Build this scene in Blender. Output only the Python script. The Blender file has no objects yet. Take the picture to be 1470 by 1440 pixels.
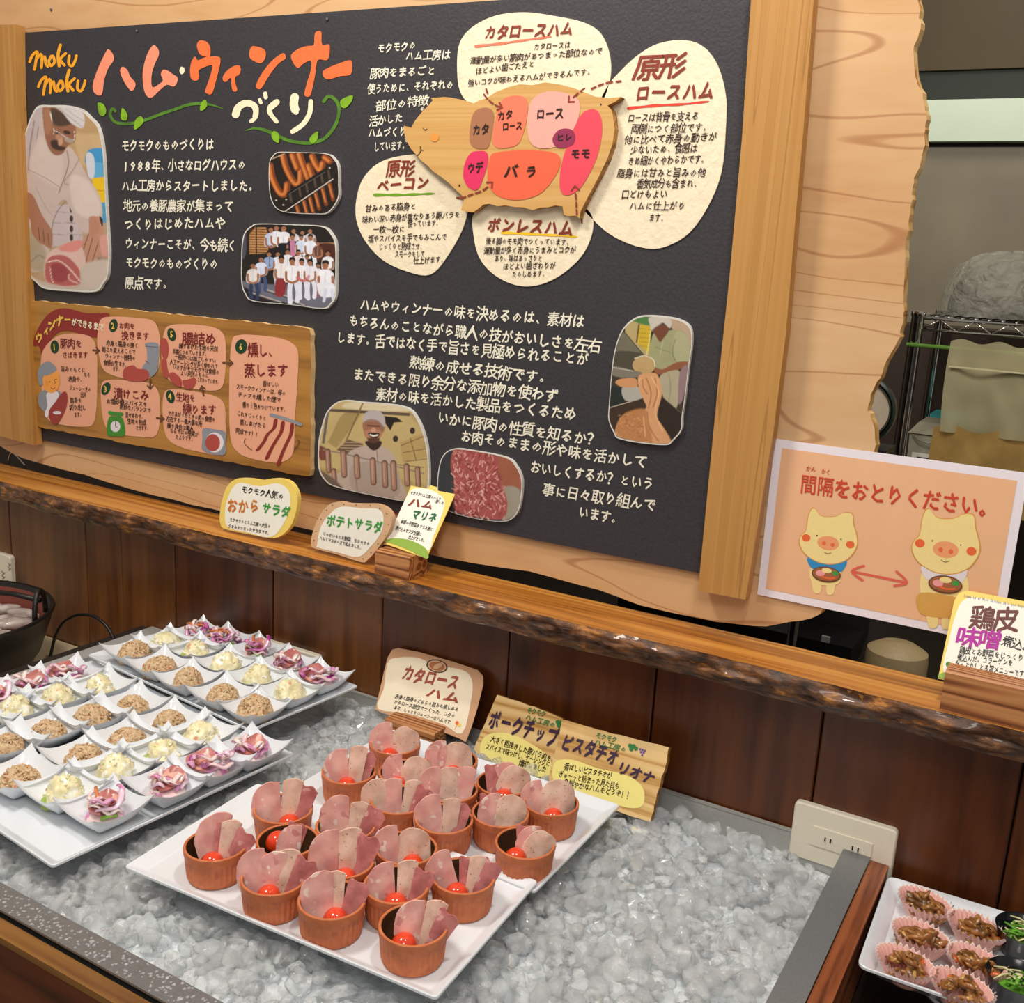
import bpy, bmesh, math, random
import numpy as np
from mathutils import Vector, Matrix, noise

S = bpy.context.scene
COL = S.collection
RND = random.Random(7)
# ------------------------------------------------------------------ camera
F = 1485.64                      # focal length in pixels of the 1470 px wide frame
RIGHT = Vector((0.86275751, 0.502593, 0.05522454))
UP = Vector((-0.1624635, 0.17212991, 0.97158474))
FWD = Vector((-0.47880589, 0.84721401, -0.23015939))
EYE = Vector((0.0, 0.0, 1.5))
cd = bpy.data.cameras.new('camera'); cam = bpy.data.objects.new('camera', cd); COL.objects.link(cam)
cd.sensor_width = 36.0; cd.lens = F * 36.0 / 1470.0; cd.clip_start = 0.02
mw = Matrix((RIGHT, UP, -FWD)).transposed().to_4x4(); mw.translation = EYE
cam.matrix_world = mw
S.camera = cam
# ------------------------------------------------------------------ view, world, lamps
S.view_settings.view_transform = 'Standard'; S.view_settings.look = 'None'
S.view_settings.exposure = 0.0; S.view_settings.gamma = 1.0; S.view_settings.use_curve_mapping = False
W = bpy.data.worlds.new('room_light'); S.world = W; W.use_nodes = True
W.node_tree.nodes['Background'].inputs[0].default_value = (1.0, 0.93, 0.84, 1)
W.node_tree.nodes['Background'].inputs[1].default_value = 0.33

def area(name, loc, aim, sx, sy, power, color=(1, 0.93, 0.82)):
    l = bpy.data.lights.new(name, 'AREA'); l.shape = 'RECTANGLE'; l.size = sx; l.size_y = sy
    l.energy = power; l.color = color
    o = bpy.data.objects.new(name, l); COL.objects.link(o); o.location = loc
    o.rotation_euler = (Vector(aim) - Vector(loc)).to_track_quat('-Z', 'Y').to_euler()
    return o
area('ceiling_lamp', (-1.15, 0.35, 2.62), (-0.75, 1.0, 1.0), 0.35, 0.35, 18, (1, 0.93, 0.83))
area('ceiling_panel_lamp', (0.25, -0.5, 2.65), (-0.5, 1.0, 1.0), 0.6, 0.6, 14, (1, 0.95, 0.88))
area('counter_spot_lamp', (-0.15, 0.75, 2.6), (-0.35, 0.95, 0.82), 0.10, 0.10, 9.5, (1, 0.97, 0.93))
area('kitchen_lamp', (-0.2, 2.2, 2.45), (-0.3, 2.6, 1.2), 0.5, 0.3, 5.0, (1, 0.95, 0.80))

# ------------------------------------------------------------------ geometry helpers
def ray(u, v): return RIGHT * ((u - 735.0) / F) - UP * ((v - 720.0) / F) + FWD
class Plane:
    """a real plane of the place; at() gives its point seen at a picture position"""
    def __init__(s, y=None, z=0.0, tilt=0.0):
        t = math.radians(tilt)
        s.p = Vector((0, y, z + 1.5)); s.n = Vector((0, -math.cos(t), math.sin(t)))
        s.up = Vector((0, math.sin(t), math.cos(t)))
    def at(s, u, v, off=0.0):
        r = ray(u, v); k = (s.p - EYE).dot(s.n) / r.dot(s.n)
        return EYE + r * k + s.n * off
class Level:
    def __init__(s, z): s.z = z + 1.5; s.n = Vector((0, 0, 1))
    def at(s, u, v, off=0.0):
        r = ray(u, v); return EYE + r * ((s.z - EYE.z) / r.z) + s.n * off

def thing(name, label, cat, loc=(0, 0, 0), group=None, kind=None, rz=0):
    o = bpy.data.objects.new(name, None); COL.objects.link(o)
    o.location = loc; o.rotation_euler = (0, 0, rz); o.empty_display_size = 0.03
    tag(o, label, cat, group, kind)
    return o
def tag(o, label=None, cat=None, group=None, kind=None):
    if label: o['label'] = label
    if cat: o['category'] = cat
    if group: o['group'] = group
    if kind: o['kind'] = kind
    return o
def worldloc(o):
    l = Vector(o.location)
    while o.parent: o = o.parent; l += Vector(o.location)
    return l
def mk(name, verts, faces, mat, parent=None, smooth=False, local=False, mats=None, midx=None, angle=None):
    """one mesh object; verts in world space unless local"""
    me = bpy.data.meshes.new(name)
    vs = [Vector(v) for v in verts]
    if local: org = Vector((0, 0, 0))
    elif parent is not None: org = worldloc(parent)
    else:
        a = np.array([tuple(v) for v in vs]); lo = a.min(0); hi = a.max(0)
        org = Vector(((lo[0] + hi[0]) / 2, (lo[1] + hi[1]) / 2, lo[2]))
    me.from_pydata([tuple(v - org) for v in vs], [], faces)
    for m in (mats or [mat]): me.materials.append(m)
    if midx is not None: me.polygons.foreach_set('material_index', midx)
    bm = bmesh.new(); bm.from_mesh(me); bmesh.ops.recalc_face_normals(bm, faces=bm.faces); bm.to_mesh(me); bm.free()
    if smooth:
        me.polygons.foreach_set('use_smooth', [True] * len(me.polygons))
        if angle: me.set_sharp_from_angle(angle=math.radians(angle))
    o = bpy.data.objects.new(name, me); COL.objects.link(o)
    if parent is not None: o.parent = parent
    elif not local: o.location = org
    return o
class MB:
    def __init__(s): s.v = []; s.f = []; s.m = []
    def add(s, vs, fs, mi=0):
        b = len(s.v); s.v += [Vector(v) for v in vs]; s.f += [tuple(i + b for i in f) for f in fs]; s.m += [mi] * len(fs)
    def box(s, x0, x1, y0, y1, z0, z1, mi=0):
        s.add([(x, y, z) for z in (z0, z1) for y in (y0, y1) for x in (x0, x1)],
              [(0, 2, 3, 1), (4, 5, 7, 6), (0, 1, 5, 4), (2, 6, 7, 3), (0, 4, 6, 2), (1, 3, 7, 5)], mi)
    def tube(s, pts, r, n=8, mi=0, flat=1.0):
        pts = [Vector(p) for p in pts]; rings = []
        rr = r if isinstance(r, (list, tuple)) else [r] * len(pts)
        ref = Vector((0, 0, 1)) if abs((pts[-1] - pts[0]).normalized().z) < 0.9 else Vector((1, 0, 0))
        vs = []
        for i, p in enumerate(pts):
            d = (pts[min(i + 1, len(pts) - 1)] - pts[max(i - 1, 0)]).normalized()
            a = d.cross(ref).normalized(); b = a.cross(d)
            for k in range(n):
                t = 2 * math.pi * k / n
                vs.append(p + a * math.cos(t) * rr[i] + b * math.sin(t) * rr[i] * flat)
        fs = [(i * n + k, i * n + (k + 1) % n, (i + 1) * n + (k + 1) % n, (i + 1) * n + k) for i in range(len(pts) - 1) for k in range(n)]
        fs += [tuple(range(n)), tuple((len(pts) - 1) * n + k for k in range(n))]
        s.add(vs, fs, mi)
    def lathe(s, prof, n=40, cx=0, cy=0, cz=0, mi=0, mod=None):
        vs = []
        for j, (r, z) in enumerate(prof):
            for k in range(n):
                t = 2 * math.pi * k / n
                q = r * (mod(t, j) if mod else 1)
                vs.append((cx + q * math.cos(t), cy + q * math.sin(t), cz + z))
        fs = [(j * n + k, j * n + (k + 1) % n, (j + 1) * n + (k + 1) % n, (j + 1) * n + k) for j in range(len(prof) - 1) for k in range(n)]
        s.add(vs, fs, mi)
    def ngon(s, pts, mi=0): s.add(pts, [tuple(range(len(pts)))], mi)
    def slab(s, front, back, mi=0, side=None):
        n = len(front); side = mi if side is None else side
        b = len(s.v); s.v += [Vector(p) for p in front] + [Vector(p) for p in back]
        s.f += [tuple(b + i for i in range(n)), tuple(b + n + i for i in reversed(range(n)))]; s.m += [mi, side]
        for i in range(n):
            j = (i + 1) % n; s.f.append((b + i, b + n + i, b + n + j, b + j)); s.m.append(side)
    def build(s, name, mat, parent=None, smooth=False, local=False, angle=None):
        mats = mat if isinstance(mat, list) else [mat]
        return mk(name, s.v, s.f, None, parent, smooth, local, mats, s.m, angle)

def crv(pts, n=6, closed=True):
    """smooth curve through the points (Catmull-Rom)"""
    P = [Vector((p[0], p[1], 0)) for p in pts]; out = []; N = len(P)
    for i in range(N if closed else N - 1):
        g = (lambda k: P[k % N]) if closed else (lambda k: P[min(max(k, 0), N - 1)])
        a, b, c, d = g(i - 1), g(i), g(i + 1), g(i + 2)
        for k in range(n):
            t = k / n
            q = 0.5 * ((2 * b) + (c - a) * t + (2 * a - 5 * b + 4 * c - d) * t * t + (3 * b - a - 3 * c + d) * t ** 3)
            out.append((q.x, q.y))
    if not closed: out.append((P[-1].x, P[-1].y))
    return out
def T(pts, ox, oy, k): return [(ox + x / k, oy + y / k) for x, y in pts]
def pslab(pl, pts, o0, o1, mat, name, parent=None, side=None, wob=0.0, seed=1):
    r = random.Random(seed)
    f = [pl.at(u, v, o1) for u, v in pts]; b = [pl.at(u, v, o0) for u, v in pts]
    b = [q - (q - pl.at(u, v, o0)) for q, (u, v) in zip(b, pts)]
    b = [fp - pl.n * (o1 - o0) for fp in f]
    if wob: f = [p + Vector((r.uniform(-wob, wob), 0, r.uniform(-wob, wob))) for p in f]
    m = MB(); m.slab(f, b, 0, 1 if side else 0)
    return m.build(name, [mat, side] if side else mat, parent)
LAY = [0]; LAYON = [1]
def lay():
    LAY[0] = (LAY[0] + 1) % 8; return LAY[0] * 0.00001 * LAYON[0]
def ribbon(mb, pl, pts, w, off, mi=0, cap=True):
    """brush stroke: picture-space centre line given on the plane with its width"""
    n = len(pts); ww = w if isinstance(w, (list, tuple)) else [w] * n; off += lay()
    L = []; Rr = []
    for i in range(n):
        a = pts[max(i - 1, 0)]; b = pts[min(i + 1, n - 1)]
        dx, dy = b[0] - a[0], b[1] - a[1]; l = math.hypot(dx, dy) or 1; dx /= l; dy /= l
        h = ww[i] / 2
        L.append((pts[i][0] - dy * h, pts[i][1] + dx * h)); Rr.append((pts[i][0] + dy * h, pts[i][1] - dx * h))
    def capp(i, j):
        a = pts[i]; b = pts[j]; ang = math.atan2(a[1] - b[1], a[0] - b[0]); h = ww[i] / 2
        return [(a[0] + h * math.cos(ang + t), a[1] + h * math.sin(ang + t)) for t in (1.05, 0.52, 0, -0.52, -1.05)]
    vs = [pl.at(*p, off + i * 5e-6) for i, p in enumerate(L)] + [pl.at(*p, off + i * 5e-6) for i, p in enumerate(Rr)]
    mb.add(vs, [(i, i + 1, n + i + 1, n + i) for i in range(n - 1)], mi)
    if cap and n > 1:
        e = capp(n - 1, n - 2); mb.ngon([pl.at(*q, off + n * 5e-6) for q in [Rr[-1]] + e[::-1] + [L[-1]]], mi)
        e = capp(0, 1); mb.ngon([pl.at(*q, off - 1e-5) for q in [L[0]] + e[::-1] + [Rr[0]]], mi)
def blob(mb, pl, pts, off, mi=0, n=5):
    off += lay(); mb.ngon([pl.at(u, v, off) for u, v in crv(pts, n)], mi)
def ell(cx, cy, rx, ry, a=0, n=20):
    c, s_ = math.cos(math.radians(a)), math.sin(math.radians(a))
    return [(cx + rx * math.cos(t) * c - ry * math.sin(t) * s_, cy + rx * math.cos(t) * s_ + ry * math.sin(t) * c) for t in [2 * math.pi * i / n for i in range(n)]]
def disc(mb, pl, cx, cy, rx, ry, off, mi=0, a=0, n=20): mb.ngon([pl.at(u, v, off) for u, v in ell(cx, cy, rx, ry, a, n)], mi)

# ------------------------------------------------------------------ lettering
GL = {}
def glyph(ch):
    key = ch
    if key not in GL:
        c = bpy.data.curves.new('glyph', 'FONT'); c.body = ch; c.size = 1.0; c.resolution_u = 1
        c.fill_mode = 'FRONT'
        o = bpy.data.objects.new('glyph', c); COL.objects.link(o)
        bpy.context.view_layer.update()
        dg = bpy.context.evaluated_depsgraph_get()
        me = o.evaluated_get(dg).to_mesh()
        vs = [(v.co.x, v.co.y) for v in me.vertices]; fs = [tuple(p.vertices) for p in me.polygons]
        o.evaluated_get(dg).to_mesh_clear()
        bpy.data.objects.remove(o); bpy.data.curves.remove(c)
        GL[key] = (vs, fs)
    return GL[key]
_g = glyph('\u56fd')[0]
EM = (max(v[0] for v in _g) - min(v[0] for v in _g)) / 0.84 if _g else 1.0
SMALL = '\u3001\u3002\u3083\u3085\u3087\u3063\u30a3\u30a7\u30e5\u30e7\u30c3\u306e\u3092\u306b\u3068'
def text(mb, pl, s, p0, p1, h, off, bold=0.02, mi=0, jit=1.0, slant=0.12, latin=False):
    A = pl.at(*p0, off); B = pl.at(*p1, off); ex = (B - A); Ln = ex.length; ex = ex / Ln
    ey = pl.n.cross(ex).normalized()
    if ey.z < 0: ey = -ey
    mid = ((p0[0] + p1[0]) / 2, (p0[1] + p1[1]) / 2)
    H = (pl.at(mid[0], mid[1] - h, off) - pl.at(mid[0], mid[1], off)).length
    pitch = Ln / len(s); r = random.Random(hash(len(s) * 31 + int(p0[0])) & 0xffff)
    for i, ch in enumerate(s):
        if ch == '\u30fc' and False: continue
        if ch in ' \u3000': continue
        vs, fs = glyph(ch)
        if not vs: continue
        k = 1.0
        if jit:
            k = 1.08 if ord(ch) > 0x4e00 else (0.80 if ch in SMALL else 0.94)
            k *= r.uniform(0.93, 1.07)
        a = r.uniform(-0.06, 0.06) * jit; ca, sa = math.cos(a), math.sin(a)
        sx = pitch / EM * k * (1.0 if not latin else 1.5); sy = H / EM * 1.12 * k
        dx = pitch * (i + 0.5); dy = H * (0.38 + r.uniform(-0.04, 0.04) * jit)
        cx = 0.5 * EM
        if latin: cx = (min(v[0] for v in vs) + max(v[0] for v in vs)) / 2
        g = bold * EM * (0.75 if ord(ch) < 0x4e00 or ord(ch) > 0x9fff else 0.42)          # heavier strokes: the glyph laid down again beside itself
        for ci, (ddx, ddy) in enumerate(((-g, -g), (g, -g), (0, g)) if bold >= 0.012 else ((0, 0),)):
            out = []; lift = pl.n * (0.00013 * ci)
            for x, y in vs:
                x -= cx - ddx; y -= 0.34 * EM - ddy
                x += slant * y
                x, y = x * ca - y * sa, x * sa + y * ca
                out.append(A + lift + ex * (dx + x * sx) + ey * (dy + y * sy))
            mb.add(out, fs, mi)
def lines(pl, rows, h, off, mat, name, parent, bold=0.02, slant=0.12, jit=1.0):
    mb = MB()
    for row in rows:
        s, p0, p1 = row[:3]; hh = row[3] if len(row) > 3 else h
        text(mb, pl, s, p0, p1, hh, off, bold, 0, jit, slant)
    return tag(mb.build(name, mat, parent), kind='stuff')

# ------------------------------------------------------------------ materials
def srgb(c):
    if isinstance(c, str): c = tuple(int(c[i:i + 2], 16) for i in (0, 2, 4))
    f = lambda x: x / 12.92 if x <= 0.04045 else ((x + 0.055) / 1.055) ** 2.4
    return tuple(f(x / 255.0) for x in c[:3])
def newmat(name):
    m = bpy.data.materials.new(name); m.use_nodes = True
    return m, m.node_tree.nodes, m.node_tree.links, m.node_tree.nodes['Principled BSDF']
def node(nt, t, **kw):
    n = nt.new(t)
    for k, v in kw.items(): setattr(n, k, v)
    return n
def plain(name, col, rough=0.6, metal=0.0, bump=0.0, bscale=200, var=0.06, spec=0.5, coat=0.0):
    m, N, Lk, P = newmat(name); c = srgb(col)
    P.inputs['Roughness'].default_value = rough; P.inputs['Metallic'].default_value = metal
    P.inputs['Specular IOR Level'].default_value = spec; P.inputs['Coat Weight'].default_value = coat
    tc = N.new('ShaderNodeTexCoord'); nz = N.new('ShaderNodeTexNoise'); nz.inputs['Scale'].default_value = bscale
    nz.inputs['Detail'].default_value = 4
    Lk.new(tc.outputs['Object'], nz.inputs['Vector'])
    cr = N.new('ShaderNodeValToRGB')
    cr.color_ramp.elements[0].color = tuple(x * (1 - var) for x in c) + (1,); cr.color_ramp.elements[1].color = tuple(min(1, x * (1 + var)) for x in c) + (1,)
    cr.color_ramp.elements[0].position = 0.35; cr.color_ramp.elements[1].position = 0.65
    Lk.new(nz.outputs['Fac'], cr.inputs['Fac']); Lk.new(cr.outputs['Color'], P.inputs['Base Color'])
    if bump:
        b = N.new('ShaderNodeBump'); b.inputs['Strength'].default_value = bump; b.inputs['Distance'].default_value = 0.002
        Lk.new(nz.outputs['Fac'], b.inputs['Height']); Lk.new(b.outputs['Normal'], P.inputs['Normal'])
    return m
def wood(name, cols, axis='x', fine=60, broad=6, rough=0.5, bump=0.25, stretch=0.06, contrast=1.0, coat=0.0, ring=0.5, off=(0, 0, 0), knots=None, lines=None):
    """cols: dark grain, mid, light; grain runs along axis"""
    m, N, Lk, P = newmat(name); P.inputs['Roughness'].default_value = rough; P.inputs['Coat Weight'].default_value = coat
    P.inputs['Coat Roughness'].default_value = 0.25
    tc = N.new('ShaderNodeTexCoord'); mp = N.new('ShaderNodeMapping')
    sc = {'x': (stretch, 1, 1), 'y': (1, stretch, 1), 'z': (1, 1, stretch)}[axis]
    mp.inputs['Scale'].default_value = sc; mp.inputs['Location'].default_value = off
    oi = N.new('ShaderNodeObjectInfo'); ad = N.new('ShaderNodeVectorMath'); ad.operation = 'ADD'
    ml = N.new('ShaderNodeMath'); ml.operation = 'MULTIPLY'; ml.inputs[1].default_value = 13.7
    Lk.new(oi.outputs['Random'], ml.inputs[0]); Lk.new(tc.outputs['Object'], ad.inputs[0]); Lk.new(ml.outputs[0], ad.inputs[1])
    Lk.new(ad.outputs[0], mp.inputs['Vector'])
    n1 = N.new('ShaderNodeTexNoise'); n1.inputs['Scale'].default_value = broad; n1.inputs['Detail'].default_value = 3
    n2 = N.new('ShaderNodeTexNoise'); n2.inputs['Scale'].default_value = fine * 3; n2.inputs['Detail'].default_value = 6
    Lk.new(mp.outputs[0], n1.inputs['Vector']); Lk.new(mp.outputs[0], n2.inputs['Vector'])
    # rings: sine of broad noise
    mm = N.new('ShaderNodeMath'); mm.operation = 'MULTIPLY'; mm.inputs[1].default_value = fine
    Lk.new(n1.outputs['Fac'], mm.inputs[0])
    sn = N.new('ShaderNodeMath'); sn.operation = 'SINE'; Lk.new(mm.outputs[0], sn.inputs[0])
    s2 = N.new('ShaderNodeMath'); s2.operation = 'MULTIPLY_ADD'; s2.inputs[1].default_value = 0.5 * ring; s2.inputs[2].default_value = 0.5
    Lk.new(sn.outputs[0], s2.inputs[0])
    mx = N.new('ShaderNodeMath'); mx.operation = 'ADD'
    s3 = N.new('ShaderNodeMath'); s3.operation = 'MULTIPLY_ADD'; s3.inputs[1].default_value = 1.1 * contrast; s3.inputs[2].default_value = -0.55 * contrast
    Lk.new(n2.outputs['Fac'], s3.inputs[0]); Lk.new(s2.outputs[0], mx.inputs[0]); Lk.new(s3.outputs[0], mx.inputs[1])
    cr = N.new('ShaderNodeValToRGB'); e = cr.color_ramp.elements
    e[0].color = srgb(cols[0]) + (1,); e[0].position = 0.05; e[1].color = srgb(cols[2]) + (1,); e[1].position = 0.92
    q = e.new(0.40); q.color = srgb(cols[1]) + (1,)
    Lk.new(mx.outputs[0], cr.inputs['Fac'])
    last = cr.outputs['Color']
    if lines:        # thin dark growth lines: colour, number, strength
        q1 = N.new('ShaderNodeMath'); q1.operation = 'MULTIPLY'; q1.inputs[1].default_value = lines[1]; Lk.new(n1.outputs['Fac'], q1.inputs[0])
        q2 = N.new('ShaderNodeMath'); q2.operation = 'SINE'; Lk.new(q1.outputs[0], q2.inputs[0])
        q3 = N.new('ShaderNodeMapRange'); q3.inputs[1].default_value = .955; q3.inputs[2].default_value = 1.0; q3.inputs[3].default_value = 0; q3.inputs[4].default_value = lines[2]; Lk.new(q2.outputs[0], q3.inputs[0])
        q4 = N.new('ShaderNodeMixRGB'); q4.inputs[2].default_value = srgb(lines[0]) + (1,); Lk.new(q3.outputs[0], q4.inputs[0]); Lk.new(last, q4.inputs[1]); last = q4.outputs[0]
    if knots:
        v = N.new('ShaderNodeTexVoronoi'); v.inputs['Scale'].default_value = knots[1]
        mk2 = N.new('ShaderNodeMapping'); mk2.inputs['Scale'].default_value = {'x': (.55, 1, 1), 'y': (1, .55, 1), 'z': (1, 1, .55)}[axis]
        Lk.new(ad.outputs[0], mk2.inputs['Vector']); Lk.new(mk2.outputs[0], v.inputs['Vector'])
        rk = N.new('ShaderNodeValToRGB'); rk.color_ramp.elements[0].color = (1, 1, 1, 1); rk.color_ramp.elements[0].position = 0.05
        rk.color_ramp.elements[1].color = (0, 0, 0, 1); rk.color_ramp.elements[1].position = 0.16
        Lk.new(v.outputs['Distance'], rk.inputs['Fac'])
        mix = N.new('ShaderNodeMixRGB'); mix.inputs[2].default_value = srgb(knots[0]) + (1,)
        mm2 = N.new('ShaderNodeMath'); mm2.operation = 'MULTIPLY'; mm2.inputs[1].default_value = 0.8
        Lk.new(rk.outputs['Color'], mm2.inputs[0]); Lk.new(mm2.outputs[0], mix.inputs[0]); Lk.new(last, mix.inputs[1]); last = mix.outputs[0]
    Lk.new(last, P.inputs['Base Color'])
    b = N.new('ShaderNodeBump'); b.inputs['Strength'].default_value = bump; b.inputs['Distance'].default_value = 0.001
    Lk.new(mx.outputs[0], b.inputs['Height']); Lk.new(b.outputs['Normal'], P.inputs['Normal'])
    return m
def speck(name, base, specks, scale=300, rough=0.5, bump=0.5, sss=0.0, base2=None, bd=0.002, coat=0.0):
    """base colour with coloured specks: [(colour, threshold, scale)]"""
    m, N, Lk, P = newmat(name); P.inputs['Roughness'].default_value = rough; P.inputs['Coat Weight'].default_value = coat
    if sss: P.inputs['Subsurface Weight'].default_value = sss; P.inputs['Subsurface Scale'].default_value = 0.004
    tc = N.new('ShaderNodeTexCoord'); oi = N.new('ShaderNodeObjectInfo'); ad = N.new('ShaderNodeVectorMath'); ad.operation = 'ADD'
    Lk.new(tc.outputs['Object'], ad.inputs[0]); Lk.new(oi.outputs['Random'], ad.inputs[1])
    nz = N.new('ShaderNodeTexNoise'); nz.inputs['Scale'].default_value = scale; nz.inputs['Detail'].default_value = 5
    Lk.new(ad.outputs[0], nz.inputs['Vector'])
    cr = N.new('ShaderNodeValToRGB'); cr.color_ramp.elements[0].color = srgb(base2 or base) + (1,); cr.color_ramp.elements[1].color = srgb(base) + (1,)
    cr.color_ramp.elements[0].position = 0.38; cr.color_ramp.elements[1].position = 0.6
    Lk.new(nz.outputs['Fac'], cr.inputs['Fac']); last = cr.outputs['Color']
    for i, (c, th, sc) in enumerate(specks):
        n = N.new('ShaderNodeTexNoise'); n.inputs['Scale'].default_value = sc; n.inputs['Detail'].default_value = 1
        o2 = N.new('ShaderNodeVectorMath'); o2.operation = 'ADD'; o2.inputs[1].default_value = (3.1 * (i + 1), 1.7 * i, 5.3)
        Lk.new(ad.outputs[0], o2.inputs[0]); Lk.new(o2.outputs[0], n.inputs['Vector'])
        r = N.new('ShaderNodeValToRGB'); r.color_ramp.elements[0].position = th; r.color_ramp.elements[1].position = min(1, th + 0.03)
        Lk.new(n.outputs['Fac'], r.inputs['Fac'])
        mx = N.new('ShaderNodeMixRGB'); mx.inputs[2].default_value = srgb(c) + (1,)
        Lk.new(r.outputs['Color'], mx.inputs[0]); Lk.new(last, mx.inputs[1]); last = mx.outputs[0]
    Lk.new(last, P.inputs['Base Color'])
    if bump:
        b = N.new('ShaderNodeBump'); b.inputs['Strength'].default_value = bump; b.inputs['Distance'].default_value = bd
        Lk.new(nz.outputs['Fac'], b.inputs['Height']); Lk.new(b.outputs['Normal'], P.inputs['Normal'])
    return m
def vcol(name, rough=0.35):
    m, N, Lk, P = newmat(name); P.inputs['Roughness'].default_value = rough
    a = N.new('ShaderNodeAttribute'); a.attribute_name = 'print'; Lk.new(a.outputs['Color'], P.inputs['Base Color'])
    return m
# ------------------------------------------------------------------ palette
M = {}
M['plank'] = wood('dark_plank', ['2e1206', '552a10', '6f3d19'], 'z', 40, 7, 0.32, 0.12, 0.09, 0.6, coat=0.25, ring=0.35, knots=('1a0904', 5.5))
M['plank2'] = wood('brown_plank', ['432410', '6b3f1d', '87552a'], 'z', 40, 7, 0.34, 0.12, 0.09, 0.6, coat=0.2, ring=0.35, knots=('1f0d06', 5.5))
M['gap'] = plain('dark_joint_brown', '140803', 0.8)  # dark brown of the backing seen in the plank joints
M['shelf'] = wood('amber_shelf_wood', ['7a4412', 'b8742a', 'd29444'], 'x', 70, 10, 0.28, 0.2, 0.03, 0.9, coat=0.4, ring=0.5)
M['ply'] = wood('pale_plywood', ['b98450', 'cda070', 'dcb68a'], 'x', 18, 3.4, 0.42, 0.06, 0.20, 0.5, coat=0.1, ring=0.3, knots=None, lines=('9a5c30', 135, .55))
M['plyedge'] = wood('plywood_edge', ['8e5c26', 'd7a35c', 'f0c98c'], 'z', 40, 12, 0.5, 0.3, 0.5, 1.0)
M['batten'] = wood('cedar_batten', ['96632b', 'b37f3e', 'c99654'], 'z', 70, 12, 0.5, 0.3, 0.012, 0.45, ring=0.3, lines=('8a5a26', 260, .5))
M['black'] = plain('blackboard_paint', '322f33', 0.55, bump=0.25, bscale=260, var=0.12)
M['white'] = plain('chalk_white_paint', 'f2ecd8', 0.5)
M['cream'] = plain('cream_paint', 'efe0c2', 0.55, bump=0.5, bscale=120, var=0.03)
M['brownp'] = plain('red_brown_paint', '8c3622', 0.5)
M['ink'] = plain('dark_brown_ink', '33180f', 0.5)
M['blackink'] = plain('black_ink', '1b1512', 0.5)
M['salmon'] = plain('salmon_paint', 'f59272', 0.5)
M['orange'] = plain('orange_paint', 'f2703a', 0.5)
M['yellow'] = plain('amber_yellow_paint', 'f7a823', 0.5)
M['leaf'] = plain('leaf_green_paint', '7fae1e', 0.5, bscale=60, var=0.2)
M['leafd'] = plain('deep_leaf_green_paint', '4f7d22', 0.5, bscale=60, var=0.2)
def flat(name, c, r=0.5): M[name] = plain('paint_' + name, c, r, var=.015); return M[name]
for k, c in dict(kata='a9704e', katarosu='f3795c', rosu='f3a89a', hire='93284f', momo='e8485a', bara='ea6443', ude='df2e60', cheek='e99544',
                 panel='e9a787', ribbon='8f2c26', dgreen='123c22', pgold='f2c75a', grey='8c8f99', gdark='55525c', skin='f2a04a', meat='9c3a34',
                 apron='e6dbe0', scale='3f8a2c', cream2='f4e6c4', arrow='6a3f22', redink='7c1f1f', sausage='b04a40', bacon='8a2a22', paperw='efe6ee',
                 peach='efbd94', redtxt='d2472c', pigskin='f5dc94', pigline='dd9a3f', snout='f0a06e', cheekr='ec6a35', blue='2f8fc8', pskirt='dba552',
                 plate='a4623c', arrowr='e06450', ycard='f0d26a', tan='cfa27c', cardw='f3efe2', gtext='3f9b3e', otext='d0762c', mag='b3249b', dbr='6d3430',
                 hill='8fb043', kraft='c99a74', kcream='f0e3c8', yel2='f3e58a', purp='3d2540', grn2='2f7d3c', vio='6a4a9c', tealg='1f6b45', ham='f0a0a0', brn2='a2452c', lgreen='9dbf62', toast='d9b088').items(): flat(k, c)
M['steel'] = plain('dull_stainless_steel', 'b2b2ae', 0.38, metal=0.2, bump=0.1, bscale=500, var=0.08)
M['steeld'] = plain('wet_stainless_steel', '9a9ea1', 0.25, metal=0.7, bump=0.25, bscale=420, var=0.08)
M['steelr'] = plain('darker_rim_steel', '7d7f80', 0.35, metal=0.3, bump=0.1, bscale=500, var=0.1)  # darker steel tone, right rim only
M['chrome'] = plain('chrome', 'd0cdc8', 0.12, metal=1.0)
M['dark'] = plain('dark_interior', '241a12', 0.7)
M['counter'] = wood('counter_front_wood', ['2b1108', '5a2812', '74391a'], 'x', 40, 6, 0.35, 0.12, 0.08, 0.6, coat=0.3)
M['counterside'] = wood('counter_side_wood', ['4a2112', '8a4a2a', 'a8643c'], 'y', 60, 9, 0.4, 0.3, 0.06, 1.0, coat=0.2)
M['ivory'] = plain('ivory_plastic', 'f1e9d6', 0.4, spec=0.4, var=.01)
M['ceramic'] = plain('white_porcelain', 'e3e7ec', 0.10, spec=0.5, var=0.01, coat=0.3)
M['slot'] = plain('dark_slot', '1c1712', 0.6)

# ------------------------------------------------------------------ the room
Y_W = 1.174
fl = MB(); fl.box(-6.0, 1.6, -1.6, 3.2, -0.05, 0.0); tag(fl.build('floor', plain('tile_floor', '6b5a48', 0.5)), kind='structure')
b = MB(); b.box(-6.0, 1.6, 3.0, 3.1, 0, 2.9); tag(b.build('wall_kitchen', plain('kitchen_wall_paint', '9a9078', 0.4, bump=0.2, bscale=3, var=0.12)), kind='structure')
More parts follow.
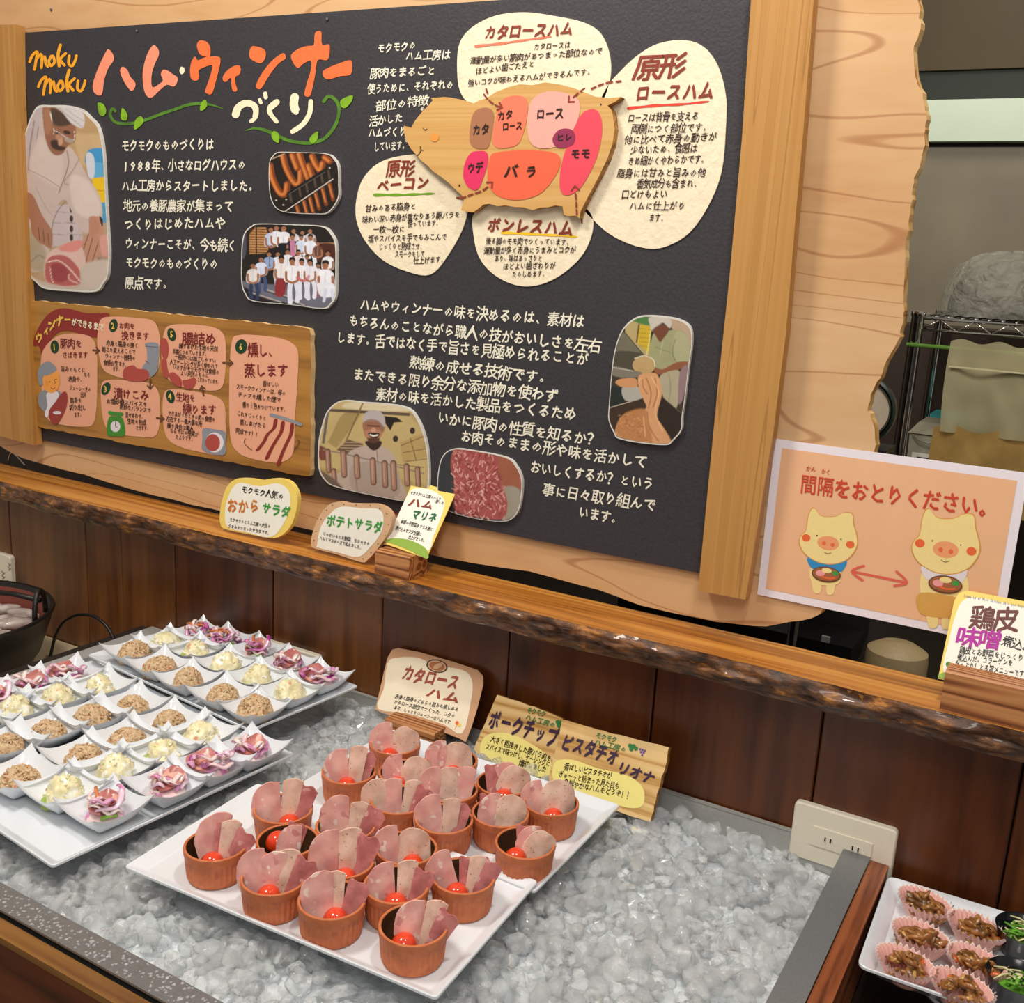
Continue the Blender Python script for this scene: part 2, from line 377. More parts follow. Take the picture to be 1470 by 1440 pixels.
# plank half wall
wl = thing('wall_back', None, None, (-0.9, 1.19, 0.0), kind='structure')
b = MB(); b.box(-2.6, 0.9, 1.1885, 1.215, 0, 1.02); b.build('backing', M['gap'], wl)
seams = [-2.6, -2.2, -1.95]
PW = Plane(Y_W)
for u, v in ((14, 760), (125, 850), (172, 760), (250, 784), (391, 820), (548, 890), (731, 909), (938, 1000), (1181, 1031), (1443, 1240)):
    seams.append(PW.at(u, v).x)
seams += [0.14, 0.33, 0.52, 0.71, 0.9]
seams = sorted(seams)
RND.seed(3)
for i in range(len(seams) - 1):
    x0, x1 = seams[i] + 0.0011, seams[i + 1] - 0.0011
    b = MB(); c = 0.0015; yf = Y_W + RND.uniform(0, 0.0012)
    prof = [(x0, 1.188), (x0, yf + c), (x0 + c, yf), (x1 - c, yf), (x1, yf + c), (x1, 1.188)]
    b.slab([(x, y, 0.0) for x, y in prof], [(x, y, 1.022) for x, y in prof])
    b.build('plank', M['plank2'] if (seams[i] < -1.72 or i in (4, 5, 7)) else M['plank'], wl)

# ------------------------------------------------------------------ live edge shelf
sh = thing('wooden_shelf', 'thick amber wooden shelf with bark-like live edge running below the blackboard', 'shelf', (-0.9, 1.15, 1.02))
NX = 420; X0, X1 = -2.5, 0.7
def edge_pt(x, k):
    """cross-section of the front face, k 0 (top) .. 1 (bottom)"""
    n = noise.noise(Vector((x * 3.1, 0, 3.7)))
    n2 = noise.fractal(Vector((x * 26, k * 2.6, 1.3)), 0.75, 2.1, 7)
    ridge = abs(noise.noise(Vector((x * 9 + 4, k * 5.5, 8.1))))
    top = 1.060 + 0.003 * n; bot = 1.0225 + 0.005 * n + 0.003 * noise.noise(Vector((x * 12, 5, 0)))
    z = top + (bot - top) * k
    y = 1.110 - 0.006 * math.sin(math.pi * min(1, k * 1.05)) + 0.012 * k * k + 0.0045 * n - 0.008 * n2 * (0.25 + math.sin(math.pi * k)) + 0.010 * ridge * math.sin(math.pi * k)
    return Vector((x, y, z + 0.0015 * n2 * math.sin(math.pi * k)))
K = 14; vs = []; fs = []
for i in range(NX + 1):
    x = X0 + (X1 - X0) * i / NX
    for j in range(K + 1): vs.append(edge_pt(x, j / K))
for i in range(NX):
    for j in range(K): a = i * (K + 1) + j; fs.append((a, a + 1, a + K + 2, a + K + 1))
def bark_mat():
    m, N, Lk, P = newmat('live_edge_bark'); P.inputs['Roughness'].default_value = 0.3; P.inputs['Coat Weight'].default_value = 0.35
    tc = N.new('ShaderNodeTexCoord'); mp = N.new('ShaderNodeMapping'); mp.inputs['Scale'].default_value = (0.55, 1, 1.3); Lk.new(tc.outputs['Object'], mp.inputs[0])
    n = N.new('ShaderNodeTexNoise'); n.inputs['Scale'].default_value = 55; n.inputs['Detail'].default_value = 8; n.inputs['Roughness'].default_value = 0.7; Lk.new(mp.outputs[0], n.inputs['Vector'])
    cr = N.new('ShaderNodeValToRGB'); e = cr.color_ramp.elements; e[0].position = .35; e[0].color = srgb('24140c') + (1,); e[1].position = .66; e[1].color = srgb('c8863c') + (1,)
    q = e.new(.50); q.color = srgb('5f3a20') + (1,); q = e.new(.58); q.color = srgb('86552a') + (1,)
    Lk.new(n.outputs['Fac'], cr.inputs['Fac']); Lk.new(cr.outputs['Color'], P.inputs['Base Color'])
    b = N.new('ShaderNodeBump'); b.inputs['Strength'].default_value = 0.9; b.inputs['Distance'].default_value = 0.003; Lk.new(n.outputs['Fac'], b.inputs['Height']); Lk.new(b.outputs['Normal'], P.inputs['Normal'])
    return m
M['bark'] = bark_mat()
mk('bark_edge', vs, fs, M['bark'], sh, smooth=True)
vs = []; fs = []
for i in range(NX + 1):
    x = X0 + (X1 - X0) * i / NX; e0 = edge_pt(x, 0); e1 = edge_pt(x, 1)
    yb = 1.2 + 0.002 * noise.noise(Vector((x * 8, 9, 0)))
    vs += [e0 + Vector((0, 0.0005, 0)), Vector((x, 1.13, 1.0605)), Vector((x, yb, 1.0605)), Vector((x, yb, 1.024)), e1 + Vector((0, 0.002, 0.0003))]
for i in range(NX):
    for j in range(5): a = i * 5 + j; c = i * 5 + (j + 1) % 5; fs.append((a, c, c + 5, a + 5))
mk('slab', vs, fs, M['shelf'], sh)

# ------------------------------------------------------------------ backboard, blackboard, battens
PB = Plane(1.190)
out = [(-3.4, 'L')]
wr = T([(990, 0), (1003, 80), (998, 150), (975, 230), (978, 310), (1010, 420), (1028, 500), (1030, 550), (1028, 600), (1018, 680), (985, 780), (975, 840), (965, 900), (955, 1000), (940, 1120), (934, 1240), (930, 1400)], 1000, 0, 3.128) + \
     T([(658, 50), (652, 95), (640, 130), (605, 200), (580, 250), (560, 290), (545, 340), (555, 380), (568, 430), (565, 485)], 1000, 430, 2.215) + \
     [(1246, 690), (1228, 740), (1205, 790), (1192, 840), (1176, 881), (1135, 893), (1081, 899), (1000, 886), (920, 868), (860, 848), (760, 821), (640, 801), (540, 780), (425, 757), (306, 731), (221, 711), (120, 682), (34, 658), (0, 640)]
wr = crv(wr, 3, closed=False)
fr = [Vector((-2.3, 1.190, 1.95)), Vector((-0.225, 1.190, 1.95)), ] + [PB.at(u, v) for u, v in wr] + [Vector((-1.95, 1.190, 1.07)), Vector((-2.3, 1.190, 1.072))]
RND.seed(5)
fr2 = [p + Vector((RND.uniform(-.0012, .0012), 0, RND.uniform(-.0012, .0012))) if 2 <= i < len(fr) - 2 else p for i, p in enumerate(fr)]
b = MB(); bk = [p + Vector((0.002, 0.012, 0.0)) for p in fr2]; b.slab(fr2, bk, 0, 1)
tag(b.build('wooden_backboard', [M['ply'], M['plyedge']]), 'big pale plywood backboard with wavy sawn edge behind the blackboard', 'board')
PK = Plane(1.184)
bb = thing('blackboard', 'large black painted sign board covered in white hand lettering, framed by two battens', 'sign board', (-1.04, 1.187, 1.13))
b = MB(); f = [Vector((x, 1.184, z)) for x, z in ((-1.705, 1.817), (-0.385, 1.804), (-0.385, 1.1325), (-1.705, 1.128))]
b.slab(f, [p + Vector((0, 0.0058, 0)) for p in f]); b.build('panel', M['black'], bb)
PT = Plane(1.165)
def batten(pts, label):
    f = [PT.at(u, v) for u, v in pts]
    b = MB(); b.slab(f, [p + Vector((0, 0.018, 0)) for p in f])
    return tag(b.build('wooden_batten', M['batten']), label, 'batten')
batten([(-70, 38), (22, 35), (23, 120), (26, 200), (35, 400), (48, 639), (-30, 618)], 'upright cedar batten at the left edge of the blackboard')
batten([(1081, -40), (1171, -40), (1168, 0), (1153, 190), (1143, 300), (1128, 480), (1110, 620), (1070, 861), (1002, 848), (1030, 560), (1047, 400), (1065, 200), (1078, 0)], 'upright ridged cedar batten at the right edge of the blackboard')
# nails along the top of the board
def nail(u, v, label, pl=PK):
    c = pl.at(u, v); b = MB(); b.lathe([(0.0001, 0), (0.0022, 0.0004), (0.0024, 0.0012), (0.0016, 0.0022), (0.0001, 0.0026)], 12)
    vv = [Vector((c.x + p.x, c.y - p.z, c.z + p.y)) for p in b.v]
    tag(mk('nail', vv, b.f, M['gdark'], smooth=True), label, 'nail', 'nails in the board')
nail(197, 45, 'bent grey nail at the top edge of the blackboard above the orange title')
nail(470, 28, 'grey nail at the top edge of the blackboard right of the title')
nail(74, 14, 'grey nail in the plywood above the blackboard, top left', PB)

# --- title brush strokes
O = 0.0006
tb = MB(); k1 = lambda p: T(p, 20, 30, 5.88)
def S1(pts, w): ribbon(tb, PK, crv(k1(pts), 5, False), w, O, 0)
tb = MB(); blob(tb, PK, k1([(800, 240), (835, 275), (845, 330), (800, 400), (765, 500), (745, 620), (700, 622), (672, 590), (668, 540), (690, 460), (735, 350), (780, 260)]), O)
blob(tb, PK, k1([(925, 388), (960, 415), (985, 470), (1025, 520), (1025, 560), (995, 592), (955, 550), (920, 490), (900, 430), (905, 400)]), O)
tb.build('letter', M['salmon'], bb); tb = MB(); blob(tb, PK, k1([(1190, 205), (1225, 250), (1222, 300), (1190, 370), (1165, 460), (1172, 560), (1240, 525), (1260, 500), (1243, 450), (1265, 412), (1310, 425), (1350, 455), (1382, 475), (1380, 520), (1350, 555), (1295, 540), (1240, 580), (1160, 650), (1110, 610), (1090, 500), (1095, 400), (1125, 290), (1160, 225)]), O, n=4); tb.build('letter', M['salmon'], bb)

tb = MB(); k2 = lambda p: T(p, 260, 30, 5.654)
for q in ([(160, 158), (215, 175), (240, 225), (232, 290), (160, 275), (135, 225), (133, 185)],
          [(115, 290), (140, 320), (200, 295), (300, 290), (322, 330), (290, 470), (252, 590), (205, 585), (200, 560), (235, 460), (255, 365), (195, 375), (145, 405), (150, 460), (125, 487), (85, 470), (75, 400), (88, 330)],
          [(340, 460), (370, 410), (430, 368), (475, 365), (487, 400), (470, 440), (443, 455), (445, 510), (458, 560), (435, 575), (415, 550), (405, 465), (370, 495), (348, 490)],
          [(570, 215), (610, 208), (680, 235), (688, 290), (655, 342), (590, 325), (556, 285)],
          [(835, 262), (850, 305), (790, 350), (720, 440), (655, 545), (620, 550), (612, 520), (650, 440), (720, 345), (780, 290)],
          [(895, 280), (950, 230), (1020, 205), (1078, 195), (1085, 120), (1100, 88), (1140, 92), (1146, 190), (1207, 198), (1192, 315), (1112, 318), (1090, 440), (1065, 560), (1045, 612), (1003, 600), (1025, 500), (1055, 400), (1056, 325), (1000, 345), (952, 382), (915, 345)],
          [(1155, 410), (1200, 380), (1300, 340), (1375, 320), (1390, 360), (1378, 435), (1290, 450), (1200, 475), (1160, 455)]):
    tb = MB(); blob(tb, PK, k2(q), O, n=4); tb.build('letter', M['orange'], bb)
tb = MB()
for q, w in (([(445, 760), (470, 700), (530, 668), (590, 685), (610, 730), (600, 790), (570, 815)], [11, 10, 9, 9, 8, 6, 5]),
             ([(640, 640), (650, 665)], 5), ([(685, 590), (690, 620)], 6),
             ([(778, 660), (720, 715), (735, 765), (780, 820)], [9, 7, 6, 5]),
             ([(925, 620), (918, 680), (935, 740)], [12, 12, 8]),
             ([(1055, 655), (1045, 750), (990, 840), (905, 900)], [7, 7, 7, 6])):
    tb = MB(); ribbon(tb, PK, crv(k2(q), 5, False), ([w[min(int(i / 5), len(w) - 1)] for i in range((len(q) - 1) * 5 + 1)] if isinstance(w, list) else w), O); tb.build('letter', M['cream2'], bb)
tb = MB(); blob(tb, PK, k1([(1415, 388), (1440, 400), (1440, 435), (1415, 450), (1400, 420)]), O)
tb.build('letter', M['cream2'], bb)
tb = MB()
def latin_words(ox, oy):
    g = lambda p: k1([(x + ox, y + oy) for x, y in p])
    for q, w in (([(135, 345), (160, 290), (200, 260), (190, 330), (178, 410)], 4), ([(190, 330), (230, 280), (240, 330), (235, 395)], 4), ([(240, 330), (262, 300), (272, 360), (290, 385)], 4),
                 ([(320, 300), (298, 340), (315, 380), (345, 350), (335, 300), (315, 300)], 4), ([(395, 205), (375, 290), (385, 380)], 4.5), ([(440, 275), (395, 325), (430, 375)], 4),
                 ([(470, 295), (465, 360), (495, 380), (522, 330), (530, 295)], 4)):
        tb = MB(); ribbon(tb, PK, crv(g(q), 4, False), w, O); tb.build('letter', M['yellow'], bb)
latin_words(0, 0); latin_words(74, 212 - 0)
vn = MB()
ribbon(vn, PK, crv(k1([(855, 765), (830, 740), (815, 790), (850, 850), (920, 868), (1020, 862), (1120, 835), (1250, 785), (1400, 735), (1480, 712)]) + k2([(60, 680), (150, 672), (250, 682), (345, 712)]), 4, False), [3.2] * 48 + [1.5], O) if 0 else None
p = crv(k1([(858, 762), (835, 742), (815, 790), (850, 850), (920, 868), (1020, 862), (1120, 835), (1250, 785), (1400, 735)]) + k2([(0, 700), (80, 678), (170, 672), (260, 685), (345, 714)]), 4, False)
ribbon(vn, PK, p, [4.2 if i < len(p) - 8 else 4.2 * (len(p) - i) / 8 for i in range(len(p))], O)
p = crv(k2([(525, 890), (600, 872), (690, 890), (780, 930), (870, 970), (980, 990), (1060, 990), (1150, 965), (1220, 900), (1270, 810), (1285, 710), (1255, 640), (1200, 612), (1160, 655)]), 4, False)
ribbon(vn, PK, p, [4.8 if i > 8 else 1 + 3.8 * i / 8 for i in range(len(p))], O)
vn.build('vine', M['leafd'], bb)
vn = MB()
for f, q in ((k1, [(712, 695), (760, 705), (785, 760), (760, 805), (725, 785)]), (k1, [(922, 735), (962, 790), (955, 840), (915, 835), (905, 790)]), (k1, [(1075, 805), (1100, 850), (1060, 900), (1018, 915), (1030, 840)]),
             (k2, [(200, 642), (218, 680), (195, 718), (160, 730), (165, 670)]), (k2, [(1305, 640), (1395, 605), (1385, 660), (1335, 708), (1300, 690)]),
             (k2, [(765, 895), (800, 925), (795, 990), (750, 965), (738, 915)]), (k2, [(1115, 900), (1108, 965), (1070, 998), (1045, 965), (1070, 925)])):
    vn = MB(); blob(vn, PK, f(q), O * 2); vn.build('leaf', M['leaf'], bb)
lines(PK, [("モクモクのものづくりは", (175, 216.5), (308, 214)), ("年、小さなログハウスの", (219, 245), (354, 243)), ("ハム工房からスタートしました。", (175, 273), (371, 274)),
           ("地元の養豚農家が集まって", (178, 302), (336, 303)), ("つくりはじめたハムや", (179, 329), (325, 327)), ("ウィンナーこそが、今も続く", (180, 356), (340, 360)),
           ("モクモクのものづくりの", (181, 384), (314, 386)), ("原点です。", (180, 413), (248, 415))], 16.5, O, M['white'], 'lettering', bb, 0.035)
lines(PK, [("モクモクの", (542, 76), (598, 71)), ("ハム工房は", (582, 86), (647, 84)), ("豚肉をまるごと", (532, 112), (626, 107)), ("使うために、それぞれの", (528, 134), (652, 127)), ("部位の特徴", (540, 159), (616, 149)),
           ("を", (603, 161), (611, 160), 9), ("活かした", (531, 180), (579, 175)), ("ハムづくり", (529, 197), (584, 194)), ("を", (581, 205), (587, 204), 9), ("しています。", (537, 217), (586, 214))], 14, O, M['white'], 'lettering', bb, 0.035)
lines(PK, [("ハムやウィンナーの味を決めるのは、素材は", (517, 444), (839, 470)), ("もちろんのことながら職人の技がおいしさを左右", (501, 467), (863, 505)), ("します。舌ではなく手で旨さを見極められることが", (483, 491), (845, 524)),
           ("熟練の成せる技術です。", (588, 527), (793, 551)), ("またできる限り余分な添加物を使わず", (507, 543), (801, 577)), ("素材の味を活かした製品をつくるため", (540, 572), (828, 602)),
           ("いかに豚肉の性質を知るか？", (628, 606), (862, 640)), ("お肉そのままの形や味を活かして", (661, 632), (929, 672)), ("おいしくするか？という", (761, 677), (939, 703)),
           ("事に日々取り組んで", (779, 710), (942, 733)), ("います。", (830, 742), (893, 753))], 18, O, M['white'], 'lettering', bb, 0.035)
mb = MB(); text(mb, PK, '1988', (176, 246), (218, 245), 18, O, 0.035, 0, .5, .12, latin=True); tag(mb.build('lettering', M['white'], bb), kind='stuff')
# --- speech bubbles on the board
k3 = lambda p: T(p, 500, 0, 2.45)
def bubble(pts, label, rows_title, rows, ul, ulmat, tmat='brownp', th=24, bh=10):
    q = crv(k3(pts), 5)
    o = pslab(PK, q, 0, 0.0016, M['cream'], 'text_bubble', bb)
    if label: o['label'] = label
    mb = MB()
    for s, a, c, h in rows_title: text(mb, PK, s, a, c, h, 0.0022, 0.055, 0, 1.0, 0.15)
    tag(mb.build('title_lettering', M[tmat], o), kind='stuff')
    lines(PK, rows, bh, 0.0022, M['ink'], 'lettering', o, 0.02)
    mb = MB(); p = crv(ul, 6, False); n = len(p); ribbon(mb, PK, p, [4.2 + 0.8 * math.sin(i * 1.3) - 1.8 * i / n for i in range(n)], 0.0019); mb.build('underline', M[ulmat], o)
    return o
flat('ulred', 'e07a5c'); flat('ulred2', 'e0402c'); flat('ulgreen', '6f9b1e'); flat('ulyellow', 'f0c01e')
bubble([(395, 150), (440, 95), (520, 56), (620, 44), (720, 56), (830, 80), (890, 120), (922, 200), (920, 290), (880, 370), (760, 400), (560, 400), (440, 370), (395, 320), (385, 230)], 'rounded cream bubble above the pig with red-brown title',
       [("カタロースハム", (696, 56), (824, 50), 20)], [("カタロースは", (767, 72), (820, 69)), ("運動量が多い筋肉があつまった部位なので", (676, 92), (866, 78)), ("ほどよい歯ごたえと", (684, 107), (769, 96)), ("強いコクが味わえるハムができるんです。", (673, 124), (854, 107))],
       [(684, 67), (720, 63), (755, 58), (792, 53)], 'ulred')
bubble([(1180, 142), (1250, 165), (1300, 230), (1328, 330), (1330, 430), (1315, 600), (1270, 720), (1200, 820), (1110, 870), (1030, 870), (940, 835), (870, 780), (810, 700), (820, 560), (860, 420), (910, 310), (960, 250), (1020, 195), (1090, 155)], 'tall oval cream bubble right of the pig',
       [("原形", (912, 112), (984, 108), 31), ("ロースハム", (912, 144), (1026, 141), 25)],
       [("ロースは背骨を支える", (902, 175), (1004, 172)), ("両側につく部位です。", (907, 191), (1021, 188)), ("他に比べて赤身の動きが", (897, 207), (1030, 202)), ("少ないため、食感は", (906, 221), (1002, 218)), ("きめ細かくやわらかです。", (902, 237), (1017, 234)),
        ("脂身には甘みと旨みの他", (887, 254), (1014, 253)), ("香気成分も含まれ、", (915, 269), (1007, 269)), ("口どけもよい", (893, 285), (959, 284)), ("ハムに仕上がり", (904, 301), (985, 301)), ("ます。", (932, 318), (958, 318))],
       [(903, 156), (940, 152), (980, 150), (1018, 146)], 'ulred2', bh=12.5)
bubble([(215, 545), (300, 550), (400, 600), (425, 690), (410, 790), (355, 895), (290, 966), (200, 952), (120, 912), (60, 845), (30, 770), (33, 690), (60, 620), (120, 568)], 'cream bubble below the pig snout, green underline',
       [("原形", (556, 252), (597, 250), 22), ("ベーコン", (542, 275), (618, 270), 19)],
       [("甘みのある脂身と", (526, 304), (599, 300)), ("味わい深い赤身が重なりあう豚バラを", (522, 320), (662, 312)), ("使っています。", (587, 326), (634, 324)), ("一枚一枚に", (537, 334), (583, 333)), ("塩やスパイスを手でもみこんで", (530, 347), (643, 344)),
        ("じっくりと熟成させ、", (545, 358), (611, 358)), ("スモークをして", (568, 369), (611, 369)), ("仕上げます。", (595, 379), (642, 376))],
       [(539, 280), (570, 280), (600, 279), (624, 278)], 'ulgreen')
bubble([(445, 750), (520, 715), (640, 700), (780, 705), (850, 745), (862, 805), (830, 890), (760, 960), (680, 1000), (600, 1005), (520, 970), (465, 910), (443, 830)], 'cream bubble below the pig belly, yellow underline',
       [("ボンレスハム", (700, 331), (824, 337), 22)],
       [("後ろ脚のモモ肉でつくっています。", (699, 350), (822, 352)), ("運動量が多く赤身にうまみとコクが", (696, 364), (828, 363)), ("あり、味はあっさりと", (711, 375), (780, 375)), ("ほどよい歯ざわりが", (723, 387), (799, 385)), ("たのしめます。", (736, 398), (787, 397))],
       [(722, 334), (760, 336), (800, 338), (829, 340)], 'ulyellow')

# ------------------------------------------------------------------ wooden pig
k4 = lambda p: T(p, 580, 100, 4.594)
PP = Plane(1.184)
M['pine'] = wood('pine_board', ['b58442', 'd0a05c', 'dab070'], 'x', 150, 10, 0.5, 0.2, 0.02, 0.4, ring=0.3)
M['pineedge'] = wood('pine_sawn_edge', ['6e4618', '9c6a2c', 'c08a48'], 'x', 60, 20, 0.6, 0.4, 0.3, 1.0)
pig = thing('pig_sign', 'flat pale pine cutout of a pig with coloured meat cuts on the blackboard', 'sign', PP.at(755, 310))
ol = [(40, 380), (62, 388), (85, 392), (108, 350), (130, 320), (160, 282), (200, 240), (228, 212), (215, 200), (300, 188), (350, 195), (400, 205), (440, 215), (490, 235), (530, 215), (575, 200), (640, 160), (720, 125), (800, 108), (880, 112), (960, 98), (1060, 108), (1150, 135), (1220, 160), (1290, 190), (1380, 200), (1460, 193), (1425, 222), (1375, 246), (1398, 280), (1410, 320), (1418, 400), (1405, 500), (1370, 600), (1310, 720), (1250, 830), (1200, 935), (1185, 985), (1165, 965), (1110, 972), (1085, 960), (1075, 905), (1030, 903), (980, 912), (930, 915), (880, 928), (820, 915), (760, 912), (700, 900), (650, 905), (600, 892), (560, 892), (520, 925), (490, 945), (410, 935), (430, 860), (418, 830), (370, 790), (330, 755), (280, 715), (230, 680), (190, 635), (150, 600), (115, 565), (85, 530), (60, 485), (45, 445), (36, 400)]
pslab(PP, k4(ol), 0, 0.013, M['pine'], 'pig_body', pig, side=M['pineedge'], wob=0.0006)
PO = 0.0136
def patch(pts, mat, nm='meat_patch'):
    mb = MB(); blob(mb, PP, k4(pts), PO, n=5); return mb.build(nm, M[mat], pig)
patch([(530, 270), (590, 262), (628, 300), (620, 400), (600, 500), (570, 530), (500, 520), (470, 470), (478, 360), (495, 300)], 'kata')
patch([(710, 195), (790, 182), (848, 215), (845, 320), (820, 430), (785, 500), (700, 525), (640, 515), (620, 460), (640, 340), (665, 240)], 'katarosu')
patch([(930, 170), (1020, 155), (1130, 175), (1188, 220), (1185, 320), (1140, 420), (1080, 500), (950, 528), (870, 490), (848, 380), (865, 240)], 'rosu')
patch([(1260, 272), (1310, 285), (1337, 360), (1330, 480), (1290, 620), (1200, 780), (1110, 835), (1065, 800), (1062, 700), (1085, 580), (1140, 430), (1200, 310)], 'momo')
PO = 0.0139
patch([(1060, 405), (1130, 402), (1162, 440), (1150, 500), (1080, 525), (1030, 510), (1015, 460)], 'hire')
PO = 0.0136
patch([(640, 555), (800, 540), (960, 545), (1050, 570), (1062, 640), (1010, 740), (920, 830), (780, 865), (660, 840), (595, 770), (588, 660), (605, 585)], 'bara')
patch([(520, 545), (580, 552), (590, 610), (560, 720), (520, 798), (460, 780), (428, 710), (440, 620), (475, 560)], 'ude')
mb = MB(); disc(mb, PP, *k4([(240, 455)])[0], 6.2, 6.2, PO); mb.build('cheek', M['cheek'], pig)
mb = MB()
for q in ([(165, 395), (178, 407), (190, 400)], [(145, 512), (150, 535), (163, 540)], [(150, 540), (140, 560), (124, 575)]): ribbon(mb, PP, crv(k4(q), 4, False), 1.0, PO)
disc(mb, PP, *k4([(403, 770)])[0], 1.2, 1.6, PO); disc(mb, PP, *k4([(1330, 240)])[0], 1.2, 1.2, PO)
mb.build('face_lines', M['ink'], pig)
mb = MB()
for s, a, c, h in (("カタ", (686, 195), (711, 194), 16), ("カタ", (722, 175), (745, 172), 14), ("ロース", (729, 189), (758, 187), 12), ("ロース", (777, 173), (817, 171), 16), ("ヒレ", (806, 205), (829, 203), 12), ("モモ", (826, 230), (855, 228), 15), ("ウデ", (679, 250), (702, 248), 15), ("バ", (731, 255), (752, 254), 18), ("ラ", (762, 255), (778, 254), 16)):
    text(mb, PP, s, a, c, h, PO + 0.0005, 0.05, 0, 0.7, 0.05)
tag(mb.build('lettering', M['ink'], pig), kind='stuff')
def inside(pt, poly):
    x, y = pt; c = False
    for i in range(len(poly)):
        (x1, y1), (x2, y2) = poly[i], poly[i - 1]
        if (y1 > y) != (y2 > y) and x < (x2 - x1) * (y - y1) / (y2 - y1) + x1: c = not c
    return c
mbo = MB()
def dashed(mb, pl, pts, off, w, L=6, gap=4, head=True, hs=8):
    p = crv(pts, 8, False); seg = []; acc = 0; on = True; cur = [p[0]]
    for i in range(1, len(p)):
        d = math.dist(p[i], p[i - 1]); acc += d
        if on: cur.append(p[i])
        if on and acc > L:
            if inside(cur[-1], k4(ol)): ribbon(mb, pl, cur, w, off)
            else: ribbon(mbo, PK, cur, w, 0.0024)
            on = False; acc = 0
        elif not on and acc > gap: on = True; acc = 0; cur = [p[i]]
    if head:
        x, y = p[-1]; dx, dy = x - p[-6][0], y - p[-6][1]; l = math.hypot(dx, dy); a = math.atan2(dy, dx)
        for t in (2.4, -2.4): ribbon(mb, pl, [(x, y), (x + hs * math.cos(a + t), y + hs * math.sin(a + t))], w, off)
mb = MB()
dashed(mb, PP, k4([(548, 130), (565, 175), (600, 215), (640, 245), (685, 262)]), PO + 0.0003, 2.6)
dashed(mb, PP, k4([(1435, 78), (1340, 90), (1260, 120), (1190, 160), (1120, 225)]), PO + 0.0003, 2.6)
dashed(mb, PP, k4([(355, 845), (410, 852), (480, 830), (560, 800), (620, 750)]), PO + 0.0003, 2.6)
dashed(mb, PP, k4([(1180, 1010), (1172, 940), (1168, 860), (1160, 775)]), PO + 0.0003, 2.6)
tag(mb.build('dashed_arrow', M['brownp'], pig), kind='stuff'); tag(mbo.build('dashed_line', M['brownp'], bb), kind='stuff')
# ------------------------------------------------------------------ printed photographs (colour stored per vertex of the flat print)
def lin(c): return np.array(srgb(c))
class Paint:
    def __init__(s, U, V, base, ox=0, oy=0, k=1.0, seed=0):
        s.X = (U - ox) * k; s.Y = (V - oy) * k; s.k = k
        s.C = np.tile(lin(base), (len(U), 1)); s.rng = np.random.RandomState(seed)
    def blend(s, a, c): s.C = s.C * (1 - a[:, None]) + lin(c)[None] * a[:, None] if not isinstance(c, np.ndarray) else s.C * (1 - a[:, None]) + c * a[:, None]
    def _seg(s, a, b):
        dx, dy = b[0] - a[0], b[1] - a[1]; L = dx * dx + dy * dy or 1e-9
        t = np.clip(((s.X - a[0]) * dx + (s.Y - a[1]) * dy) / L, 0, 1)
        return np.hypot(s.X - a[0] - t * dx, s.Y - a[1] - t * dy), t
    def poly(s, pts, c, soft=1.2, al=1.0, curve=True):
        if curve: pts = crv(pts, 4)
        ins = np.zeros(len(s.X), bool); d = np.full(len(s.X), 1e9)
        for i in range(len(pts)):
            a, b = pts[i - 1], pts[i]
            d = np.minimum(d, s._seg(a, b)[0])
            if a[1] != b[1]:
                cnd = ((a[1] > s.Y) != (b[1] > s.Y)) & (s.X < (b[0] - a[0]) * (s.Y - a[1]) / (b[1] - a[1]) + a[0]); ins ^= cnd
        sd = np.where(ins, d, -d); w = soft
        s.blend(np.clip(sd / w * 0.5 + 0.5, 0, 1) * al, c)
    def line(s, pts, w, c, soft=1.0, al=1.0, curve=True, w2=None):
        if curve and len(pts) > 2: pts = crv(pts, 4, False)
        d = np.full(len(s.X), 1e9); n = len(pts) - 1
        for i in range(n):
            q, t = s._seg(pts[i], pts[i + 1]); ww = w if w2 is None else w + (w2 - w) * (i + t) / n
            d = np.minimum(d, q - ww / 2)
        s.blend(np.clip(0.5 - d / soft, 0, 1) * al, c)
    def ell(s, x, y, rx, ry, c, soft=1.0, al=1.0, rot=0):
        r = math.radians(rot); X = s.X - x; Y = s.Y - y
        q = np.hypot((X * math.cos(r) + Y * math.sin(r)) / rx, (-X * math.sin(r) + Y * math.cos(r)) / ry)
        s.blend(np.clip((1 - q) * min(rx, ry) / soft + 0.5, 0, 1) * al, c)
    def noise(s, scale, amt, aniso=1.0, seed=1):
        r = np.random.RandomState(seed); f = np.zeros(len(s.X))
        for sc, am in ((scale * s.k * 2.5, 1.6), (scale * s.k, 1.0), (scale * s.k * .4, .6)):
            G = r.uniform(-1, 1, (64, 64)); x = s.X / sc; y = s.Y / sc; xi = np.floor(x).astype(int); yi = np.floor(y).astype(int); fx = x - xi; fy = y - yi
            g = lambda a, b: G[a % 64, b % 64]
            f += am * ((g(xi, yi) * (1 - fx) + g(xi + 1, yi) * fx) * (1 - fy) + (g(xi, yi + 1) * (1 - fx) + g(xi + 1, yi + 1) * fx) * fy)
        s.C = np.clip(s.C * (1 + amt * f[:, None] / 3), 0, 1)
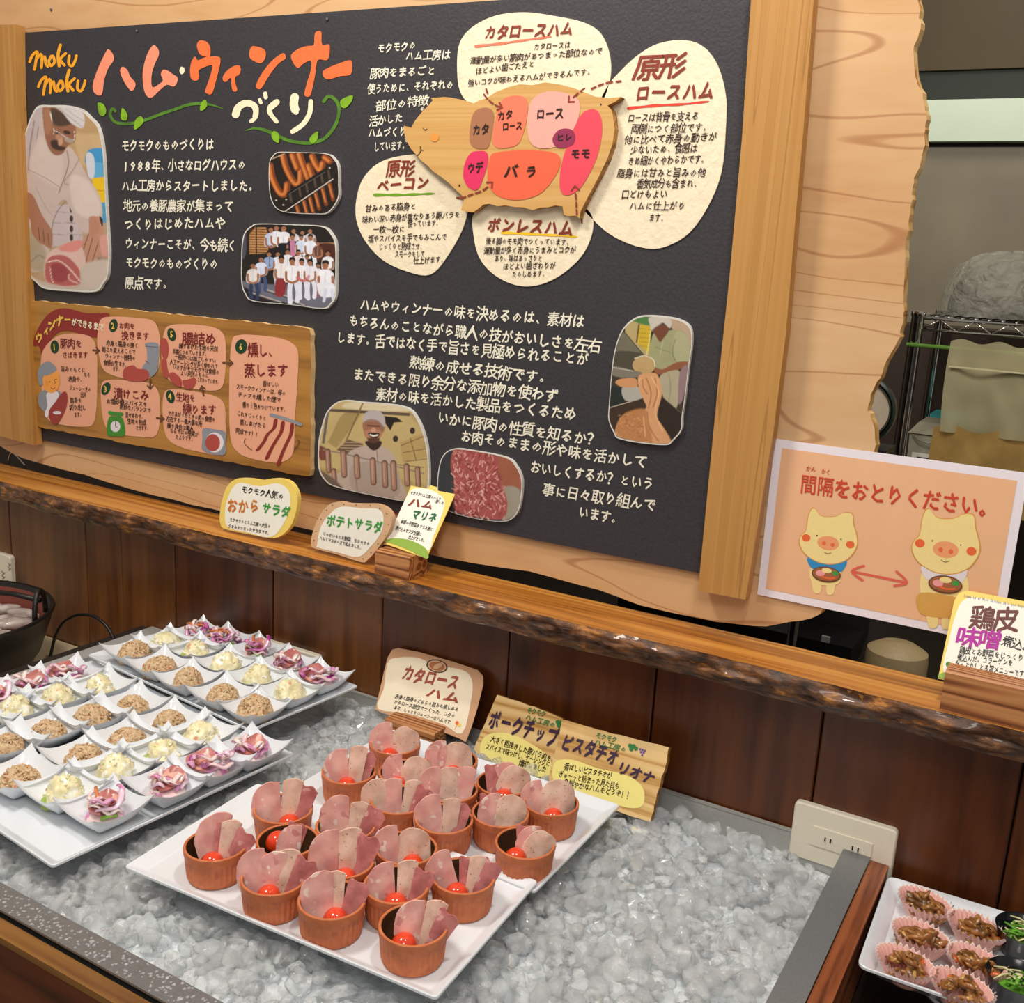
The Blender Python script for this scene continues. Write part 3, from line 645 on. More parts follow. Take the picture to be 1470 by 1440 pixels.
def photo(outline, paint, label, name='printed_photo', pl=None, thick=0.005, inset=0.975, rings=92, seg=430, group=None, back='d9d4cc'):
    pl = pl or PK
    q = crv(outline, 4)
    o0 = thing(name, label, 'photograph', pl.at(sum(p[0] for p in outline) / len(outline), max(p[1] for p in outline)))
    pslab(pl, q, 0.0, thick, plain('photo_mount', back, 0.3), 'mount', o0)
    cx = sum(p[0] for p in q) / len(q); cy = sum(p[1] for p in q) / len(q)
    ang = [(math.atan2(y - cy, x - cx), math.hypot(x - cx, y - cy)) for x, y in q]; ang.sort()
    aa = np.array([a for a, r in ang]); rr = np.array([r for a, r in ang])
    th = np.linspace(-math.pi, math.pi, seg, endpoint=False)
    R_ = np.interp(th, aa, rr, period=2 * math.pi) * inset
    U = [np.array([cx])]; V = [np.array([cy])]
    for i in range(1, rings + 1):
        U.append(cx + R_ * i / rings * np.cos(th)); V.append(cy + R_ * i / rings * np.sin(th))
    U = np.concatenate(U); V = np.concatenate(V)
    vs = [pl.at(u, v, thick + 0.0003) for u, v in zip(U.tolist(), V.tolist())]
    fs = [(0, 1 + k, 1 + (k + 1) % seg) for k in range(seg)]
    for i in range(rings - 1):
        a = 1 + i * seg; c = a + seg
        fs += [(a + k, c + k, c + (k + 1) % seg, a + (k + 1) % seg) for k in range(seg)]
    org = worldloc(o0); me = bpy.data.meshes.new('picture'); me.from_pydata([tuple(p - org) for p in vs], [], fs)
    C = np.ones((len(U), 4)); C[:, :3] = np.clip(paint(U, V), 0, 1)
    at = me.color_attributes.new('print', 'FLOAT_COLOR', 'POINT'); at.data.foreach_set('color', C.astype(np.float32).ravel())
    me.materials.append(M['print']); o = bpy.data.objects.new('picture', me); COL.objects.link(o); o.parent = o0
    return o0
M['print'] = vcol('glossy_print', 0.42)

def p_butcher(U, V):
    p = Paint(U, V, 'b89a78', 30, 145, 5.143)
    p.poly([(380, 0), (720, 0), (720, 500), (380, 520)], 'b79468', 30, curve=False)
    p.poly([(400, 240), (720, 250), (720, 480), (460, 480)], 'c9a87c', 12, curve=False)
    p.poly([(520, 365), (640, 360), (640, 480), (500, 470)], '3f93c8', 2); p.poly([(515, 470), (640, 465), (645, 565), (540, 560)], '5fa6d2', 2)
    p.poly([(545, 575), (640, 560), (650, 770), (575, 740)], 'e6bd0c', 2, curve=False); p.line([(545, 660), (650, 665)], 6, 'b88f10', 2)
    p.poly([(600, 765), (660, 765), (665, 900), (620, 880)], '4b9bc4', 3)
    p.poly([(500, 420), (520, 380), (560, 420), (560, 560), (520, 560)], 'cfd0da', 3)
    p.poly([(180, 780), (460, 760), (480, 1060), (200, 1080)], 'c6b4b4', 4, curve=False)
    for y in (820, 900, 985): p.line([(230, y), (470, y + 5)], 5, 'a08e90', 3)
    for y in (800, 870, 945, 1010): p.ell(393, y, 13, 26, '40302c', 3)
    # coat
    p.poly([(30, 250), (110, 60), (190, 30), (200, 240), (270, 400), (370, 340), (440, 420), (510, 560), (600, 700), (620, 860), (540, 900), (520, 980), (440, 930), (350, 730), (260, 840), (230, 1100), (180, 1250), (60, 1200), (40, 700)], 'c9b4ac', 3)
    p.poly([(40, 240), (110, 60), (190, 60), (150, 200), (120, 500), (40, 520)], 'bfb0b2', 8); p.line([(120, 150), (90, 330), (75, 510)], 10, '958583', 6); p.line([(150, 200), (125, 370), (110, 520)], 6, '8d7c7a', 5)
    p.poly([(160, 260), (250, 400), (330, 420), (300, 640), (150, 560), (80, 480)], 'd2bfb6', 12)
    p.line([(80, 510), (200, 570), (310, 640)], 5, 'a58f86', 3); p.line([(360, 370), (370, 480), (300, 680)], 8, '8f7d7a', 6)
    p.line([(450, 430), (400, 520), (340, 600), (370, 620)], 10, 'a9968f', 7); p.line([(540, 670), (460, 760), (420, 730)], 14, 'ad9a92', 8)
    p.poly([(390, 560), (500, 580), (590, 720), (600, 840), (480, 860), (400, 760)], 'd8c6be', 10)
    p.line([(355, 740), (300, 800), (262, 880), (240, 1010)], 8, '97857f', 6); p.line([(130, 640), (200, 780), (255, 850)], 6, 'b3a09a', 6)
    p.poly([(45, 880), (100, 960), (200, 1100), (190, 1250), (60, 1200)], 'b0a088', 10); p.line([(90, 1190), (150, 1140), (190, 1160)], 8, '857a68', 5)
    # face
    p.poly([(190, 40), (300, 60), (400, 140), (425, 190), (418, 300), (370, 330), (330, 390), (275, 402), (230, 360), (200, 270), (185, 150)], '94634a', 3)
    p.poly([(190, 50), (240, 60), (250, 200), (210, 250), (190, 150)], 'a87458', 8); p.poly([(240, 60), (330, 90), (400, 160), (330, 190), (260, 170)], '4d382c', 8)
    p.poly([(280, 250), (330, 270), (320, 330), (285, 330)], 'b8866a', 6); p.ell(310, 305, 20, 24, 'c89878', 6); p.poly([(240, 300), (290, 290), (300, 330), (350, 345), (320, 372), (255, 350)], '3f2a20', 6)
    p.ell(360, 235, 28, 14, '3a261c', 5, rot=15); p.ell(290, 235, 18, 10, '3a261c', 5)
    p.poly([(270, 35), (380, 35), (470, 80), (492, 150), (470, 205), (390, 165), (330, 90)], 'd3cbcc', 3); p.line([(300, 50), (390, 130), (475, 195)], 5, '9a908f', 3); p.line([(350, 60), (430, 120), (480, 150)], 5, 'b2a8a8', 3)
    p.line([(235, 45), (245, 130), (262, 215), (300, 235), (345, 265), (412, 290), (415, 230)], 4, 'e8e2d8', 2); p.line([(265, 215), (262, 245)], 4, 'cfc8bc', 2); p.poly([(345, 270), (410, 290), (395, 315), (350, 300)], 'a8968a', 3)
    # arms and hands
    p.poly([(50, 690), (110, 700), (180, 850), (240, 940), (255, 1000), (245, 1090), (200, 1070), (150, 1040), (100, 970), (90, 880), (50, 840)], 'a8745a', 3)
    p.poly([(70, 720), (120, 760), (200, 900), (180, 950), (110, 860)], 'a8735a', 10)
    for x, y in ((150, 1000), (185, 1020), (220, 1040)): p.line([(x, y - 60), (x + 8, y + 25)], 5, '603a2a', 3)
    p.poly([(525, 860), (600, 860), (625, 920), (640, 1100), (600, 1150), (560, 1205), (480, 1190), (450, 1130), (460, 1060), (520, 970)], 'be8a72', 3); p.poly([(530, 870), (590, 870), (600, 960), (540, 990)], 'b9836a', 6)
    for a, c in (((520, 985), (470, 1130)), ((550, 1010), (500, 1190)), ((590, 1050), (545, 1190))): p.line([a, c], 6, '744636', 3)
    p.line([(590, 1165), (680, 1160)], 10, '4a2a28', 2); p.line([(255, 1060), (330, 1130)], 5, '9fa3a8', 2); p.poly([(600, 850), (625, 880), (622, 930), (605, 890)], '3a2824', 2)
    p.poly([(605, 1010), (660, 1000), (665, 1140), (620, 1140)], 'd69a90', 6)
    # meat
    p.poly([(220, 1130), (300, 1080), (420, 1050), (480, 1100), (500, 1230), (470, 1300), (430, 1370), (230, 1350), (190, 1250)], 'dcb8ae', 4)
    p.poly([(300, 1080), (420, 1030), (480, 1040), (430, 1110), (330, 1110)], 'd98a80', 6)
    p.poly([(240, 1150), (330, 1140), (400, 1180), (462, 1270), (460, 1350), (340, 1365), (215, 1335), (200, 1220)], 'b5605a', 3)
    p.poly([(245, 1210), (310, 1200), (370, 1250), (375, 1310), (300, 1340), (240, 1300)], '9b4246', 5)
    p.line([(215, 1190), (300, 1180), (380, 1240), (455, 1330)], 9, 'e8c8bc', 3); p.line([(235, 1230), (245, 1300), (260, 1345)], 7, 'e3b8ac', 3); p.line([(375, 1280), (380, 1320), (440, 1345)], 9, 'e3b8ac', 3)
    p.poly([(60, 1200), (200, 1350), (480, 1370), (660, 1180), (720, 1440), (60, 1440)], 'c2b2a2', 8, al=0.0)
    p.poly([(470, 1220), (660, 1170), (640, 1330), (560, 1400), (200, 1380), (90, 1290), (200, 1340), (440, 1375)], 'c9b8ab', 8)
    p.noise(4, 0.06); return p.C
photo(T([(70, 180), (105, 95), (150, 38), (250, 34), (370, 36), (470, 65), (530, 120), (585, 182), (618, 300), (634, 450), (645, 700), (660, 950), (670, 1130), (658, 1290), (625, 1350), (570, 1408), (380, 1405), (200, 1388), (130, 1340), (80, 1280), (60, 1150), (48, 800), (34, 500), (36, 320)], 30, 145, 5.143),
      p_butcher, 'tall rounded photograph of a capped butcher in white cutting meat')

def p_grill(U, V):
    p = Paint(U, V, '1d120c', 340, 210, 6.0)
    for q in ([(310, 170), (330, 280), (390, 400), (440, 410), (455, 330)], [(420, 90), (450, 200), (520, 320), (565, 310), (570, 210)], [(560, 70), (590, 160), (640, 290)], [(640, 170), (660, 230), (680, 290)],
              [(670, 90), (700, 160), (740, 210), (760, 150)], [(780, 100), (820, 130)], [(500, 80), (540, 190)]):
        p.line(q, 58, '7a3a14', 4); p.line([(x - 8, y) for x, y in q], 30, 'b9652a', 9); p.line([(x - 12, y) for x, y in q], 10, 'd88c48', 8, al=.7)
    p.line([(480, 420), (790, 220)], 60, '17110f', 8); p.line([(470, 415), (780, 225)], 4, '6a645c', 2)
    for x in (480, 560, 620, 690, 750, 810): p.line([(x, 420 - (x - 480) * .62), (x + 10, 480 - (x - 480) * .62)], 20, '5a4a3c', 8, al=.7)
    for x0, y0 in ((600, 480), (650, 450), (700, 410), (760, 370), (820, 330), (540, 520)): 
        p.line([(x0, y0), (x0 + 30, y0 + 130)], 34, '7a3c18', 4); p.line([(x0 - 4, y0 + 6), (x0 + 24, y0 + 110)], 14, 'c4763a', 7)
    p.line([(440, 560), (850, 285)], 7, 'd8d2c8', 2); p.line([(330, 110), (430, 70)], 8, 'b8a080', 2)
    for x, y in ((360, 465), (447, 460), (422, 508), (820, 190)): p.ell(x, y, 7, 6, 'cfc8c0', 2)
    p.noise(3, 0.16); return p.C
photo(T([(300, 145), (335, 80), (385, 52), (560, 55), (790, 65), (860, 110), (895, 180), (900, 330), (895, 450), (810, 572), (690, 585), (480, 575), (370, 545), (315, 460), (297, 330)], 340, 210, 6.0), p_grill, 'small photograph of browned sausages hanging on a grill', rings=56, seg=300)

def p_group(U, V):
    p = Paint(U, V, '1e1714', 340, 210, 6.0)
    p.poly([(130, 760), (180, 700), (270, 700), (300, 780), (290, 920), (130, 930)], 'b98652', 2, curve=False)
    for y in range(715, 920, 22): p.line([(130, y), (290, y + 4)], 7, '5a3416', 2)
    p.line([(190, 700), (190, 920)], 10, '2c1a10', 2); p.line([(95, 720), (95, 900)], 18, '5a2a1c', 3); p.poly([(60, 740), (95, 720), (100, 930), (60, 960)], '4a4b5c', 4)
    p.line([(735, 840), (860, 838)], 16, 'a8805c', 3); p.poly([(700, 850), (870, 850), (870, 980), (700, 980)], '4a2418', 5)
    p.poly([(60, 1160), (120, 1230), (420, 1340), (700, 1400), (860, 1360), (880, 1240), (600, 1190), (300, 1190)], '6a6a78', 6)
    for q in ([(130, 1255), (400, 1340)], [(260, 1230), (480, 1300)], [(470, 1310), (600, 1370)]): p.line(q, 14, 'a39a98', 3); p.line([(x, y + 14) for x, y in q], 8, '3a3438', 3)
    def man(x, y, s, shirt='d9dbe6', legs=None, skin='a06c50', sitting=False):
        if legs: p.line([(x - 8 * s, y + 120 * s), (x - 18 * s, y + 210 * s), (x - 14 * s, y + 290 * s)], 34 * s, legs, 3); p.line([(x + 18 * s, y + 120 * s), (x + 40 * s, y + 210 * s), (x + 36 * s, y + 280 * s)], 32 * s, legs, 3)
        p.poly([(x - 22 * s, y + 30 * s), (x + 22 * s, y + 30 * s), (x + 52 * s, y + 60 * s), (x + 50 * s, y + 140 * s), (x - 50 * s, y + 145 * s), (x - 52 * s, y + 60 * s)], shirt, 3)
        p.line([(x - 44 * s, y + 75 * s), (x - 40 * s, y + 130 * s), (x - 5 * s, y + 150 * s)], 18 * s, skin, 3); p.line([(x + 44 * s, y + 75 * s), (x + 42 * s, y + 130 * s), (x + 5 * s, y + 150 * s)], 18 * s, skin, 3)
        p.ell(x, y, 20 * s, 27 * s, skin, 2); p.poly([(x - 21 * s, y - 4 * s), (x - 18 * s, y - 27 * s), (x, y - 34 * s), (x + 19 * s, y - 26 * s), (x + 21 * s, y - 4 * s), (x, y - 16 * s)], '1a1210', 2)
        p.line([(x - 10 * s, y + 2), (x + 10 * s, y + 2)], 3, '4a2c20', 2, al=.7)
        p.line([(x, y + 40 * s), (x - 4 * s, y + 130 * s)], 4, 'a3a6ba', 3, al=.6)
    man(315, 720, 1.0, 'b9c4e0'); p.line([(316, 760), (318, 860)], 8, '20243c', 2); man(362, 705, 1.0, 'e0e0ea'); man(425, 708, 1.1, 'e8e9ef'); p.poly([(385, 840), (465, 840), (460, 900), (385, 900)], '14121a', 3)
    man(510, 730, .9, 'cfc8cc'); man(585, 745, .9, 'dfe3f0'); man(652, 730, .9, 'c8c0c0'); man(500, 785, 1.0, '2c2430'); p.line([(500, 830), (505, 930)], 40, 'c07a9c', 6)
    man(575, 790, .9, 'cdd8ee', 'd6dcee'); man(655, 790, 1.0, 'e2e6f2', 'dfe3ef'); man(718, 840, .8, '6a4030')
    man(458, 910, .9, 'e6e6ee'); man(375, 930, .9, 'e4e4ea', 'b8c2dc'); man(550, 920, .9, 'e8d8e0'); man(625, 960, .8, 'd8dcea'); man(805, 925, .95, 'e9e9ee'); man(300, 930, .9, '8fa6d0'); p.line([(302, 960), (305, 1040)], 7, '2a2430', 2); man(230, 975, .95, 'd6dcf0', '3f5078')
    man(160, 1030, 1.0, 'ded8d8', '2d3a58'); man(720, 1030, .9, 'e4e2ec', '9a5c60'); man(405, 980, 1.15, 'e8e2e2'); p.poly([(360, 1150), (440, 1150), (430, 1280), (355, 1285)], '8c2e30', 4)
    man(580, 1000, 1.05, 'e9e6ef', 'e0dfec'); man(650, 1005, 1.05, 'e7e5ef', 'dfe0ee'); man(498, 995, 1.2, 'ecebf1', 'dcdfee'); man(785, 1025, 1.35, 'ebebf2')
    p.poly([(720, 1180), (860, 1190), (850, 1290), (740, 1290)], 'e3e4ee', 4); p.line([(790, 1240), (770, 1330)], 26, 'cfd3e6', 4); p.line([(840, 1240), (850, 1320)], 24, 'cfd3e6', 4)
    p.line([(640, 1120), (600, 1160), (540, 1130)], 24, 'c96a74', 5, al=.8)
    p.noise(3, 0.12); return p.C
photo(T([(65, 830), (90, 740), (150, 685), (215, 667), (520, 675), (760, 690), (840, 760), (875, 850), (878, 1050), (872, 1280), (830, 1360), (760, 1400), (480, 1365), (160, 1335), (90, 1270), (60, 1180), (58, 1000)], 340, 210, 6.0), p_group, 'photograph of a crowd of workers in white posing on steps', rings=82, seg=400)

def p_sausageman(U, V):
    p = Paint(U, V, 'b29a66', 455, 565, 4.742)
    p.poly([(30, 120), (150, 40), (600, 90), (780, 300), (780, 620), (500, 560), (30, 500)], 'c2aa74', 8, curve=False)
    p.poly([(150, 370), (330, 120), (250, 90), (170, 160), (90, 330)], 'a48c58', 5, curve=False); p.line([(90, 110), (640, 140)], 20, '5a4c40', 3); p.line([(90, 120), (60, 330)], 18, '6a6058', 3)
    p.poly([(230, 60), (420, 60), (600, 90), (640, 120), (220, 100)], 'd8c8a4', 6); p.line([(330, 60), (200, 350)], 10, '7d6640', 4)
    p.poly([(470, 150), (560, 160), (600, 190), (540, 195), (515, 250), (480, 200)], '221a18', 2, curve=False)
    p.poly([(580, 330), (770, 250), (780, 420), (600, 470)], 'b69a62', 4, curve=False)
    for q in ([(590, 350), (760, 280)], [(600, 400), (765, 370)], [(620, 460), (770, 440)], [(650, 300), (690, 450)], [(560, 480), (740, 500)]): p.line(q, 5, '6a5230', 3)
    for x, y in ((550, 305), (665, 250)): p.ell(x, y, 18, 22, '3a2a20', 3)
    p.poly([(150, 380), (230, 310), (330, 340), (330, 400), (230, 420)], '6b5440', 4, curve=False)
    for i in range(4): p.line([(160 + i * 8, 330 + i * 18), (330, 330 + i * 20)], 5, 'b49a78', 2)
    # coat
    p.poly([(230, 400), (350, 350), (450, 350), (540, 420), (570, 560), (600, 720), (80, 640), (60, 560), (200, 520)], 'b9a79a', 4)
    p.poly([(260, 480), (540, 490), (560, 700), (280, 680)], 'ab988b', 6); p.line([(270, 480), (290, 660)], 6, '85736a', 4); p.line([(420, 360), (430, 480)], 5, '8a796e', 3)
    p.poly([(350, 320), (450, 320), (445, 360), (400, 385), (355, 350)], '35231c', 3)
    p.ell(398, 240, 68, 85, 'b27e62', 3); p.poly([(335, 190), (465, 195), (468, 260), (430, 240), (370, 238), (335, 250)], '9a674e', 6)
    p.ell(400, 250, 16, 22, 'c9957a', 5); p.poly([(365, 265), (440, 268), (425, 300), (385, 298)], '2e1a14', 3); p.line([(378, 278), (400, 285), (428, 280)], 11, 'e8e0d0', 2); p.line([(360, 215), (440, 220)], 7, '3c2620', 3); p.poly([(360, 300), (440, 300), (425, 330), (380, 330)], '5a3a2c', 5)
    p.poly([(330, 190), (335, 140), (380, 112), (440, 118), (475, 160), (475, 225), (430, 180), (370, 172)], 'b8acac', 3); p.line([(335, 195), (370, 178), (430, 188), (472, 230)], 8, '8a7f80', 3)
    p.poly([(20, 350), (90, 380), (110, 430), (40, 450)], '7a4438', 5)
    p.line([(60, 380), (300, 430), (740, 540)], 9, '8c7c70', 2)
    for x, y, w, h in ((90, 390, 30, 130), (195, 400, 34, 150), (285, 430, 34, 130), (395, 450, 34, 150), (475, 470, 34, 150), (535, 470, 34, 170), (625, 490, 32, 120), (700, 510, 30, 110), (130, 520, 26, 70)):
        p.line([(x, y), (x + 6, y + h)], w + 8, '6a4a3c', 3); p.line([(x - 3, y + 3), (x + 3, y + h - 2)], w - 6, 'a87f6a', 6); p.line([(x - 6, y + 8), (x - 2, y + h - 20)], 7, 'c9a690', 5, al=.7)
    p.poly([(30, 520), (110, 560), (200, 650), (90, 620)], '6b5a50', 8); p.noise(4, 0.07); return p.C
photo(T([(25, 330), (50, 210), (90, 110), (180, 45), (330, 55), (520, 70), (640, 100), (700, 170), (745, 280), (772, 420), (775, 620), (740, 700), (650, 735), (400, 692), (150, 635), (70, 590), (25, 500)], 455, 565, 4.742), p_sausageman, 'photograph of a smiling capped man holding a rod of hanging sausages', rings=84, seg=420)

def p_mince(U, V):
    p = Paint(U, V, '3a3b40', 455, 565, 4.742)
    p.poly([(830, 370), (960, 360), (950, 800), (830, 760)], '34363a', 8, curve=False)
    p.poly([(1200, 420), (1350, 440), (1410, 560), (1400, 660), (1280, 640)], '9c5c44', 8); p.poly([(1280, 640), (1400, 655), (1380, 800), (1270, 850)], '9c9484', 4)
    p.poly([(950, 380), (1080, 390), (1240, 430), (1250, 560), (1290, 660), (1310, 760), (1270, 850), (1080, 830), (950, 780), (950, 600), (925, 500)], 'a4524e', 4)
    r = np.random.RandomState(4)
    for i in range(420):
        x = r.uniform(935, 1300); y = r.uniform(385, 850)
        if x > 1225 + (y - 430) * .28 or x < 930 + (60 if y > 600 else 0) * .3: continue
        a = r.uniform(-1.2, 1.2); L = r.uniform(12, 34); c = ['c97a72', 'd89a90', '8f3a3c', 'b5605c', '7a2c30', 'e3b4a8'][r.randint(6)]
        p.line([(x - L * math.sin(a) / 2, y - L * math.cos(a) / 2), (x + L * math.sin(a) / 2, y + L * math.cos(a) / 2)], 8, c, 1.2, al=.85)
    p.noise(5, 0.08); return p.C
photo(T([(840, 520), (870, 420), (945, 372), (1080, 385), (1300, 430), (1370, 490), (1410, 590), (1395, 760), (1350, 840), (1270, 868), (1080, 845), (920, 800), (845, 740), (832, 640)], 455, 565, 4.742), p_mince, 'photograph of pink minced pork pouring out', rings=56, seg=300)

def p_sausagemeat(U, V):
    p = Paint(U, V, '3b2f28', 865, 445, 7.2)
    p.poly([(260, 120), (500, 60), (520, 470), (440, 470), (250, 230)], 'b4a06c', 4, curve=False); p.poly([(330, 110), (480, 60), (520, 160)], '4a7a3c', 5)
    p.poly([(400, 150), (520, 170), (500, 440), (380, 340)], 'c9a92c', 4, curve=False)
    for i in range(5): p.line([(400, 190 + i * 45), (515, 200 + i * 45)], 5, '8a7a20', 3)
    p.line([(395, 150), (370, 330)], 16, '6a4a2a', 3); p.line([(520, 180), (475, 460)], 10, 'd9cf7a', 3)
    p.poly([(700, 80), (880, 130), (940, 210), (930, 380), (800, 300)], 'b49a80', 8)
    p.poly([(210, 240), (250, 230), (450, 470), (150, 440)], '6f6a58', 4, curve=False); p.line([(245, 225), (450, 470)], 8, '2a2218', 3); p.poly([(150, 430), (400, 440), (440, 480), (330, 620), (120, 590)], '4a4436', 6)
    p.poly([(520, 320), (560, 230), (700, 210), (820, 210), (900, 280), (925, 530), (780, 540), (750, 620), (560, 600), (500, 470)], '9c9a72', 4)
    p.poly([(780, 220), (900, 290), (920, 520), (790, 530), (740, 420)], 'a8a680', 6); p.line([(770, 300), (740, 430), (770, 520)], 7, '6a684a', 4); p.line([(560, 380), (720, 440)], 6, '7a7858', 4); p.line([(640, 330), (610, 470)], 6, 'b4b28c', 6)
    p.poly([(540, 200), (640, 150), (700, 210), (640, 300), (610, 330), (570, 270)], '70412c', 4); p.poly([(495, 80), (600, 60), (720, 90), (715, 190), (640, 130), (560, 180), (530, 215), (505, 150)], 'c4bcb0', 3); p.line([(640, 130), (560, 180), (530, 212)], 9, '958c84', 3)
    p.poly([(560, 590), (640, 610), (780, 540), (910, 535), (905, 575), (720, 640), (640, 670), (560, 640)], '8c5638', 4)
    p.poly([(620, 670), (800, 620), (815, 760), (780, 1010), (660, 920), (620, 800)], 'a9a084', 5); p.line([(700, 660), (720, 800), (700, 930)], 8, '8a8268', 6)
    p.poly([(815, 640), (905, 580), (860, 880), (800, 960)], '8f7478', 6)
    p.ell(445, 570, 118, 92, 'b99a68', 4); p.line([(350, 500), (450, 470), (540, 510), (560, 580)], 10, 'dcd2b8', 3)
    p.poly([(115, 580), (330, 620), (430, 650), (330, 700), (110, 670)], '7c7466', 4); p.line([(120, 590), (330, 628)], 8, 'b8b0a0', 4)
    p.poly([(90, 790), (240, 830), (270, 930), (85, 1000)], '1f2824', 4)
    p.poly([(220, 800), (370, 780), (440, 900), (260, 935)], 'aaa69c', 4)
    p.poly([(150, 750), (200, 710), (330, 700), (370, 720), (370, 790), (230, 795)], 'c98f60', 4)
    p.poly([(75, 1010), (400, 910), (440, 930), (440, 1000), (140, 1260), (75, 1150)], '3c2a1c', 3, curve=False); p.line([(78, 1010), (400, 915)], 9, 'b4aa98', 3)
    p.poly([(600, 920), (640, 900), (845, 1080), (820, 1280), (740, 1330), (600, 1150)], '2c1f18', 3, curve=False); p.line([(640, 900), (845, 1075)], 6, '6a5a4a', 3)
    p.poly([(385, 690), (460, 655), (580, 660), (630, 820), (625, 900), (580, 1090), (640, 1200), (720, 1340), (680, 1390), (380, 1360), (170, 1310), (160, 1200), (250, 1070), (460, 1020), (445, 930), (400, 830)], 'd19a6c', 4)
    p.poly([(170, 1180), (260, 1060), (450, 1020), (480, 1150), (520, 1370), (200, 1300)], 'b67c4c', 12)
    for q in ([(470, 700), (520, 860), (490, 1010)], [(560, 700), (580, 860), (540, 1000)], [(480, 1050), (500, 1200), (600, 1360)], [(430, 720), (440, 800), (480, 860)]): p.line(q, 12, '9c6238', 9, al=.8)
    for q in ([(520, 690), (600, 850), (560, 1050), (640, 1250)], [(410, 700), (390, 760)], [(440, 1100), (460, 1300)]): p.line(q, 10, 'e8b98c', 9, al=.8)
    r = np.random.RandomState(2)
    for i in range(60): p.ell(r.uniform(190, 440), r.uniform(1080, 1320), r.uniform(5, 14), r.uniform(4, 9), ['8f5a34', 'd8a070'][i % 2], 4, al=.6)
    p.poly([(130, 1280), (200, 1310), (400, 1370), (380, 1400), (150, 1330)], '4a3424', 5); p.noise(4, 0.07); return p.C
photo(T([(110, 640), (140, 430), (200, 240), (300, 115), (450, 52), (740, 75), (880, 130), (935, 210), (938, 370), (905, 600), (870, 900), (840, 1100), (830, 1240), (740, 1350), (670, 1392), (400, 1370), (180, 1325), (135, 1270), (78, 1130), (85, 950)], 865, 445, 7.2), p_sausagemeat, 'tall photograph of a capped worker guiding sausage meat into a vat', rings=92, seg=430)

# ------------------------------------------------------------------ six step sausage board
PS = Plane(1.184)
M['stepwood'] = wood('brown_varnished_board', ['7d5222', 'a9742f', 'bb863c'], 'x', 60, 6, 0.4, 0.2, 0.06, 0.6, coat=0.2)
M['stepedge'] = plain('pale_chipped_edge', 'e3bd84', 0.6, bump=0.6, bscale=80)
st = thing('sausage_steps_board', 'oblong brown wooden board with six pink numbered panels on sausage making', 'sign board', PS.at(250, 670))
edge = []
cs = [(47.6, 430), (452, 470), (452, 684), (54, 611)]
RND.seed(8)
for i in range(4):
    a, c = cs[i], cs[(i + 1) % 4]; n = 46 if i in (0, 2) else 20
    for k in range(n):
        t = k / n; wob = RND.uniform(-0.9, 0.9) if i != 0 else RND.uniform(-0.5, 1.4)
        x = a[0] + (c[0] - a[0]) * t; y = a[1] + (c[1] - a[1]) * t
        if k == 0: x += 2 if i in (0, 3) else -2; y += 2 if i < 2 else -2; wob = 0
        edge.append((x + (wob if i in (1, 3) else 0), y + (wob if i in (0, 2) else 0)))
pslab(PS, edge, 0, 0.009, M['stepwood'], 'board', st, side=M['stepedge'])
SO = 0.0096
kA = lambda p: T(p, 45, 420, 6.26); kB = lambda p: T(p, 235, 440, 5.76)
def spatch(pts, mat, nm, off=SO, n=4):
    mb = MB(); blob(mb, PS, pts, off, n=n); return mb.build(nm, M[mat], st)
spatch(kA([(180, 470), (300, 380), (480, 370), (590, 410), (630, 520), (635, 700), (630, 1000), (600, 1170), (520, 1200), (330, 1185), (180, 1120), (140, 900), (130, 600)]), 'panel', 'step_panel')
spatch(kA([(660, 250), (760, 215), (950, 222), (1120, 245), (1180, 320), (1198, 450), (1190, 650), (1140, 740), (1050, 780), (860, 765), (700, 700), (650, 560), (635, 420)]), 'panel', 'step_panel')
spatch(kA([(670, 830), (740, 780), (900, 785), (1100, 810), (1180, 880), (1195, 1000), (1190, 1200), (1140, 1290), (1000, 1290), (800, 1260), (710, 1200), (675, 1050)]), 'panel', 'step_panel')
spatch(kB([(40, 220), (90, 155), (250, 145), (430, 165), (520, 210), (550, 300), (550, 500), (530, 640), (470, 690), (300, 680), (150, 650), (50, 560), (20, 400)]), 'panel', 'step_panel')
spatch(kB([(40, 720), (110, 680), (300, 700), (470, 740), (540, 810), (548, 950), (548, 1120), (500, 1220), (350, 1200), (160, 1150), (60, 1070), (30, 900)]), 'panel', 'step_panel')
spatch(kB([(600, 290), (660, 235), (800, 235), (1000, 260), (1110, 310), (1150, 400), (1140, 650), (1120, 950), (1110, 1180), (1060, 1260), (950, 1285), (760, 1250), (640, 1190), (585, 1050), (580, 600)]), 'panel', 'step_panel')
SO += 0.0003
spatch(kA([(60, 470), (90, 350), (170, 220), (270, 150), (380, 145), (540, 185), (735, 185), (725, 260), (765, 360), (700, 400), (560, 395), (420, 350), (300, 350), (200, 440), (145, 555), (110, 480)]), 'ribbon', 'title_ribbon')
SO += .0003
for (x, y, a), f in (((255, 485, 0), kA), ((782, 295, 10), kA), ((715, 860, 25), kA), ((1305, 375, -15), kA), ((1293, 930, -15), kA)):
    c = f([(x, y)])[0]; mb = MB(); disc(mb, PS, c[0], c[1], 6.0, 9.5, SO, 0, a, 18); mb.build('number_leaf', M['dgreen'], st)
c = kB([(680, 328)])[0]; mb = MB(); disc(mb, PS, c[0], c[1], 8.5, 10.5, SO, 0, 10, 18); mb.build('number_leaf', M['dgreen'], st)
mb = MB()
for s, f, x, y in (("1", kA, 255, 515), ("2", kA, 782, 325), ("3", kA, 715, 890), ("5", kA, 1308, 400), ("4", kA, 1293, 955), ("6", kB, 680, 355)):
    c = f([(x, y)])[0]; text(mb, PS, s, (c[0] - 3.2, c[1]), (c[0] + 3.2, c[1]), 11, SO + .0003, 0.04, 0, 0, 0.05, latin=True)
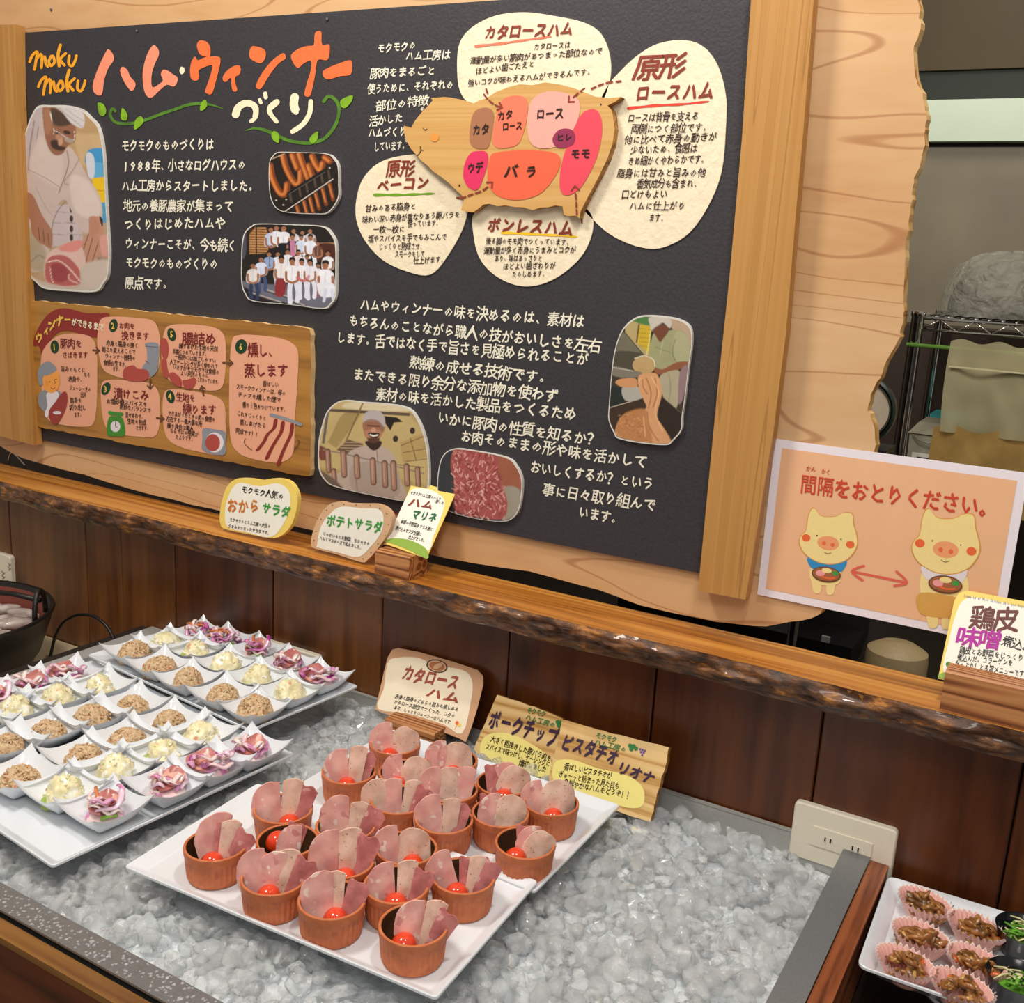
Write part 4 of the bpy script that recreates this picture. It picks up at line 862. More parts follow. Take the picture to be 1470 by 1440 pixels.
for s, a, c, h in (("ウ", (60, 492), (70, 488), 13), ("ィ", (71, 481), (80, 476), 11), ("ン", (78, 475), (90, 466), 13), ("ナ", (89, 468), (101, 463), 14), ("ー", (100, 464), (110, 464), 12)): text(mb, PS, s, a, c, h, SO + .0003, 0.07, 0, 0, 0.1)
tag(mb.build('yellow_lettering', M['pgold'], st), kind='stuff')
mb = MB(); text(mb, PS, "ができるまで", (110, 466), (157, 475), 11, SO + .0003, 0.06, 0, .5, 0.1); tag(mb.build('white_lettering', M['cream2'], st), kind='stuff')
mb = MB()
for s, a, c, h in (("豚肉を", (94, 498), (126, 499), 13), ("さばきます", (97, 513), (134, 513), 9), ("お肉を", (178, 471), (201, 472), 9), ("挽きます", (182, 486), (222, 487), 12), ("漬けこみ", (171, 570), (221, 573), 14),
                   ("腸詰め", (269, 493), (318, 493), 16), ("生地を", (260, 574), (288, 576), 12), ("練ります", (270, 592), (318, 594), 14), ("燻し、", (363, 509), (406, 512), 18), ("蒸します", (358, 539), (421, 539), 18)):
    text(mb, PS, s, a, c, h, SO, 0.026, 0, .8, 0.05)
tag(mb.build('heading_lettering', M['redink'], st), kind='stuff')
lines(PS, [("旨みのもとに", (95, 532), (130, 534)), ("なる", (128, 541), (137, 541)), ("赤身や、", (106, 547), (128, 547)), ("ジューシーさの", (107, 559), (138, 562)), ("出る", (123, 569), (132, 569)), ("脂身を", (108, 577), (125, 577)), ("切り出し", (107, 587), (131, 588)), ("ます。", (114, 598), (126, 597)),
           ("赤身と脂身の挽く", (160, 495), (206, 499)), ("粗さを変えることで", (154, 504), (202, 508)), ("ウィンナー独特の", (158, 513), (202, 517)), ("食感が生まれ", (156, 523), (188, 526)), ("ます。", (169, 532), (181, 533)),
           ("お塩砂糖スパイスを", (160, 578), (219, 583)), ("絶妙なバランスで", (179, 586), (224, 592)), ("混ぜあわせ、", (187, 598), (215, 600)), ("生地を熟成", (190, 607), (217, 609)), ("させます。", (202, 616), (222, 617)),
           ("練りあげた生地を天然", (264, 499), (320, 504)), ("羊腸につめていきます。", (255, 507), (306, 511)), ("一般的には加工しやすい", (258, 514), (317, 521)), ("人工ケーシングが多く使われて", (251, 522), (320, 529)), ("いますがモクモクでは食感の", (255, 529), (322, 537)), ("よい天然のものに", (266, 538), (307, 542)), ("こだわっています。", (290, 547), (323, 551)),
           ("できあがったときの肉の食感を", (248, 595), (316, 605)), ("左右する一番大事な所", (246, 603), (297, 611)), ("練り具合は職人", (247, 613), (285, 618)), ("ならではの感覚が", (251, 620), (292, 626)), ("たよりです。", (259, 629), (286, 633)),
           ("香ばしい", (384, 553), (407, 555)), ("スモークウィンナーは、桜の", (346, 557), (417, 567)), ("チップを燻した煙で", (348, 568), (410, 577)), ("香りと色をつけています。", (355, 583), (419, 591)), ("これをじっくりと", (347, 595), (389, 603)), ("蒸しあげたら", (351, 608), (389, 614)), ("完成です！！", (345, 620), (379, 627))],
      7.4, SO, M['ink'], 'lettering', st, 0.015)
def sart(items, nm):
    mats = []; mb = MB(); off = SO; LAYON[0] = 0
    for kind, mat, *r in items:
        if mat not in mats: mats.append(mat)
        i = mats.index(mat); off += 0.00005
        if kind == 'b': blob(mb, PS, r[0], off, i, 4)
        elif kind == 'e': disc(mb, PS, *r[0], off, i)
        elif kind == 'l': ribbon(mb, PS, crv(r[0], 4, False), r[1], off, i)
    LAYON[0] = 1; return mb.build(nm, [M[m] for m in mats], st)
sart([('b', 'grey', kA([(120, 900), (180, 870), (290, 880), (320, 930), (290, 1050), (190, 1080), (120, 1020), (105, 950)])), ('b', 'apron', kA([(185, 900), (285, 890), (280, 1010), (220, 1060), (185, 1120), (165, 1080), (190, 1010)])),
      ('b', 'skin', kA([(150, 760), (200, 690), (280, 700), (300, 780), (285, 860), (230, 900), (170, 870), (148, 810)])), ('b', 'grey', kA([(110, 800), (105, 700), (150, 635), (210, 620), (262, 665), (265, 700), (200, 740), (150, 750), (150, 820), (125, 830)])),
      ('e', 'cheek', (*kA([(186, 810)])[0], 2.6, 3.2)), ('b', 'meat', kA([(350, 885), (370, 930), (355, 1040), (300, 1150), (260, 1182), (215, 1140), (205, 1060), (260, 980), (310, 910)])), ('e', 'apron', (*kA([(278, 1075)])[0], 6, 2.5)),
      ('l', 'ink', kA([(250, 780), (262, 800), (255, 820)]), .6), ('l', 'ink', kA([(222, 850), (240, 862), (258, 850)]), .6), ('l', 'ink', kA([(205, 800), (218, 795)]), .6), ('l', 'ink', kA([(262, 775), (275, 772)]), .6)], 'butcher_drawing')
sart([('b', 'grey', kA([(1070, 455), (1185, 460), (1185, 620), (1170, 710), (1100, 755), (1040, 690), (1060, 640), (1085, 610), (1080, 500)])), ('l', 'gdark', kA([(1070, 480), (1180, 490)]), .8), ('l', 'gdark', kA([(1070, 610), (1110, 640)]), .8),
      ('b', 'sausage', kA([(880, 680), (960, 650), (1000, 680), (1080, 690), (1105, 740), (1060, 790), (950, 795), (870, 760)]))], 'grinder_drawing')
sart([('b', 'scale', kA([(740, 1060), (800, 1070), (865, 1075), (855, 1105), (750, 1095)])), ('b', 'scale', kA([(740, 1120), (800, 1110), (865, 1125), (885, 1270), (800, 1285), (725, 1265)])), ('e', 'apron', (*kA([(800, 1198)])[0], 7, 8)), ('l', 'ink', kA([(802, 1150), (802, 1200), (820, 1203)]), .8)], 'scale_drawing')
sart([('b', 'sausage', kB([(20, 270), (60, 265), (82, 340), (70, 420), (40, 430), (15, 350)])), ('b', 'sausage', kB([(25, 440), (60, 430), (70, 500), (85, 560), (60, 590), (25, 530)])), ('b', 'sausage', kB([(85, 560), (120, 540), (180, 590), (190, 650), (160, 660), (100, 610)])),
      ('b', 'sausage', kB([(195, 610), (240, 600), (290, 585), (310, 610), (280, 670), (220, 675)]))], 'sausage_drawing')
sart([('b', 'grey', kB([(365, 1005), (460, 1010), (550, 1035), (550, 1130), (545, 1215), (450, 1215), (360, 1180), (360, 1090)])), ('e', 'apron', (*kB([(460, 1118)])[0], 13, 14.5)), ('e', 'sausage', (*kB([(445, 1120)])[0], 10.5, 12.5))], 'bowl_drawing')
sart([('l', 'grey', kB([(925, 890), (1050, 925), (1170, 970)]), 4.5)] + [('b', 'bacon', [(x + dx - 2.4 + .8 * math.sin(i * 1.9), y) for i, (x, y) in enumerate(q)] + [(x + dx + 2.4 + .8 * math.sin(i * 1.9), y) for i, (x, y) in reversed(list(enumerate(q)))]) for dx, q in
     ((0, kB([(965, 930), (945, 1000), (900, 1050), (870, 1110), (810, 1180)])), (0, kB([(1025, 950), (1005, 1030), (970, 1100), (930, 1170), (885, 1250)])), (0, kB([(1100, 970), (1085, 1050), (1050, 1140), (1015, 1220), (980, 1300)])))] +
     [('l', 'ink', kB([(715, 1085), (705, 1120), (740, 1160), (770, 1180)]), .8), ('l', 'ink', kB([(1140, 1095), (1160, 1110), (1140, 1150), (1120, 1180)]), .8)], 'smoked_sausage_drawing')
mb = MB()
for q in ((kA([(600, 515), (655, 520)])), (kA([(1113, 780), (1113, 860)])), (kA([(1170, 1120), (1235, 1130)])), (kB([(370, 730), (355, 655)])), (kB([(530, 462), (610, 466)]))):
    (x0, y0), (x1, y1) = q; ribbon(mb, PS, q, 2.6, SO + .0001); a = math.atan2(y1 - y0, x1 - x0)
    for t in (2.4, -2.4): ribbon(mb, PS, [(x1, y1), (x1 + 6 * math.cos(a + t), y1 + 6 * math.sin(a + t))], 2.0, SO + .0001)
tag(mb.build('arrow', M['arrow'], st), kind='stuff')
# ------------------------------------------------------------------ distancing notice
PN = Plane(1.187)
nt = thing('paper_notice', 'laminated peach paper notice asking for distance, two piglets and a red arrow', 'notice', PN.at(1220, 880))
c4 = [PN.at(1112, 630), PN.at(1470, 683)]; w_ = c4[1].x - c4[0].x
x0, x1 = PN.at(1100, 740).x, PN.at(1470, 683).x + 0.004; zt, zb = PN.at(1112, 630).z, PN.at(1085, 853).z
def rect(x0, x1, z0, z1, y): return [Vector((x, y, z)) for x, z in ((x0, z1), (x1, z1), (x1, z0), (x0, z0))]
b = MB(); f = rect(x0, x1, zb, zt, 1.187); b.slab(f, [p + Vector((0, .0012, 0)) for p in f]); b.build('sheet', M['paperw'], nt)
b = MB(); mrg = 0.0095; f = rect(x0 + mrg, x1 - mrg, zb + mrg, zt - mrg, 1.1867); b.ngon(f); b.build('peach_print', plain('peach_print_ink', 'efb98e', 0.3, var=0.02, bscale=20), nt)
lines(PN, [("間隔をおとりください。", (1148, 705), (1432, 742))], 27, 0.0006, M['redtxt'], 'heading_lettering', nt, 0.035, slant=0.0, jit=0)
lines(PN, [("かん", (1157, 675), (1171, 677)), ("かく", (1179, 679), (1192, 681))], 7, 0.0006, M['redtxt'], 'ruby_lettering', nt, 0.02, slant=0, jit=0)
kN = lambda p: T(p, 1130, 700, 4.9)
def nart(items, nm):
    mats = []; mb = MB(); off = 0.0006; LAYON[0] = 0
    for kind, mat, *r in items:
        if mat not in mats: mats.append(mat)
        i = mats.index(mat); off += 0.00004
        if kind == 'b': blob(mb, PN, kN(r[0]), off, i, 4)
        elif kind == 'e': c = kN([r[0][:2]])[0]; disc(mb, PN, c[0], c[1], r[0][2] / 4.9, r[0][3] / 4.9, off, i, 8)
        elif kind == 'l': ribbon(mb, PN, crv(kN(r[0]), 4, False), r[1], off, i)
    LAYON[0] = 1; return mb.build(nm, [M[m] for m in mats], nt)
def piglet(ox, oy, k, shirt, skirt, nm):
    g = lambda P: [(ox + x * k, oy + y * k) for x, y in P]
    it = []
    head = [(-150, -60), (-130, -170), (-95, -215), (-45, -160), (50, -155), (110, -180), (170, -175), (182, -100), (205, -10), (200, 60), (140, 140), (40, 175), (-70, 160), (-160, 100), (-195, 30), (-185, -20)]
    if skirt: it += [('b', 'pigskin', g([(-120, 140), (110, 160), (120, 340), (-125, 330)])), ('b', 'pigskin', g([(-110, 400), (-50, 410), (-45, 490), (-95, 495)])), ('b', 'pigskin', g([(-10, 420), (50, 420), (40, 500), (-15, 500)])), ('b', 'pskirt', g([(-150, 290), (100, 330), (110, 430), (0, 440), (-150, 410)])), ('l', 'pigline', g([(-150, 300), (-150, 410), (0, 440), (110, 430)]), .8)]
    else: it += [('b', 'pigskin', g([(-110, 260), (-50, 280), (-50, 375), (-100, 370)])), ('b', 'pigskin', g([(0, 290), (55, 290), (40, 385), (-5, 385)])), ('b', 'pigskin', g([(-110, 200), (85, 220), (70, 320), (-100, 310)]))]
    it += [('b', shirt, g([(-125, 120), (120, 140), (110, 220), (60, 235), (-70, 225), (-125, 190)])), ('b', 'pigline', g([(x * 1.03, y * 1.03) for x, y in head])), ('b', 'pigskin', g(head))]
    it += [('e', 'snout', (ox + 5 * k, oy + 30 * k, 78 * k, 50 * k)), ('e', 'cheekr', (ox - 150 * k, oy - 8 * k, 30 * k, 26 * k)), ('e', 'cheekr', (ox + 160 * k, oy + 40 * k, 30 * k, 26 * k)),
           ('e', 'cheekr', (ox - 25 * k, oy + 30 * k, 14 * k, 13 * k)), ('e', 'cheekr', (ox + 36 * k, oy + 42 * k, 14 * k, 13 * k)), ('e', 'ink', (ox - 74 * k, oy - 24 * k, 5, 5)), ('e', 'ink', (ox + 96 * k, oy + 2 * k, 5, 5)), ('l', 'ink', g([(-22, 92), (0, 104), (25, 98)]), .7)]
    py = 250 if not skirt else 240; px = 0 if not skirt else 10
    it += [('e', 'arrow', (ox + px * k - 8, oy + py * k, 104 * k, 55 * k)), ('e', 'plate', (ox + px * k - 8, oy + py * k - 3, 96 * k, 46 * k)), ('e', 'ham', (ox + (px - 50) * k, oy + (py - 10) * k, 32 * k, 22 * k)), ('e', 'pigskin', (ox + (px - 5) * k, oy + (py - 28) * k, 36 * k, 18 * k)),
           ('e', 'gtext', (ox + (px + 55) * k, oy + (py - 8) * k, 22 * k, 16 * k)), ('l', 'cheekr', g([(px - 40, py + 12), (px, py + 26), (px + 50, py + 25)]), 2.6)]
    nart(it, nm)
piglet(285, 360, 1.0, 'blue', False, 'piglet_drawing'); piglet(1110, 400, 1.17, 'apron', True, 'piglet_drawing')
nart([('l', 'arrowr', [(460, 590), (840, 668)], 3.6), ('l', 'arrowr', [(540, 550), (455, 588), (530, 650)], 3.6), ('l', 'arrowr', [(770, 590), (845, 667), (755, 690)], 3.6)], 'double_arrow')

# ------------------------------------------------------------------ menu cards on the shelf
def card_slab(root, pl, pts, th, mat, side, nm='card'):
    f = [pl.at(u, v) for u, v in pts]; b = MB(); b.slab(f, [p - pl.n * th for p in f], 0, 1); return b.build(nm, [M[mat], M[side]], root)
# bean-pulp salad sign
P1 = Plane(1.125, -0.442, 6)
kC = lambda p: T(p, 300, 670, 3.973)
r1 = thing('menu_card', 'rounded yellow-edged card for bean-pulp salad leaning on the shelf', 'menu card', P1.at(365, 768))
card_slab(r1, P1, crv(kC([(62, 270), (75, 190), (105, 110), (160, 68), (230, 66), (300, 76), (380, 65), (450, 80), (490, 125), (505, 190), (490, 280), (450, 360), (370, 408), (230, 385), (90, 355), (64, 320)]), 4), 0.008, 'ycard', 'ycard')
mb = MB(); blob(mb, P1, kC([(92, 270), (105, 190), (140, 115), (185, 92), (290, 110), (390, 95), (450, 130), (465, 200), (440, 300), (360, 400), (230, 378), (110, 345)]), 0.0004); mb.build('white_label', M['cardw'], r1)
lines(P1, [("モクモク人気の", (347, 706), (408, 717))], 10, 0.0008, M['blackink'], 'lettering', r1, 0.035)
lines(P1, [("おから", (326, 733), (374, 736))], 20, 0.0008, M['otext'], 'brown_lettering', r1, 0.05)
lines(P1, [("サラダ", (376, 735), (417, 743))], 17, 0.0008, M['gtext'], 'green_lettering', r1, 0.05)
lines(P1, [("モクモクのとうふ工房の大豆の", (330, 748), (389, 758)), ("うまみがつまったサラダです。", (328, 757), (389, 768))], 5.5, 0.0008, M['blackink'], 'small_lettering', r1, 0.02)
# potato salad sign
P2 = Plane(1.128, -0.44, 4)
r2 = thing('menu_card', 'bread-shaped tan card for potato salad between the yellow cards', 'menu card', P2.at(500, 800))
card_slab(r2, P2, crv(kC([(582, 440), (590, 380), (625, 290), (680, 220), (740, 200), (800, 210), (880, 212), (960, 215), (1020, 245), (1045, 300), (1020, 380), (960, 470), (905, 530), (870, 545), (730, 500), (600, 465)]), 4), 0.008, 'toast', 'tan')
mb = MB(); blob(mb, P2, kC([(618, 440), (640, 340), (700, 260), (760, 228), (880, 238), (960, 240), (995, 280), (985, 370), (920, 460), (850, 515), (730, 488), (625, 462)]), 0.0004); mb.build('white_label', M['cardw'], r2)
lines(P2, [("ポテトサラダ", (469, 753), (550, 765))], 17, 0.0008, M['gtext'], 'green_lettering', r2, 0.05)
lines(P2, [("じゃがいもとお野菜、モクモクの", (464, 768), (531, 783)), ("ハムとマヨネーズで和えました。", (459, 774), (521, 789))], 5.5, 0.0008, M['blackink'], 'small_lettering', r2, 0.02)
mb = MB(); RND.seed(4)
for x, y in ((600, 420), (612, 370), (640, 300), (672, 248), (705, 220), (770, 214), (840, 218), (920, 222), (975, 238), (1015, 268), (1025, 330), (1005, 390), (965, 440), (925, 490), (880, 525)): c = kC([(x, y)])[0]; disc(mb, P2, c[0], c[1], .8, .8, .0005, 0, 0, 8)
tag(mb.build('crumb_dots', M['ink'], r2), kind='stuff')
M['stand'] = wood('ridged_stand_wood', ['6e3c1c', 'a8683a', 'c08450'], 'x', 140, 14, 0.5, 0.4, 0.02, 0.5, ring=0.9)
def stand(label, xa, xb, y0, y1, z0, z1, slot_y, tilt, notch=False):
    t = thing('card_stand', label, 'card stand', ((xa + xb) / 2, (y0 + y1) / 2, z0))
    s = math.tan(math.radians(tilt)); h = z1 - z0; g = 0.0012; d = 0.014
    # cross-section with a leaning slot
    pr = [(y0, z0), (y1, z0), (y1, z1), (slot_y + g, z1), (slot_y + g - s * d, z1 - d), (slot_y - g - s * d, z1 - d), (slot_y - g, z1), (y0 + 0.002, z1), (y0, z1 - 0.002)]
    b = MB(); b.slab([(xa, y, z) for y, z in pr], [(xb, y, z) for y, z in pr]); b.build('block', M['stand'], t)
    return t
# ham marinade card
xa, xb = -0.842, -0.784
stand('small ridged wooden block holding the narrow ham marinade card', xa, xb, 1.112, 1.156, 1.0605, 1.093, 1.131, 30)
P3 = Plane(1.1295, -0.410, 30)
r3 = thing('menu_card', 'narrow yellow ham marinade card slanting back in a wooden block', 'menu card', P3.at(585, 775))
xl = P3.at(556, 775).x + 0.001; xr = P3.at(653, 708).x; up = P3.up
zT = (P3.at(593, 690) - P3.p).dot(up)
def onpl(pl, x, h): return Vector((x, pl.p.y, pl.p.z)) + pl.up * h
q = [P3.at(u, v) for u, v in ((554, 781), (592, 693), (595, 690), (650, 706), (653, 710), (612, 802))]
b = MB(); b.slab(q, [p - P3.n * 0.0012 for p in q]); b.build('card', M['ycard'], r3)
mb = MB(); blob(mb, P3, kC([(1015, 415), (1060, 320), (1115, 200), (1160, 130), (1230, 125), (1300, 150), (1345, 200), (1320, 300), (1280, 400), (1250, 480), (1150, 440)]), 0.0003); mb.build('white_label', M['cardw'], r3)
mb = MB(); blob(mb, P3, kC([(1000, 425), (1060, 408), (1150, 420), (1230, 460), (1252, 500), (1240, 525), (1150, 480), (1050, 440)]), 0.0005); mb.build('green_hill', M['hill'], r3)
lines(P3, [("モクモクハム工房のハムを", (589, 709), (633, 719)), ("使った", (625, 722), (637, 725))], 4.5, 0.0007, M['blackink'], 'small_lettering', r3, 0.015)
lines(P3, [("ハム", (585, 725), (622, 732))], 12, 0.0007, M['brownp'], 'brown_lettering', r3, 0.06)
lines(P3, [("マリネ", (590, 743), (626, 750))], 14, 0.0007, M['tealg'], 'green_lettering', r3, 0.06)
lines(P3, [("季節の平野菜をマリネ液に", (575, 751), (621, 763)), ("漬け込みサラダ仕様に", (567, 760), (605, 770)), ("仕上げました。", (586, 773), (611, 779))], 5.5, 0.0007, M['blackink'], 'small_lettering', r3, 0.018)
# chicken skin card (right)
stand('wide ridged wooden block at the right end of the shelf', -0.098, -0.002, 1.112, 1.150, 1.0605, 1.105, 1.135, 27)
P5 = Plane(1.1335, -0.409, 27)
r5 = thing('menu_card', 'yellow-bordered simmered chicken skin card in the block at the right end', 'menu card', P5.at(1410, 965))
kD = lambda p: T(p, 1340, 840, 6.0)
xl = P5.at(1362, 900).x; zT = (P5.at(1385, 847) - P5.p).dot(P5.up)
q = [onpl(P5, xl, -0.004), onpl(P5, xl, zT - 0.014), onpl(P5, xl + .003, zT - .005), onpl(P5, xl + .010, zT), onpl(P5, xl + .115, zT), onpl(P5, xl + .118, zT - .003), onpl(P5, xl + .118, -0.004)]
b = MB(); b.slab(q, [p - P5.n * 0.0012 for p in q]); b.build('card', M['ycard'], r5)
mb = MB(); blob(mb, P5, kD([(90, 750), (130, 500), (190, 260), (260, 130), (400, 110), (800, 200), (1000, 260), (900, 900), (600, 850), (300, 790)]), 0.0003); mb.build('cream_label', M['cardw'], r5)
mb = MB(); blob(mb, P5, kD([(50, 800), (80, 755), (200, 740), (400, 760), (600, 815), (760, 880), (900, 960), (860, 1000), (600, 900), (300, 830)]), 0.0005); mb.build('green_hill', M['hill'], r5)
mb = MB(); disc(mb, P5, *kD([(132, 685)])[0], 4.5, 4.0, 0.0005, 0, 40); ribbon(mb, P5, kD([(150, 690), (165, 750)]), 1.2, .0005); mb.build('sprout', M['scale'], r5)
lines(P5, [("鶏皮", (1393, 900), (1461, 904))], 30, 0.0007, M['dbr'], 'brown_lettering', r5, 0.05)
lines(P5, [("味噌", (1373, 922), (1436, 930))], 24, 0.0007, M['mag'], 'magenta_lettering', r5, 0.06)
lines(P5, [("煮込み", (1438, 925), (1480, 937), 14), ("鶏皮とお野菜をじっくり", (1377, 937), (1469, 949)), ("煮込んだ。コラーゲンを", (1374, 948), (1454, 956)), ("たっぷり！とろ旨メニューです。", (1370, 957), (1477, 973))], 10, 0.0007, M['blackink'], 'small_lettering', r5, 0.02)
mb = MB(); text(mb, P5, "Simmered of Miso Chicken Skin and Vegetables", (1383, 857), (1484, 875), 5, .0007, .012, 0, 0, 0, latin=True); tag(mb.build('caption', M['grey'], r5), kind='stuff')

# ------------------------------------------------------------------ signs standing in the ice
stand('ridged wooden block stuck in the ice behind the rear ham plate', -0.800, -0.716, 1.088, 1.118, 0.820, 0.8605, 1.107, 35)
P6 = Plane(1.1055, -0.655, 35)
kE = lambda p: T(p, 500, 880, 2.94)
r6 = thing('menu_card', 'brown card with cream panel for shoulder ham, leaning in the ice', 'menu card', P6.at(600, 1045))
card_slab(r6, P6, [(538, 1018), (540, 1013)] + kE([(150, 250), (165, 190), (185, 155), (210, 148), (300, 165), (440, 205), (545, 240), (568, 265), (570, 300), (545, 400), (520, 480), (495, 545), (470, 530), (420, 510), (380, 500), (140, 420)]), 0.0012, 'kraft', 'kraft')
mb = MB(); blob(mb, P6, kE([(125, 405), (150, 320), (165, 215), (200, 190), (300, 190), (360, 225), (430, 230), (500, 250), (525, 300), (515, 390), (480, 510), (400, 470), (250, 425)]), 0.0003, n=3); mb.build('cream_label', M['kcream'], r6)
mb = MB(); c = kE([(375, 225)])[0]; disc(mb, P6, c[0], c[1], 15.5, 9.5, .0006, 0, 12); disc(mb, P6, c[0], c[1], 13.5, 8, .0007, 1, 12); disc(mb, P6, c[0], c[1], 11, 6.3, .0008, 2, 12); disc(mb, P6, c[0] + 1, c[1], 7, 3.4, .0009, 1, -25)
mb.build('oval_emblem', [M['ink'], M['tan'], M['plate']], r6)
lines(P6, [("カタロース", (576, 974), (657, 990)), ], 21, 0.0007, M['brn2'], 'title_lettering', r6, 0.06)
lines(P6, [("ハム", (610, 999), (660, 1009))], 15, 0.0007, M['brn2'], 'title_lettering', r6, 0.06)
lines(P6, [("赤身と脂身のどちらの旨みも楽しめる", (567, 1002), (658, 1022)), ("カタロース部位でつくった、コクの", (565, 1010), (653, 1031)), ("ある、しっとりジューシーなハムです。", (565, 1018), (651, 1041))], 6, 0.0007, M['blackink'], 'small_lettering', r6, 0.018)
mb = MB(); disc(mb, P6, *kE([(460, 465)])[0], 2.6, 3, .0006, 0); disc(mb, P6, *kE([(470, 475)])[0], 2.6, 2.4, .0007, 1); ribbon(mb, P6, kE([(462, 470), (450, 492)]), .6, .0006, 0); mb.build('flower_drawing', [M['cheekr'], M['pgold']], r6)
M['signwood'] = wood('light_sign_plank', ['b07f3c', 'd9b070', 'e6c68c'], 'x', 120, 9, 0.55, 0.3, 0.035, 0.6, ring=0.7)
def plank_sign(pl, pts, label, th):
    r = thing('plank_sign', label, 'sign', pl.at(sum(p[0] for p in pts) / len(pts), max(p[1] for p in pts)))
    RND.seed(len(pts)); e = []
    for i in range(len(pts)):
        a, c = pts[i], pts[(i + 1) % len(pts)]; n = max(3, int(math.dist(a, c) / 8))
        for k in range(n): e.append((a[0] + (c[0] - a[0]) * k / n + RND.uniform(-.7, .7), a[1] + (c[1] - a[1]) * k / n + RND.uniform(-.7, .7)))
    f = [pl.at(u, v) for u, v in e]; b = MB(); b.slab(f, [p - pl.n * th for p in f], 0, 1); b.build('plank', [M['signwood'], M['pineedge']], r); return r
P7 = Plane(1.118, -0.672, 21)
kF = kE
r7 = plank_sign(P7, kF([(628, 346), (760, 388), (905, 445), (890, 560), (850, 690), (800, 690), (640, 660), (545, 600), (530, 575), (600, 410)]), 'left of two wooden signs in the ice, for coarse pork sausage', 0.008)
mb = MB(); blob(mb, P7, kF([(562, 545), (600, 510), (680, 510), (760, 545), (840, 600), (858, 640), (850, 680), (825, 697), (700, 660), (570, 610)]), 0.0004); mb.build('yellow_label', M['yel2'], r7)
lines(P7, [("ポークチップ", (700, 1042), (799, 1072))], 29, 0.0008, M['purp'], 'title_lettering', r7, 0.055)
lines(P7, [("モクモク", (756, 1022), (783, 1029)), ("ハム工房の", (754, 1032), (797, 1045))], 8.5, 0.0008, M['grn2'], 'small_lettering', r7, 0.03)
lines(P7, [("大きく粗挽きした豚バラ肉を", (704, 1064), (791, 1093)), ("スパイスで味つけし、ケーシングに", (697, 1075), (789, 1101)), ("燻成しました", (745, 1099), (784, 1109))], 9.5, 0.0008, M['ink'], 'lettering', r7, 0.025)
mb = MB()
for x, y in ((885, 460), (900, 462), (890, 475)): disc(mb, P7, *kF([(x, y)])[0], 3.4, 3.2, .0008, 0, 0, 9)
mb.build('vine_leaf', M['grn2'], r7)
P8 = Plane(1.098, -0.672, 26)
r8 = plank_sign(P8, kF([(902, 448), (1100, 505), (1352, 566), (1345, 620), (1310, 740), (1275, 885), (1130, 835), (990, 780), (840, 745), (852, 660), (890, 530)]), 'right of two wooden signs in the ice, for pistachio sausage', 0.010)
mb = MB(); blob(mb, P8, kF([(862, 665), (880, 625), (950, 620), (1050, 655), (1160, 680), (1225, 715), (1250, 760), (1240, 815), (1180, 822), (1050, 785), (900, 740), (865, 700)]), 0.0004); mb.build('yellow_label', M['yel2'], r8)
lines(P8, [("ピスタチオ", (804, 1074), (886, 1099), 25), ("リオナ", (885, 1107), (938, 1126), 18)], 27, 0.0008, M['purp'], 'title_lettering', r8, 0.055)
lines(P8, [("モクモク", (855, 1058), (885, 1066)), ("ハム工房の", (853, 1068), (899, 1080))], 8.5, 0.0008, M['grn2'], 'small_lettering', r8, 0.03)
lines(P8, [("香ばしいピスタチオが", (810, 1104), (878, 1118)), ("ぎゅ〜っと詰まった見た目も", (802, 1115), (889, 1133)), ("色鮮やかなハムをどうぞ！！", (809, 1127), (907, 1147))], 10, 0.0008, M['ink'], 'lettering', r8, 0.025)
mb = MB()
for x, y in ((1190, 560), (1205, 562), (1195, 575), (1215, 572)): disc(mb, P8, *kF([(x, y)])[0], 3.2, 3, .0008, 0, 0, 9)
mb.build('vine_leaf', M['grn2'], r8)
mb = MB()
for x, y in ((1233, 575), (1243, 578), (1253, 582), (1236, 587), (1247, 590), (1241, 600)): disc(mb, P8, *kF([(x, y)])[0], 1.6, 1.6, .0008, 0, 0, 9)
tag(mb.build('grape_drawing', M['vio'], r8), kind='stuff')

# ------------------------------------------------------------------ outlets
def outlet(label, x0, x1, z0, z1, sockets):
    t = thing('wall_outlet', label, 'outlet', ((x0 + x1) / 2, 1.17, z0))
    n = 5; rr = 0.006; pts = []
    for cx, cz, a0 in ((x1 - rr, z1 - rr, 0), (x0 + rr, z1 - rr, 90), (x0 + rr, z0 + rr, 180), (x1 - rr, z0 + rr, 270)):
        for k in range(n): a = math.radians(a0 + 90 * k / (n - 1)); pts.append((cx + rr * math.cos(a), cz + rr * math.sin(a)))
    b = MB(); f = [Vector((x, 1.1665, z)) for x, z in pts]; g = [Vector(((x0 + x1) / 2 + (x - (x0 + x1) / 2) * .975, 1.1645, (z0 + z1) / 2 + (z - (z0 + z1) / 2) * .96)) for x, z in pts]
    b.slab(f, [p + Vector((0, .0075, 0)) for p in f]); b.slab(g, f); b.build('cover_plate', M['ivory'], t)
    for sx in sockets:
        b = MB(); b.box(sx[0], sx[1], 1.1632, 1.166, sx[2], sx[3]); o = b.build('socket_module', M['ivory'], t)
        for cx in sx[4]:
            b = MB()
            b.box(cx - .0062, cx + .0062, 1.1629, 1.1640, (sx[2] + sx[3]) / 2 - .0035, (sx[2] + sx[3]) / 2 + .0035, 0)
            for d in (-.0032, .0032): b.box(cx + d - .0008, cx + d + .0008, 1.1625, 1.1640, (sx[2] + sx[3]) / 2 - .0028, (sx[2] + sx[3]) / 2 + .0028, 1)
            b.build('socket', [M['ivory'], M['slot']], o)
    return t
